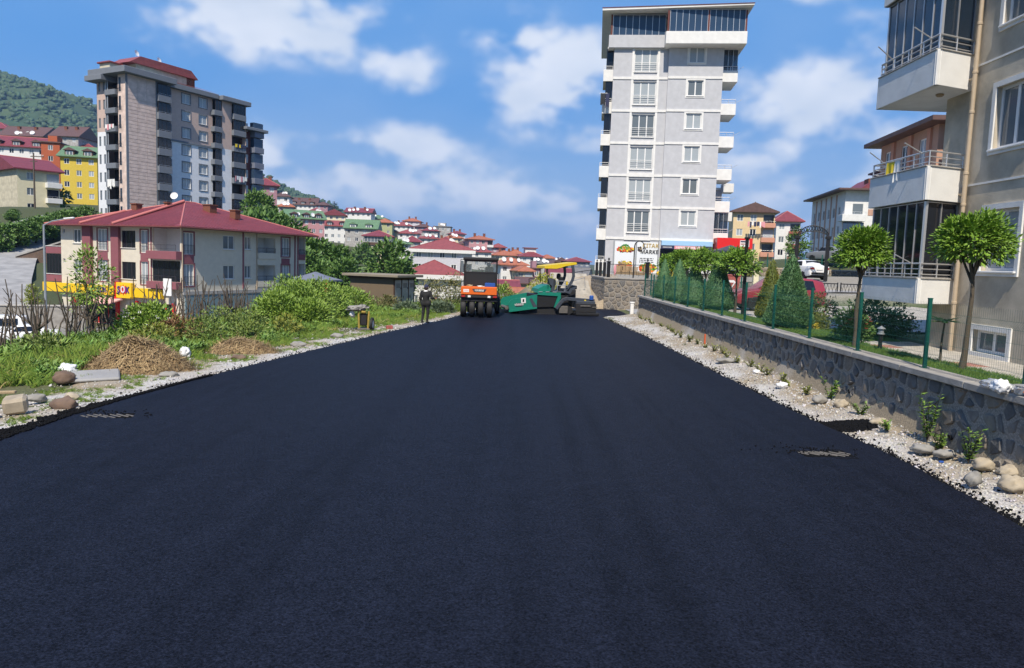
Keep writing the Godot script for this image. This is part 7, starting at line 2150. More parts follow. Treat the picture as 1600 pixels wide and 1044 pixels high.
# ---------- houses on the slopes: [label, x, z, eaves, width, yaw, storeys, depth, roof kind, rise, wall, roof, extras]
var HOUSES := [
		["tall narrow mauve and olive house right of the brown tower", -74.4, -214.5, 22.45, 5.7, 0.38, 5, 10.8, 0, 2.2, "mauve", "roof_red", "c"],
		["long pink terrace with green roof and dormers on the slope", -79.8, -262.5, 15.73, 12.7, 0.49, 3, 10.8, 1, 3.2, "pink", "roof_green", "md"],
		["large cream gable house below the dark conifer on the ridge", -85.8, -332.5, 21.11, 10.0, 0.21, 3, 14, 2, 2.6, "cream_pale", "roof_red", ""],
		["white house with long dark brown roof behind the pink terrace", -122.8, -406.0, 30.00, 14.3, 0.09, 2, 12, 1, 4.1, "white", "roof_brown", "mc"],
		["small salmon house with red roof left of the cream gable", -104.3, -371.0, 23.86, 8.9, 0.14, 2, 9.6, 0, 2.7, "salmon", "roof_red", "d"],
		["grey house with green roof and two white dormers", -63.8, -280.0, 13.54, 11.6, 0.05, 2, 10.8, 1, 3.5, "grey_wall", "roof_green", "M"],
		["cream house with brown band and glazed top floor under red roof", -47.8, -236.2, 9.68, 8.6, 0.10, 4, 12, 0, 1.9, "cream_pale", "roof_red", "gb"],
		["white house with light green roof left of the big hip-roofed house", -41.1, -255.5, 7.99, 5.5, 0.35, 3, 10.8, 0, 1.6, "white", "roof_green", "d"],
		["plain grey-green house among the ridge roofs", -61.9, -332.5, 18.56, 7.0, 0.09, 3, 9.6, 0, 1.9, "olive_wall", "roof_tile", ""],
		["white ridge house with orange-red roof and satellite dishes", -67.2, -406.0, 20.61, 10.4, 0.00, 2, 10.8, 0, 2.4, "white", "roof_rose", "dc"],
		["dark mauve ridge house with brown roof against the sky", -55.7, -413.0, 20.65, 8.8, 0.00, 2, 10.8, 0, 1.9, "mauve", "roof_brown", "c"],
		["low white house with rosy roof below the ridge", -56.3, -358.8, 15.00, 9.2, 0.00, 2, 9.6, 0, 2.2, "white", "roof_rose", "d"],
		["small grey house with deep red roof left of the big roof", -44.6, -301.0, 9.81, 6.4, 0.17, 2, 9.6, 0, 2.4, "grey_wall", "roof_red", ""],
		["flat-topped concrete house with dishes on the skyline", -43.6, -406.0, 20.74, 8.3, 0.00, 3, 9.6, 3, 0.5, "grey_wall", "roof_grey", "d"],
		["pale lilac house with red roof at the skyline's step", -32.2, -371.0, 16.00, 7.3, 0.21, 3, 10.8, 0, 1.6, "lilac", "roof_red", "c"],
		["house with dark red hip roof right behind the big roof", -30.0, -276.5, 8.92, 8.0, 0.00, 2, 10.8, 0, 2.7, "white", "roof_red", "cd"],
		["long white house with rosy roof between dishes", -41.3, -323.8, 11.94, 7.8, 0.00, 2, 9.6, 0, 1.9, "white", "roof_rose", "d"],
		["big lilac house with white eaves band and broad red hip roof", -23.7, -173.5, 5.31, 13.7, 0.07, 3, 14, 0, 2.7, "lilac", "roof_rose", "eb"],
		["low white house with red hip roof and a dark roof window", -17.6, -120.9, 0.49, 9.1, 0.10, 2, 10.8, 0, 2.3, "white", "roof_rose", "e"],
		["tall pink house with balconies and orange roof", -19.0, -308.0, 11.94, 10.0, 0.24, 4, 10.8, 0, 1.6, "pink", "roof_tile", "bc"],
		["low white house with rosy roof below the tall pink house", -15.8, -276.5, 6.35, 7.1, 0.09, 2, 9.6, 0, 1.6, "white", "roof_rose", "d"],
		["cream house with small front gable and orange-red roof", -8.1, -290.5, 5.59, 9.1, 0.14, 3, 10.8, 0, 1.9, "cream_pale", "roof_tile", "c"],
		["white and grey flats with orange tiled roof right of the roller", -3.9, -217.0, 2.19, 7.7, 0.24, 5, 10.8, 0, 2.2, "white", "roof_tile", "bd"],
		["white house with red hip roof and a smaller roof on top", 2.4, -283.5, 5.39, 8.4, 0.14, 3, 10.8, 0, 2.2, "white", "roof_red", "t"],
		["unfinished grey concrete house on the slope", 6.2, -266.0, 2.88, 5.7, 0.00, 3, 9.6, 0, 1.4, "grey_wall", "roof_grey", "d"],
		["narrow tan flats with rust-coloured roof behind the bush", 1.4, -208.2, 0.61, 3.9, 0.21, 5, 9.6, 0, 1.4, "pale_stone", "roof_tile", "b"],
		["thin mauve house wedged beside the tan flats", 5.2, -211.8, 1.25, 2.4, 0.14, 5, 9.6, 3, 0.4, "mauve", "roof_brown", ""],
		["orange gable house at the slope's foot near the sea", 17.9, -336.0, 3.81, 6.7, 0.10, 2, 12, 2, 2.0, "orange_wall", "roof_brown", "d"],
		["blue-grey house with red hip roof nearest the sea", 23.4, -325.5, 4.27, 9.8, 0.17, 2, 10.8, 0, 1.9, "blue_grey", "roof_red", ""],
		["low white house with long red roof behind the paver's canopy", 10.4, -229.2, -0.48, 9.1, 0.00, 2, 10.8, 1, 2.0, "white", "roof_red", ""],
		["pale lean-to house beside the iron fence above the paver", 15.9, -196.0, 0.08, 3.0, -0.21, 2, 8.4, 1, 1.9, "lilac", "roof_grey", ""],
		["cottage with red roof just behind the green bush", 0.3, -100.8, -1.62, 2.8, 0.17, 1, 5, 1, 1.0, "grey_wall", "roof_tile", ""],
		["small house with red lean-to roof right of the roller cab", -2.4, -123.2, -1.12, 2.8, 0.09, 2, 5, 1, 1.0, "grey_wall", "roof_red", ""],
		["pale cottage with red roof above the green bush", 1.1, -134.4, -0.78, 2.8, 0.10, 2, 5, 1, 1.0, "pale_stone", "roof_brown", ""],
		["pale stone gable house with red roof above the lane", -93.1, -140.0, 17.16, 7.2, 0.91, 3, 13.2, 1, 2.6, "cream_pale", "roof_red", "xb"],
		["white house with red roof and dark dormers at the far left", -150.5, -213.6, 30.80, 15.3, 0.21, 2, 12, 1, 3.5, "white", "roof_red", "m"],
		["orange-brown stair house beside the yellow house", -127.4, -201.6, 30.40, 4.5, 0.21, 4, 9.6, 3, 0.4, "orange_brown", "roof_brown", ""],
		["bright yellow house with green roof and brown dormers", -116.5, -192.0, 25.90, 8.5, 0.24, 4, 12, 1, 3.2, "yellow", "roof_green", "m"],
		["dark-roofed house behind the orange-brown house", -164.7, -266.5, 41.61, 9.5, 0.00, 2, 12, 1, 4.3, "grey_wall", "roof_brown", "c"],
		["house with long red-brown roof on the left skyline", -189.0, -275.6, 42.52, 15.4, 0.00, 2, 10.8, 1, 4.1, "tan", "roof_brown", "dc"],
		["corner of a house with bright red roof at the picture's left edge", -197.5, -279.5, 45.66, 7.7, 0.17, 3, 10.8, 0, 2.7, "cream_pale", "roof_red", ""],
		["yellow and salmon flats with pink balconies behind the red canopy", 44.0, -152.0, 14.72, 8.0, -0.21, 4, 13.2, 2, 1.8, "sand", "roof_brown", "s"],
		["white flats with red roof and red balconies right of the salmon flats", 58.9, -169.6, 14.29, 5.2, -0.17, 4, 12, 0, 2.4, "white", "roof_red", "r"],
		["white house with brown roof stepping down right of the mauve house", -98.4, -306.2, 26.48, 5.5, 0.17, 4, 10.8, 0, 1.9, "white", "roof_brown", "d"],
		["grey house with rust roof below the brown-roofed white house", -88.5, -280.0, 20.73, 5.0, 0.24, 3, 10.8, 0, 1.9, "grey_wall", "roof_tile", "d"],
		["pale pink ridge house with dark roof left of the conifer", -105.0, -393.8, 29.34, 6.0, 0.00, 3, 10.8, 0, 1.9, "mauve", "roof_brown", ""],
		["white house with long crimson roof behind the cream gable", -85.6, -376.2, 25.18, 12.8, 0.00, 2, 10.8, 1, 2.4, "white", "roof_red", "cd"],
		["cream house with green roof on the skyline right of the crimson roof", -77.0, -388.5, 23.02, 9.3, 0.00, 2, 10.8, 0, 2.2, "cream_pale", "roof_green", "d"],
		["tan house with dark roof between the green roof and the grove", -60.3, -343.0, 15.11, 5.8, 0.10, 3, 9.6, 0, 1.9, "tan", "roof_brown", ""],
		["white house under a tiled roof in the middle of the ridge", -63.1, -420.0, 23.93, 9.3, 0.00, 2, 10.8, 0, 1.9, "lilac", "roof_tile", "c"],
		["grey house with crimson roof in the dip of the ridge", -48.4, -388.5, 17.76, 8.0, 0.00, 2, 10.8, 0, 1.9, "grey_wall", "roof_red", "dc"],
		["orange-roofed house right below the flat-topped concrete house", -32.0, -343.0, 13.18, 7.6, 0.09, 3, 10.8, 0, 1.9, "cream_pale", "roof_tile", "d"],
		["white house with brown roof left of the tall pink house", -24.5, -318.5, 9.92, 5.7, 0.09, 3, 10.8, 0, 1.8, "white", "roof_brown", ""],
		["rose-roofed house right of the tall pink house", -10.5, -332.5, 9.34, 6.3, 0.09, 3, 10.8, 0, 1.8, "mauve", "roof_rose", ""],
		["grey house with tiled roof left of the red hip roof", -2.2, -308.0, 6.50, 5.3, 0.09, 3, 10.8, 0, 1.8, "grey_wall", "roof_tile", "c"],
		["white house with rust roof behind the orange gable house", 13.0, -371.0, 5.57, 7.4, 0.09, 2, 10.8, 0, 1.8, "white", "roof_tile", ""],
		["long low house with brown roof beside the blue-grey house", 9.1, -311.5, 2.41, 6.9, 0.00, 2, 10.8, 1, 1.8, "pale_stone", "roof_brown", "d"],
		["white terrace below the pink terrace's right end", -80.1, -311.5, 15.48, 10.4, 0.24, 3, 10.8, 1, 2.4, "white", "roof_rose", "m"],
		["cream flats with red roof behind the yellow house", -156.2, -266.5, 37.48, 6.2, 0.17, 4, 10.8, 0, 2.2, "cream_pale", "roof_red", ""]]

func slope_house(h: Array):
	var w: float = h[4]
	var d: float = h[7]
	var st: int = h[6]
	var op: String = h[12]
	var t := thing("slope_house", V(h[1], 0, h[2]), h[5], h[0], "house", "houses on the slopes")
	var wm: Material = M[h[10]]
	var rm: Material = M[h[11]]
	var y1: float = h[3]
	var H := st * 2.9
	var y0 := y1 - H - 3.0
	var bal := "b" in op or "s" in op or "r" in op
	var F := face(0, y0, 0)
	var S := face(w, y0, 0, PI / 2)
	var Sl := face(0, y0, -d, -PI / 2)
	var n := maxi(1, int((w - (2.8 if bal else 0.4)) / 2.3))
	var hf := []
	var hs := []
	for i in st:
		var y := 3.0 + i * 2.9 + 0.95
		if "g" in op and i == st - 1: continue
		for k in n: hf.append(Rect2((k + 0.5) * (w - (2.8 if bal else 0.0)) / n - 0.6, y, 1.2, 1.35))
		for k in 2: hs.append(Rect2(d * (0.28 + 0.4 * k) - 0.55, y, 1.1, 1.35))
	wall(t, F, w, H + 3.0, hf, wm)
	wall(t, S, d, H + 3.0, hs, wm)
	wall(t, Sl, d, H + 3.0, hs if h[1] > 0 else [], M.pale_stone if "x" in op else wm)
	wall(t, face(w, y0, -d, PI), w, H + 3.0, [], wm)
	var pk := rng.randi()
	for i in hf.size(): window(t, F, hf[i], 2, M.pvc, [M.glass_mid, M.glass_curtain, M.glass_dark][(i * 7 + pk) % 3], 0.1 if "e" in op else 0.0, M.white, false, 0.09)
	for i in hs.size(): window(t, S, hs[i], 2, M.pvc, [M.glass_mid, M.glass_dark][(i * 5 + pk) % 2], 0, null, false, 0.09)
	if h[1] > 0:
		for i in hs.size(): window(t, Sl, hs[i], 2, M.pvc, [M.glass_mid, M.glass_dark][(i * 5 + pk) % 2], 0, null, false, 0.09)
	if "g" in op:   # glazed top floor over a brown band
		window(t, face(0.1, y1 - 2.0, 0.25), Rect2(0, 0, w - 0.2, 1.7), 8, M.pvc, M.glass_mid, 0, null, false, 0.08, 0.0, "glazing")
		box_part(t, "band", M.dark_brown, V(w / 2, y1 - 2.5, -d / 2), V(w + 0.6, 0.9, d + 0.6))
	if "e" in op: box_part(t, "eaves_band", M.white, V(w / 2, y1 - 0.45, -d / 2), V(w + 1.7, 0.75, d + 1.7))
	if bal:
		var bm: Material = M.salmon if "s" in op else (M.dull_red if "r" in op else (M.wine if "g" in op else M.white))
		for i in st - 1:
			var b := box_part(t, "balcony", bm, V(w - 1.2, y0 + 3.0 + (i + 1) * 2.9 + 0.15, 0.5), V(2.6, 0.95, 1.2), 0.03)
			box_part(b, "balcony_door", [M.glass_dark, M.glass_curtain][i % 2], V(w - 1.2, y0 + 3.0 + (i + 1) * 2.9 + 1.45, 0.03), V(2.0, 1.6, 0.08))
			railing(b, face(w - 2.5, y0 + 3.0 + (i + 1) * 2.9 + 0.65, 1.05), 2.6, 0.3, 0, 0.9, M.steel)
	var over := 0.8
	match h[8]:
		0: roof(t, w, d, y1, h[9], over, rm, true, w > d, 0.2)
		1:
			roof(t, w, d, y1, h[9], over, rm, false, true, 0.2)
			for x in [0.0, w]:
				var g := Geo.new(); g.tri(V(x, y1, 0), V(x, y1, -d), V(x, y1 + h[9] * (d / (d + 1.6)), -d / 2)); part(t, "gable", g, M.pale_stone if ("x" in op and x == 0.0) else wm)
		2:
			roof(t, w, d, y1, h[9], over, rm, false, false, 0.2)
			var g := Geo.new(); g.tri(V(0, y1, 0), V(w, y1, 0), V(w / 2, y1 + h[9] * (w / (w + 1.6)), 0)); part(t, "gable", g, wm)
		3:
			box_part(t, "roof", rm, V(w / 2, y1 + 0.15, -d / 2), V(w + 0.8, 0.3, d + 0.8))
			box_part(t, "stair_head", wm, V(w * 0.4, y1 + 1.2, -d * 0.5), V(w * 0.5, 2.0, d * 0.4))
	if "m" in op or "M" in op:   # dormers
		var k := 2 if w < 12 else 3
		for i in k:
			var x := (i + 0.5) * w / k
			var dm := box_part(t, "dormer", M.white if "M" in op else M.dark_brown, V(x, y1 + 0.75, -1.2), V(2.2, 1.5, 2.4))
			window(dm, face(x - 0.8, y1 + 0.2, 0.02), Rect2(0, 0, 1.6, 1.05), 2, M.pvc, M.glass_mid, 0, null, false, 0.1, 0.0)
			var g := Geo.new(); g.prism(PackedVector2Array([Vector2(-1.5, 0), Vector2(1.5, 0), Vector2(0, 0.75)]), -2.6, 0.35, face(x, y1 + 1.5, 0)); part(dm, "dormer_roof", g, rm if "M" in op else M.roof_brown)
	if "t" in op:
		box_part(t, "upper_room", M.white, V(w * 0.5, y1 + 1.9, -d * 0.5), V(w * 0.5, 2.4, d * 0.4)); box_part(t, "upper_roof", M.roof_rose, V(w * 0.5, y1 + 3.2, -d * 0.5), V(w * 0.65, 0.3, d * 0.5))
	if "c" in op:
		for k in 2: chimney(t, V(w * (0.3 + 0.4 * k), y1 + h[9] * 0.55, -d * 0.35), 0.9, 1.5)
	if "d" in op:
		for k in 2 + int(w / 5): dish(t, V(rr(0.1, 0.9) * w, y1 + rr(0.9, 1.6), rr(-2.0, 0.3)), V(0.25, 0.4, 0.88).normalized(), rr(0.6, 0.85))

func slope_houses():
	for h in HOUSES: slope_house(h)

# ---------- the rest of the right-hand background
func right_background():
	# grey flats with brown bands
	var t := thing("banded_flats", V(48.0, 0, -110.0), -0.14, "light grey flats with brown bands and white balconies beyond the garden arch", "building")
	var yb := 4.2
	var T := face(0, yb, 0)
	# x along the long facade that looks left; short facade looks at the viewer
	var hl := []
	for i in 3:
		for k in 6: hl.append(Rect2(1.2 + k * 2.9, 1.3 + i * 2.9, 1.2, 1.6))
	# long facade
	var L := face(0, yb, -19, -PI / 2)
	wall(t, L, 19, 10.8, hl, M.white)
	for i in hl.size(): window(t, L, hl[i], 2, M.pvc, [M.glass_mid, M.glass_dark, M.glass_dark][i % 3], 0, null, false, 0.09)
	for k in 5: box_part(t, "band", M.terracotta, L * V(3.0 + k * 2.9, 6.2, 0.02), V(0.05, 8.6, 0.7))
	var hs := []
	for i in 3: hs.append(Rect2(7.4, 1.2 + i * 2.9, 1.5, 1.5))
	wall(t, T, 11, 10.8, hs, M.white)
	for i in 3:
		window(t, T, hs[i], 2, M.pvc, M.glass_mid, 0.18, M.white, true, 0.09)
		box_part(t, "band", M.terracotta, V(5.2, yb + 1.9 + i * 2.9, 0.02), V(3.9, 0.9, 0.05)); box_part(t, "band", M.terracotta, V(10.0, yb + 1.9 + i * 2.9, 0.02), V(1.6, 0.9, 0.05))
		var b := box_part(t, "balcony", M.white, V(1.0, yb + 1.0 + i * 2.9, 0.1), V(3.2, 1.0, 2.4), 0.03)
		if i == 1: window(b, face(-0.4, yb + 4.45, 1.0), Rect2(0, 0, 2.9, 1.7), 4, M.rail_dark, M.glass_blue, 0, null, false, 0.05, 0.0, "glazing")
		else: box_part(b, "balcony_door", M.glass_mid, V(1.8, yb + 2.3 + i * 2.9, 0.03), V(1.4, 1.6, 0.06))
		railing(b, face(-0.5, yb + 1.5 + i * 2.9, 1.25), 3.1, 0.35, 1, 0.8, M.steel)
	wall(t, face(11, yb, 0, PI / 2), 19, 10.8, [], M.lilac); wall(t, face(11, yb, -19, PI), 11, 10.8, [], M.lilac)
	var g := Geo.new(); g.prism(PackedVector2Array([Vector2(-1.3, 0), Vector2(12, 0), Vector2(12, 0.25), Vector2(-1.3, 0.25)]), -20, 1.3, face(0, yb + 10.8, 0)); part(t, "roof", g, M.roof_brown)
	g = Geo.new(); g.prism(PackedVector2Array([Vector2(2, 0), Vector2(12, 0), Vector2(10, 2.2), Vector2(5, 2.2)]), -12, -0.5, face(0, yb + 11.05, 0)); part(t, "upper_roof", g, M.roof_red)
	box_part(t, "attic", M.brick, V(8, yb + 12.4, -3), V(6, 2.6, 4)); box_part(t, "attic_roof", M.roof_brown, V(8, yb + 13.8, -3), V(7, 0.25, 5)); box_part(t, "attic", M.brick, V(4.4, yb + 11.9, -2), V(2.2, 1.6, 2))
	# terracotta flats behind the open balcony
	t = thing("terracotta_flats", V(27.6, 1.3, -50.0), -0.10, "salmon flats with dark eaves and enclosed balcony behind the beige block's open balcony", "building")
	var U := face(0, 2.4, -9.7, -PI / 2)
	var hu := []
	for i in 3:
		for k in 3: hu.append(Rect2(0.9 + k * 3.0, 0.9 + i * 2.9, 1.2, 1.9))
	wall(t, U, 9.7, 9.2, hu, M.terracotta)
	for i in hu.size(): window(t, U, hu[i], 2, M.pvc, [M.glass_mid, M.glass_curtain, M.glass_dark][(i * 5) % 3], 0, null, false, 0.09)
	for k in 3: box_part(t, "pilaster", M.salmon, U * V(2.6 + k * 3.0, 4.6, 0.08), V(0.16, 9.0, 0.5))
	wall(t, face(0, 2.4, 0), 9, 9.2, [Rect2(4.6, 6.6, 1.2, 1.5), Rect2(4.6, 3.7, 1.2, 1.5)], M.terracotta)
	for y in [6.6, 3.7]: window(t, face(0, 2.4, 0), Rect2(4.6, y, 1.2, 1.5), 2, M.pvc, M.glass_mid, 0, null, false, 0.09)
	for i in 3:
		var b := box_part(t, "balcony", M.terracotta, V(1.6, 2.6 + i * 2.9, 0.7), V(3.2, 0.8, 1.6), 0.03)
		if i == 2: window(b, face(0.1, 9.0, 1.4), Rect2(0, 0, 3.0, 2.0), 3, M.rail_dark, M.glass_dark, 0, null, false, 0.05, 0.0, "glazing")
		railing(b, face(0.05, 3.0 + i * 2.9, 1.5), 3.1, 0.45, 2, 0.8, M.steel)
	wall(t, face(9, 2.4, 0, PI / 2), 9.7, 9.2, [], M.terracotta); wall(t, face(9, 2.4, -9.7, PI), 9, 9.2, [], M.terracotta)
	box_part(t, "roof", M.roof_brown, V(4.5, 11.75, -4.7), V(11, 0.3, 12.1)); box_part(t, "upper_roof", M.roof_red, V(5.5, 12.2, -4.5), V(6, 0.7, 6), 0.2)
	laundry(to_world(t, U * V(0.6, 6.6, 0.7)), -0.1 - PI / 2, 1.2, "dark red washing at the far end of the salmon flats", ["cloth_red", "cloth_navy", "cloth_pink"], 0.9)
	laundry(V(46.2, 12.6, -149.6), -0.2, 3.0, "pink and blue washing on the yellow and salmon flats", ["cloth_pink", "cloth_navy", "cloth_white"], 1.2)
	# stone wall of the shop terrace with capped iron railing
	t = thing("terrace_wall", V(5.95, 0, -48.75), 0.0, "rubble stone terrace wall below the greengrocer's shop", "wall")
	box_part(t, "mortar", M.mortar, V(5.0, 0.95, -0.3), V(10.0, 2.1, 0.5))
	box_part(t, "mortar", M.mortar, V(0.25, 0.95, -4.5), V(0.5, 2.1, 8.0))
	var k := 0
	for s in stones(5.0, 1.9, 0.36, 0.28, 0.05):
		g = Geo.new(); stone_geo(g, s[0], s[1], face(0, 0.02, -0.04), 0.03); part(t, "stone", g, M["wall_stone%d" % [2, 1, 2, 0][k % 4]]); k += 1
	g = Geo.new()
	for s in stones(8.0, 1.9, 0.36, 0.28, 0.05): stone_geo(g, s[0], s[1], face(0.0, 0.02, -8.4, -PI / 2), 0.03)
	part(t, "side_stones", g, M.wall_stone2).set_meta("kind", "stuff")
	box_part(t, "cap", M.concrete, V(5.0, 2.04, -0.3), V(10.1, 0.1, 0.62), 0.015); box_part(t, "cap", M.concrete, V(0.25, 2.04, -4.6), V(0.6, 0.1, 8.0), 0.015)
	var w := thing("iron_railing", V(5.95, 2.09, -48.75), 0.0, "black iron railing with square posts on the terrace wall", "railing")
	for x in [0.25, 2.8, 5.4, 8.0]:
		g = Geo.new(); g.box(V(x, 0.5, -0.3), V(0.22, 1.0, 0.22), Basis.IDENTITY, 0.02); g.box(V(x, 1.03, -0.3), V(0.3, 0.06, 0.3), Basis.IDENTITY, 0.015); g.lathe(V(x, 1.06, -0.3), Vector3.UP, [Vector2(0.03, 0), Vector2(0.03, 0.08), Vector2(0.07, 0.12), Vector2(0.05, 0.2), Vector2(0.001, 0.24)], 8); part(w, "post", g, M.iron)
	railing(w, face(0.3, 0.05, -0.3), 9.5, 0.82, 1, 2.4, M.iron, 0.022, 0.3)
	for i in 3:
		g = Geo.new(); g.box(V(0.25, 0.5, -2.5 - i * 2.4), V(0.2, 1.0, 0.2), Basis.IDENTITY, 0.02); g.lathe(V(0.25, 1.0, -2.5 - i * 2.4), Vector3.UP, [Vector2(0.03, 0), Vector2(0.03, 0.08), Vector2(0.07, 0.12), Vector2(0.001, 0.24)], 8); part(w, "post", g, M.iron)
	# curved lamp on the terrace, fruit crates, yellow tarpaulin, pink cloth
	t = thing("curved_lamp", V(8.55, 2.0, -53.5), 0, "black swan-necked lamp in front of the greengrocer's window", "lamp")
	g = Geo.new()
	var pts := [V(0, 0, 0), V(0, 2.3, 0)]
	for i in 7: pts.append(V(0.35 - 0.35 * cos(PI * (i + 1) / 7), 2.3 + 0.38 * sin(PI * (i + 1) / 7), 0))
	var rs := []
	for i in pts.size(): rs.append(0.045 - 0.002 * i)
	g.path(pts, rs, 7); part(t, "pole", g, M.iron)
	g = Geo.new(); g.lathe(V(0.7, 2.3, 0), Vector3.DOWN, [Vector2(0.03, 0), Vector2(0.06, 0.04), Vector2(0.14, 0.2), Vector2(0.001, 0.19)], 10); part(t, "shade", g, M.iron)
	var crate := Geo.new()
	for i in 4:
		for s in [-1, 1]:
			crate.box(V(0, 0.05 + i * 0.085, s * 0.22), V(0.6, 0.06, 0.02)); crate.box(V(s * 0.29, 0.05 + i * 0.085, 0), V(0.02, 0.06, 0.42))
	for s in [-1, 1]:
		for q in [-1, 1]: crate.box(V(s * 0.27, 0.17, q * 0.2), V(0.04, 0.34, 0.04))
	crate.box(V(0, 0.02, 0), V(0.58, 0.02, 0.42))
	var cm := crate.mesh()
	var where := ["bottom left", "bottom second", "bottom third", "bottom fourth", "bottom fifth", "upper left", "upper second", "upper third", "upper fourth", "topmost"]
	for i in 10:
		var lv: int = [0, 0, 0, 0, 0, 1, 1, 1, 1, 2][i]
		var ix: float = [0, 1, 2, 3, 4, 0.1, 1.1, 2.2, 3.9, 0.6][i]
		single("wooden_crate", cm, M.wood_crate, at3(8.9 + ix * 0.64, 2.14 + lv * 0.36, -64.2, rr(-0.1, 0.1), 1.0), "%s slatted wooden crate stacked under the fruit picture" % where[i], "crate", "crates outside the greengrocer's")
	crumpled("yellow_tarpaulin", V(11.9, 2.1, -58.0), V(0.75, 0.36, 0.5), M.bright_yellow, "orange-yellow sheet heaped on the shop terrace", "tarpaulin")
	crumpled("pink_cloth", V(6.6, 2.4, -48.9), V(0.08, 0.3, 0.06), M.cloth_pink, "pink cloth tied to the terrace railing", "cloth")
	# red bin with a white badge
	t = thing("red_bin", V(13.4, 1.15, -46.6), 0.1, "faded red waste bin with a white triangular badge behind the garden trees", "bin")
	g = Geo.new(); g.prism(PackedVector2Array([Vector2(-0.42, 0), Vector2(0.42, 0), Vector2(0.62, 1.35), Vector2(-0.62, 1.35)]), -0.45, 0.45); part(t, "body", g, M.dull_red)
	g = Geo.new(); g.prism(PackedVector2Array([Vector2(-0.3, 0.95), Vector2(-0.2, 1.08), Vector2(0.2, 1.08), Vector2(0.3, 0.95), Vector2(0, 0.45)]), 0.452, 0.47); var bdg := part(t, "badge", g, M.pvc)
	g = Geo.new(); g.prism(PackedVector2Array([Vector2(-0.19, 0.93), Vector2(0.19, 0.93), Vector2(0, 0.60)]), 0.471, 0.478); part(bdg, "badge_centre", g, M.dull_red)
	box_part(t, "lid", M.dull_red, V(0, 1.38, 0), V(1.3, 0.08, 1.0), 0.03)
	# cream gate pillars by the bin and dark parasol
	for i in 2:
		t = thing("gate_pillar", V([12.35, 14.9][i], 0.9, -46.0), 0, ["cream pillar left of the red bin", "cream pillar right of the red bin"][i], "pillar", "cream pillars at the side street")
		box_part(t, "shaft", M.cream_pale, V(0, 0.9, 0), V(0.32, 1.9, 0.32), 0.02); box_part(t, "cap", M.cream_pale, V(0, 1.9, 0), V(0.42, 0.1, 0.42), 0.02)
	t = thing("parasol", V(16.4, 2.2, -57.0), 0, "dark grey square parasol in front of the red canopy", "parasol")
	g = Geo.new(); g.tube(V(0, 0, 0), V(0, 2.5, 0), 0.03, 0.03, 7); part(t, "pole", g, M.iron)
	g = Geo.new()
	for i in 4:
		var a := TAU * i / 4 + PI / 4
		var b := TAU * (i + 1) / 4 + PI / 4
		g.tri(V(0, 2.55, 0), V(cos(b) * 1.5, 2.1, sin(b) * 1.5), V(cos(a) * 1.5, 2.1, sin(a) * 1.5)); g.quad(V(cos(a) * 1.5, 2.0, sin(a) * 1.5), V(cos(a) * 1.5, 2.1, sin(a) * 1.5), V(cos(b) * 1.5, 2.1, sin(b) * 1.5), V(cos(b) * 1.5, 2.0, sin(b) * 1.5))
	part(t, "canopy", g, M.machine_grey)
	# black arch of the garden gate
	t = thing("iron_arch", V(21.2, 2.3, -53.4), -0.35, "black wrought-iron garden arch with scrolled top over the drive", "arch")
	for s in [-1, 1]:
		box_part(t, "pillar", M.iron, V(s * 1.02, 1.5, 0), V(0.26, 3.0, 0.26), 0.02); box_part(t, "pillar_head", M.iron, V(s * 1.02, 3.06, 0), V(0.4, 0.22, 0.36), 0.03)
	g = Geo.new()
	for i in 14:
		var a := PI * (0.12 + 0.76 * i / 14.0)
		var b := PI * (0.12 + 0.76 * (i + 1) / 14.0)
		for q in [[1.1, 0.95], [1.1, 0.55]]: g.tube(V(-cos(a) * 1.1, 2.95 + sin(a) * q[1], 0), V(-cos(b) * 1.1, 2.95 + sin(b) * q[1], 0), 0.035, 0.035, 6)
		g.tube(V(-cos(a) * 1.1, 2.95 + sin(a) * 0.95, 0), V(-cos(b) * 1.1, 2.95 + sin(b) * 0.55, 0), 0.022, 0.022, 5); g.tube(V(-cos(b) * 1.1, 2.95 + sin(b) * 0.95, 0), V(-cos(a) * 1.1, 2.95 + sin(a) * 0.55, 0), 0.022, 0.022, 5)
	g.tube(V(0, 3.9, 0), V(0, 4.2, 0), 0.02, 0.02, 5); g.tube(V(-0.14, 4.08, 0), V(0.14, 4.08, 0), 0.015, 0.015, 5)
	part(t, "scrollwork", g, M.iron)
	for s in [-1, 1]:
		g = Geo.new()
		for i in 7: g.tube(V(s * 1.15 + s * 0.0, 0.05, -0.15 - i * 0.16), V(s * 1.15, 1.1, -0.15 - i * 0.16), 0.014, 0.014, 5)
		for y in [0.15, 1.05]: g.tube(V(s * 1.15, y, -0.1), V(s * 1.15, y, -1.25), 0.02, 0.02, 5)
		part(t, "gate_leaf", g, M.iron)
	# low black railing of the parking court
	t = thing("court_railing", V(15.4, 1.32, -45.0), 0.02, "low black lattice railing behind the large conifer", "railing")
	for k2 in 2:
		var x0: float = [0.0, 4.4][k2]
		var wd: float = [4.2, 2.4][k2]
		g = Geo.new()
		for y in [0.08, 0.92]: g.box(V(x0 + wd / 2, y, 0), V(wd, 0.06, 0.04))
		for x in [x0, x0 + wd]: g.box(V(x, 0.5, 0), V(0.06, 1.0, 0.05))
		var nn := int(wd / 0.2)
		for i in nn:
			g.tube(V(x0 + i * 0.2, 0.1, 0), V(x0 + (i + 1) * 0.2, 0.9, 0), 0.012, 0.012, 4, false); g.tube(V(x0 + (i + 1) * 0.2, 0.1, 0), V(x0 + i * 0.2, 0.9, 0), 0.012, 0.012, 4, false)
		part(t, "panel", g, M.iron)
	# far green fence on a stone bank
	t = thing("far_fence", V(18.5, 3.05, -69.3), -0.12, "far green fence on a stone bank behind the garden arch", "fence")
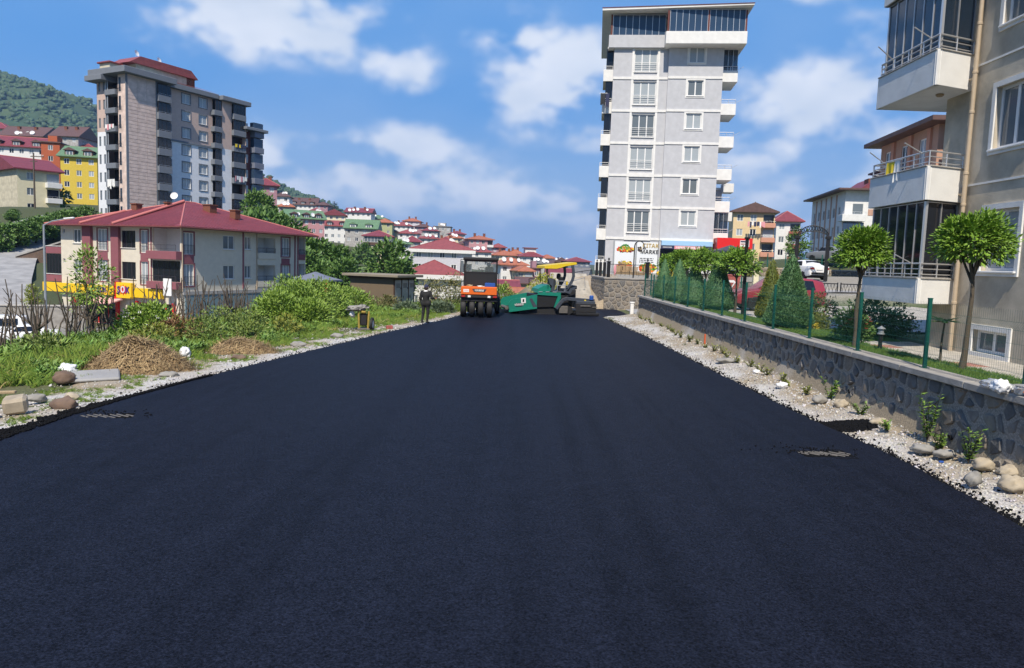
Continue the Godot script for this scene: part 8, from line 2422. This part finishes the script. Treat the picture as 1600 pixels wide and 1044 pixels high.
	for i in 9:
		box_part(t, "post", M.fence_green, V(i * 1.6, 0.7, 0), V(0.08, 1.5, 0.08))
		if i < 8: part(t, "wire_panel", mesh_panel(1.5, 1.2) if i == 0 else MC["farpanel"], M.fence_green, face(i * 1.6 + 0.05, 0.1, 0.0))
		if i == 0: MC["farpanel"] = mesh_panel(1.5, 1.2)
	t = thing("stone_bank", V(17.0, 0, -69.0), -0.12, "brown stone bank wall below the far green fence", "wall")
	box_part(t, "face", M.rock_tan, V(8.0, 1.6, -0.4), V(17.0, 3.2, 0.8), 0.05)
	k = 0
	var rest := Geo.new()
	for s in stones(16.0, 1.7, 0.55, 0.4, 0.06): stone_geo(rest, s[0], s[1], face(0, 1.45, 0.0), 0.05)
	part(t, "stones", rest, M.wall_stone2).set_meta("kind", "stuff")
	t = thing("planter_wall", V(12.9, 1.0, -48.9), 0, "low rubble planter wall behind the red car", "wall")
	box_part(t, "mortar", M.mortar, V(1.6, 0.55, 0), V(3.2, 1.1, 0.5)); box_part(t, "cap", M.concrete, V(1.6, 1.14, 0), V(3.4, 0.09, 0.6), 0.015)
	for s in stones(3.2, 1.0, 0.34, 0.28, 0.05):
		g = Geo.new(); stone_geo(g, s[0], s[1], face(0, 0.04, 0.25), 0.03); part(t, "stone", g, M.wall_stone1)
	shrub("terrace_shrub", V(17.6, 2.2, -63.0), V(0.9, 0.8, 0.8), "dark shrub in front of the stone bank", 151, Color(0.03, 0.06, 0.02), Color(0.08, 0.11, 0.04), 90, 12, 0.25, 0.16, 0.08)
	shrub("terrace_shrub", V(19.6, 2.2, -62.5), V(0.8, 0.7, 0.8), "yellowish shrub in front of the stone bank", 152, Color(0.08, 0.11, 0.02), Color(0.22, 0.22, 0.04), 90, 12, 0.25, 0.16, 0.08)
	shrub("far_shrub", V(32.4, 4.0, -86.0), V(1.3, 1.9, 1.3), "green tree by the white flats seen through the arch", 153, Color(0.05, 0.12, 0.02), Color(0.14, 0.24, 0.04), 90, 13, 0.4, 0.3, 0.16)
	# black iron fence along the path above the paver
	t = thing("path_fence", V(1.4, 0.4, -64.0), 0.0, "black iron fence running along the path behind the paver", "fence")
	railing(t, Transform3D(Basis.from_euler(V(0, 0.62, 0.13)), V(0, 0, 0)), 7.2, 1.1, 1, 1.2, M.iron, 0.03, 0.16)
	t = thing("stair_rail", V(3.3, 0.6, -52.2), 0.9, "thin handrail beside the ramp below the terrace wall", "handrail")
	railing(t, Transform3D(Basis(V(0, 0, 1), 0.17), Vector3.ZERO), 3.2, 0.8, 0, 1.6, M.galvanised, 0.022)
	# ramp of pale slabs
	t = thing("stone_ramp", V(4.6, 0.15, -50.4), 0.0, "pale stone ramp climbing left of the terrace wall", "ramp")
	for i in 26:
		box_part(t, "step", M.paving, V(-0.6 + 0.02 * i, 0.04 + i * 0.075, -i * 0.46), V(3.0, 0.12, 0.50), 0.015, Basis(Vector3.UP, rr(-0.02, 0.02)))

func left_lane():
	# lane climbing to the left behind the cream house
	var pts := [V(-46.5, -3.4, -65.0), V(-49.5, -2.4, -70.5), V(-55.5, -0.9, -80.0), V(-62.0, 0.9, -91.0), V(-68.3, 3.6, -103.0), V(-73.2, 6.3, -114.0), V(-73.8, 8.2, -124.0)]
	var P := []
	for i in pts.size() - 1:
		for k in 4:
			var p: Vector3 = pts[i].lerp(pts[i + 1], k / 4.0)
			var d: Vector3 = (pts[i + 1] - pts[i]).normalized()
			var s := d.cross(Vector3.UP).normalized()
			var row := []
			for j in 5:
				var q := p + s * (j - 2) * 1.5
				row.append(V(q.x, q.y + 0.12, q.z))
			P.append(row)
	var g := Geo.new(); g.grid(P); structure("lane", g, M.path_grey)
	# retaining wall with railing beside the lane
	var t := thing("lane_wall", V(-62.0, 0.4, -92.5), 0.5, "brown stone retaining wall between the lane and the cream house", "wall")
	g = Geo.new(); g.prism(PackedVector2Array([Vector2(0, -3.0), Vector2(9, -3.0), Vector2(9, 4.6), Vector2(0, 1.0)]), -0.3, 0.0); part(t, "face", g, M.rock_brown)
	g = Geo.new(); g.prism(PackedVector2Array([Vector2(0, 1.0), Vector2(9, 4.6), Vector2(9, 4.8), Vector2(0, 1.2)]), -0.45, 0.1); part(t, "cap", g, M.kerb)
	t = thing("terrace_parapet", V(-44.6, -4.2, -60.5), 0.35, "grey stone garden wall with shrubs behind the parked white van", "wall")
	box_part(t, "face", M.concrete, V(4.0, 1.0, 0), V(9.0, 2.0, 0.4), 0.02); box_part(t, "cap", M.kerb, V(4.0, 2.05, 0), V(9.2, 0.12, 0.55), 0.02)
	shrub("yellow_conifer", V(-40.6, -3.0, -62.5), V(0.7, 1.3, 0.7), "yellow-green upright shrub above the parked white van", 161, Color(0.12, 0.17, 0.02), Color(0.28, 0.30, 0.04), 90, 13, 0.25, 0.2, 0.09)
	# street lamp
	t = thing("street_lamp", V(-34.08, -4.2, -54.0), 0, "tall galvanised street lamp in front of the cream house", "street lamp")
	g = Geo.new(); g.path([V(0, 0, 0), V(0, 4.0, 0), V(0, 8.6, 0)], [0.11, 0.09, 0.07], 10); part(t, "pole", g, M.galvanised)
	g = Geo.new(); g.path([V(0, 8.55, 0), V(0.6, 8.85, 0), V(1.7, 9.08, 0)], [0.05, 0.045, 0.04], 7); part(t, "arm", g, M.galvanised)
	box_part(t, "head", M.pvc, V(1.85, 9.1, 0), V(0.75, 0.12, 0.24), 0.04, Basis(V(0, 0, 1), 0.12))
	# wooden power pole by the pale stone house
	t = thing("power_pole", V(-82.2, 8.5, -128.0), 0, "wooden power pole with crossarm in front of the pale stone house", "pole")
	g = Geo.new(); g.tube(V(0, 0, 0), V(0, 10.0, 0), 0.16, 0.11, 8); part(t, "pole", g, M.stake_wood)
	box_part(t, "crossarm", M.stake_wood, V(0.6, 9.4, 0), V(2.2, 0.14, 0.14)); box_part(t, "crossarm", M.stake_wood, V(0, 8.6, 0), V(1.2, 0.12, 0.12))
	for x in [-0.3, 0.4, 1.1, 1.6]: box_part(t, "insulator", M.pvc, V(x, 9.6, 0), V(0.1, 0.25, 0.1), 0.03)
	# dark pavilion behind the cream house
	t = thing("dark_pavilion", V(-19.2, -3.6, -72.0), 0.1, "small pavilion with dark pyramid roof at the right end of the cream house", "pavilion")
	for x in [-1.2, 1.2]:
		for z in [-1.2, 1.2]: box_part(t, "post", M.orange_brown, V(x, 2.0, z), V(0.25, 4.0, 0.25))
	g = Geo.new(); g.lathe(V(0, 4.0, 0), Vector3.UP, [Vector2(2.6, 0), Vector2(2.6, 0.15), Vector2(1.2, 0.5), Vector2(0.001, 0.9)], 4); part(t, "roof", g, M.blue_grey)
func _ready():
	rng.seed = 4
	fb.seed = 8; fb.frequency = 0.02; fb.fractal_octaves = 3
	camera_and_light()
	materials()
	land()
	retaining_wall(); green_fence(); lawn_and_paving(); bollard_and_lamp(); beige_building(); grey_tower()
	garden_plants(); rocks(); litter()
	road_roller(); asphalt_paver(); vehicles(); compactor_and_shed(); person()
	rough_grass(); hay(V(-9.2, -0.08, -18.15), V(1.4, 0.7, 1.1), "large heap of dry brown hay on the left verge", 5200); hay(V(-8.05, -0.08, -21.9), V(1.3, 0.36, 0.8), "small low heap of brown hay beyond the large one", 1800)
	stakes(); left_bushes(); far_trees()
	cream_house(); brown_tower(); slope_houses(); right_background(); left_lane()
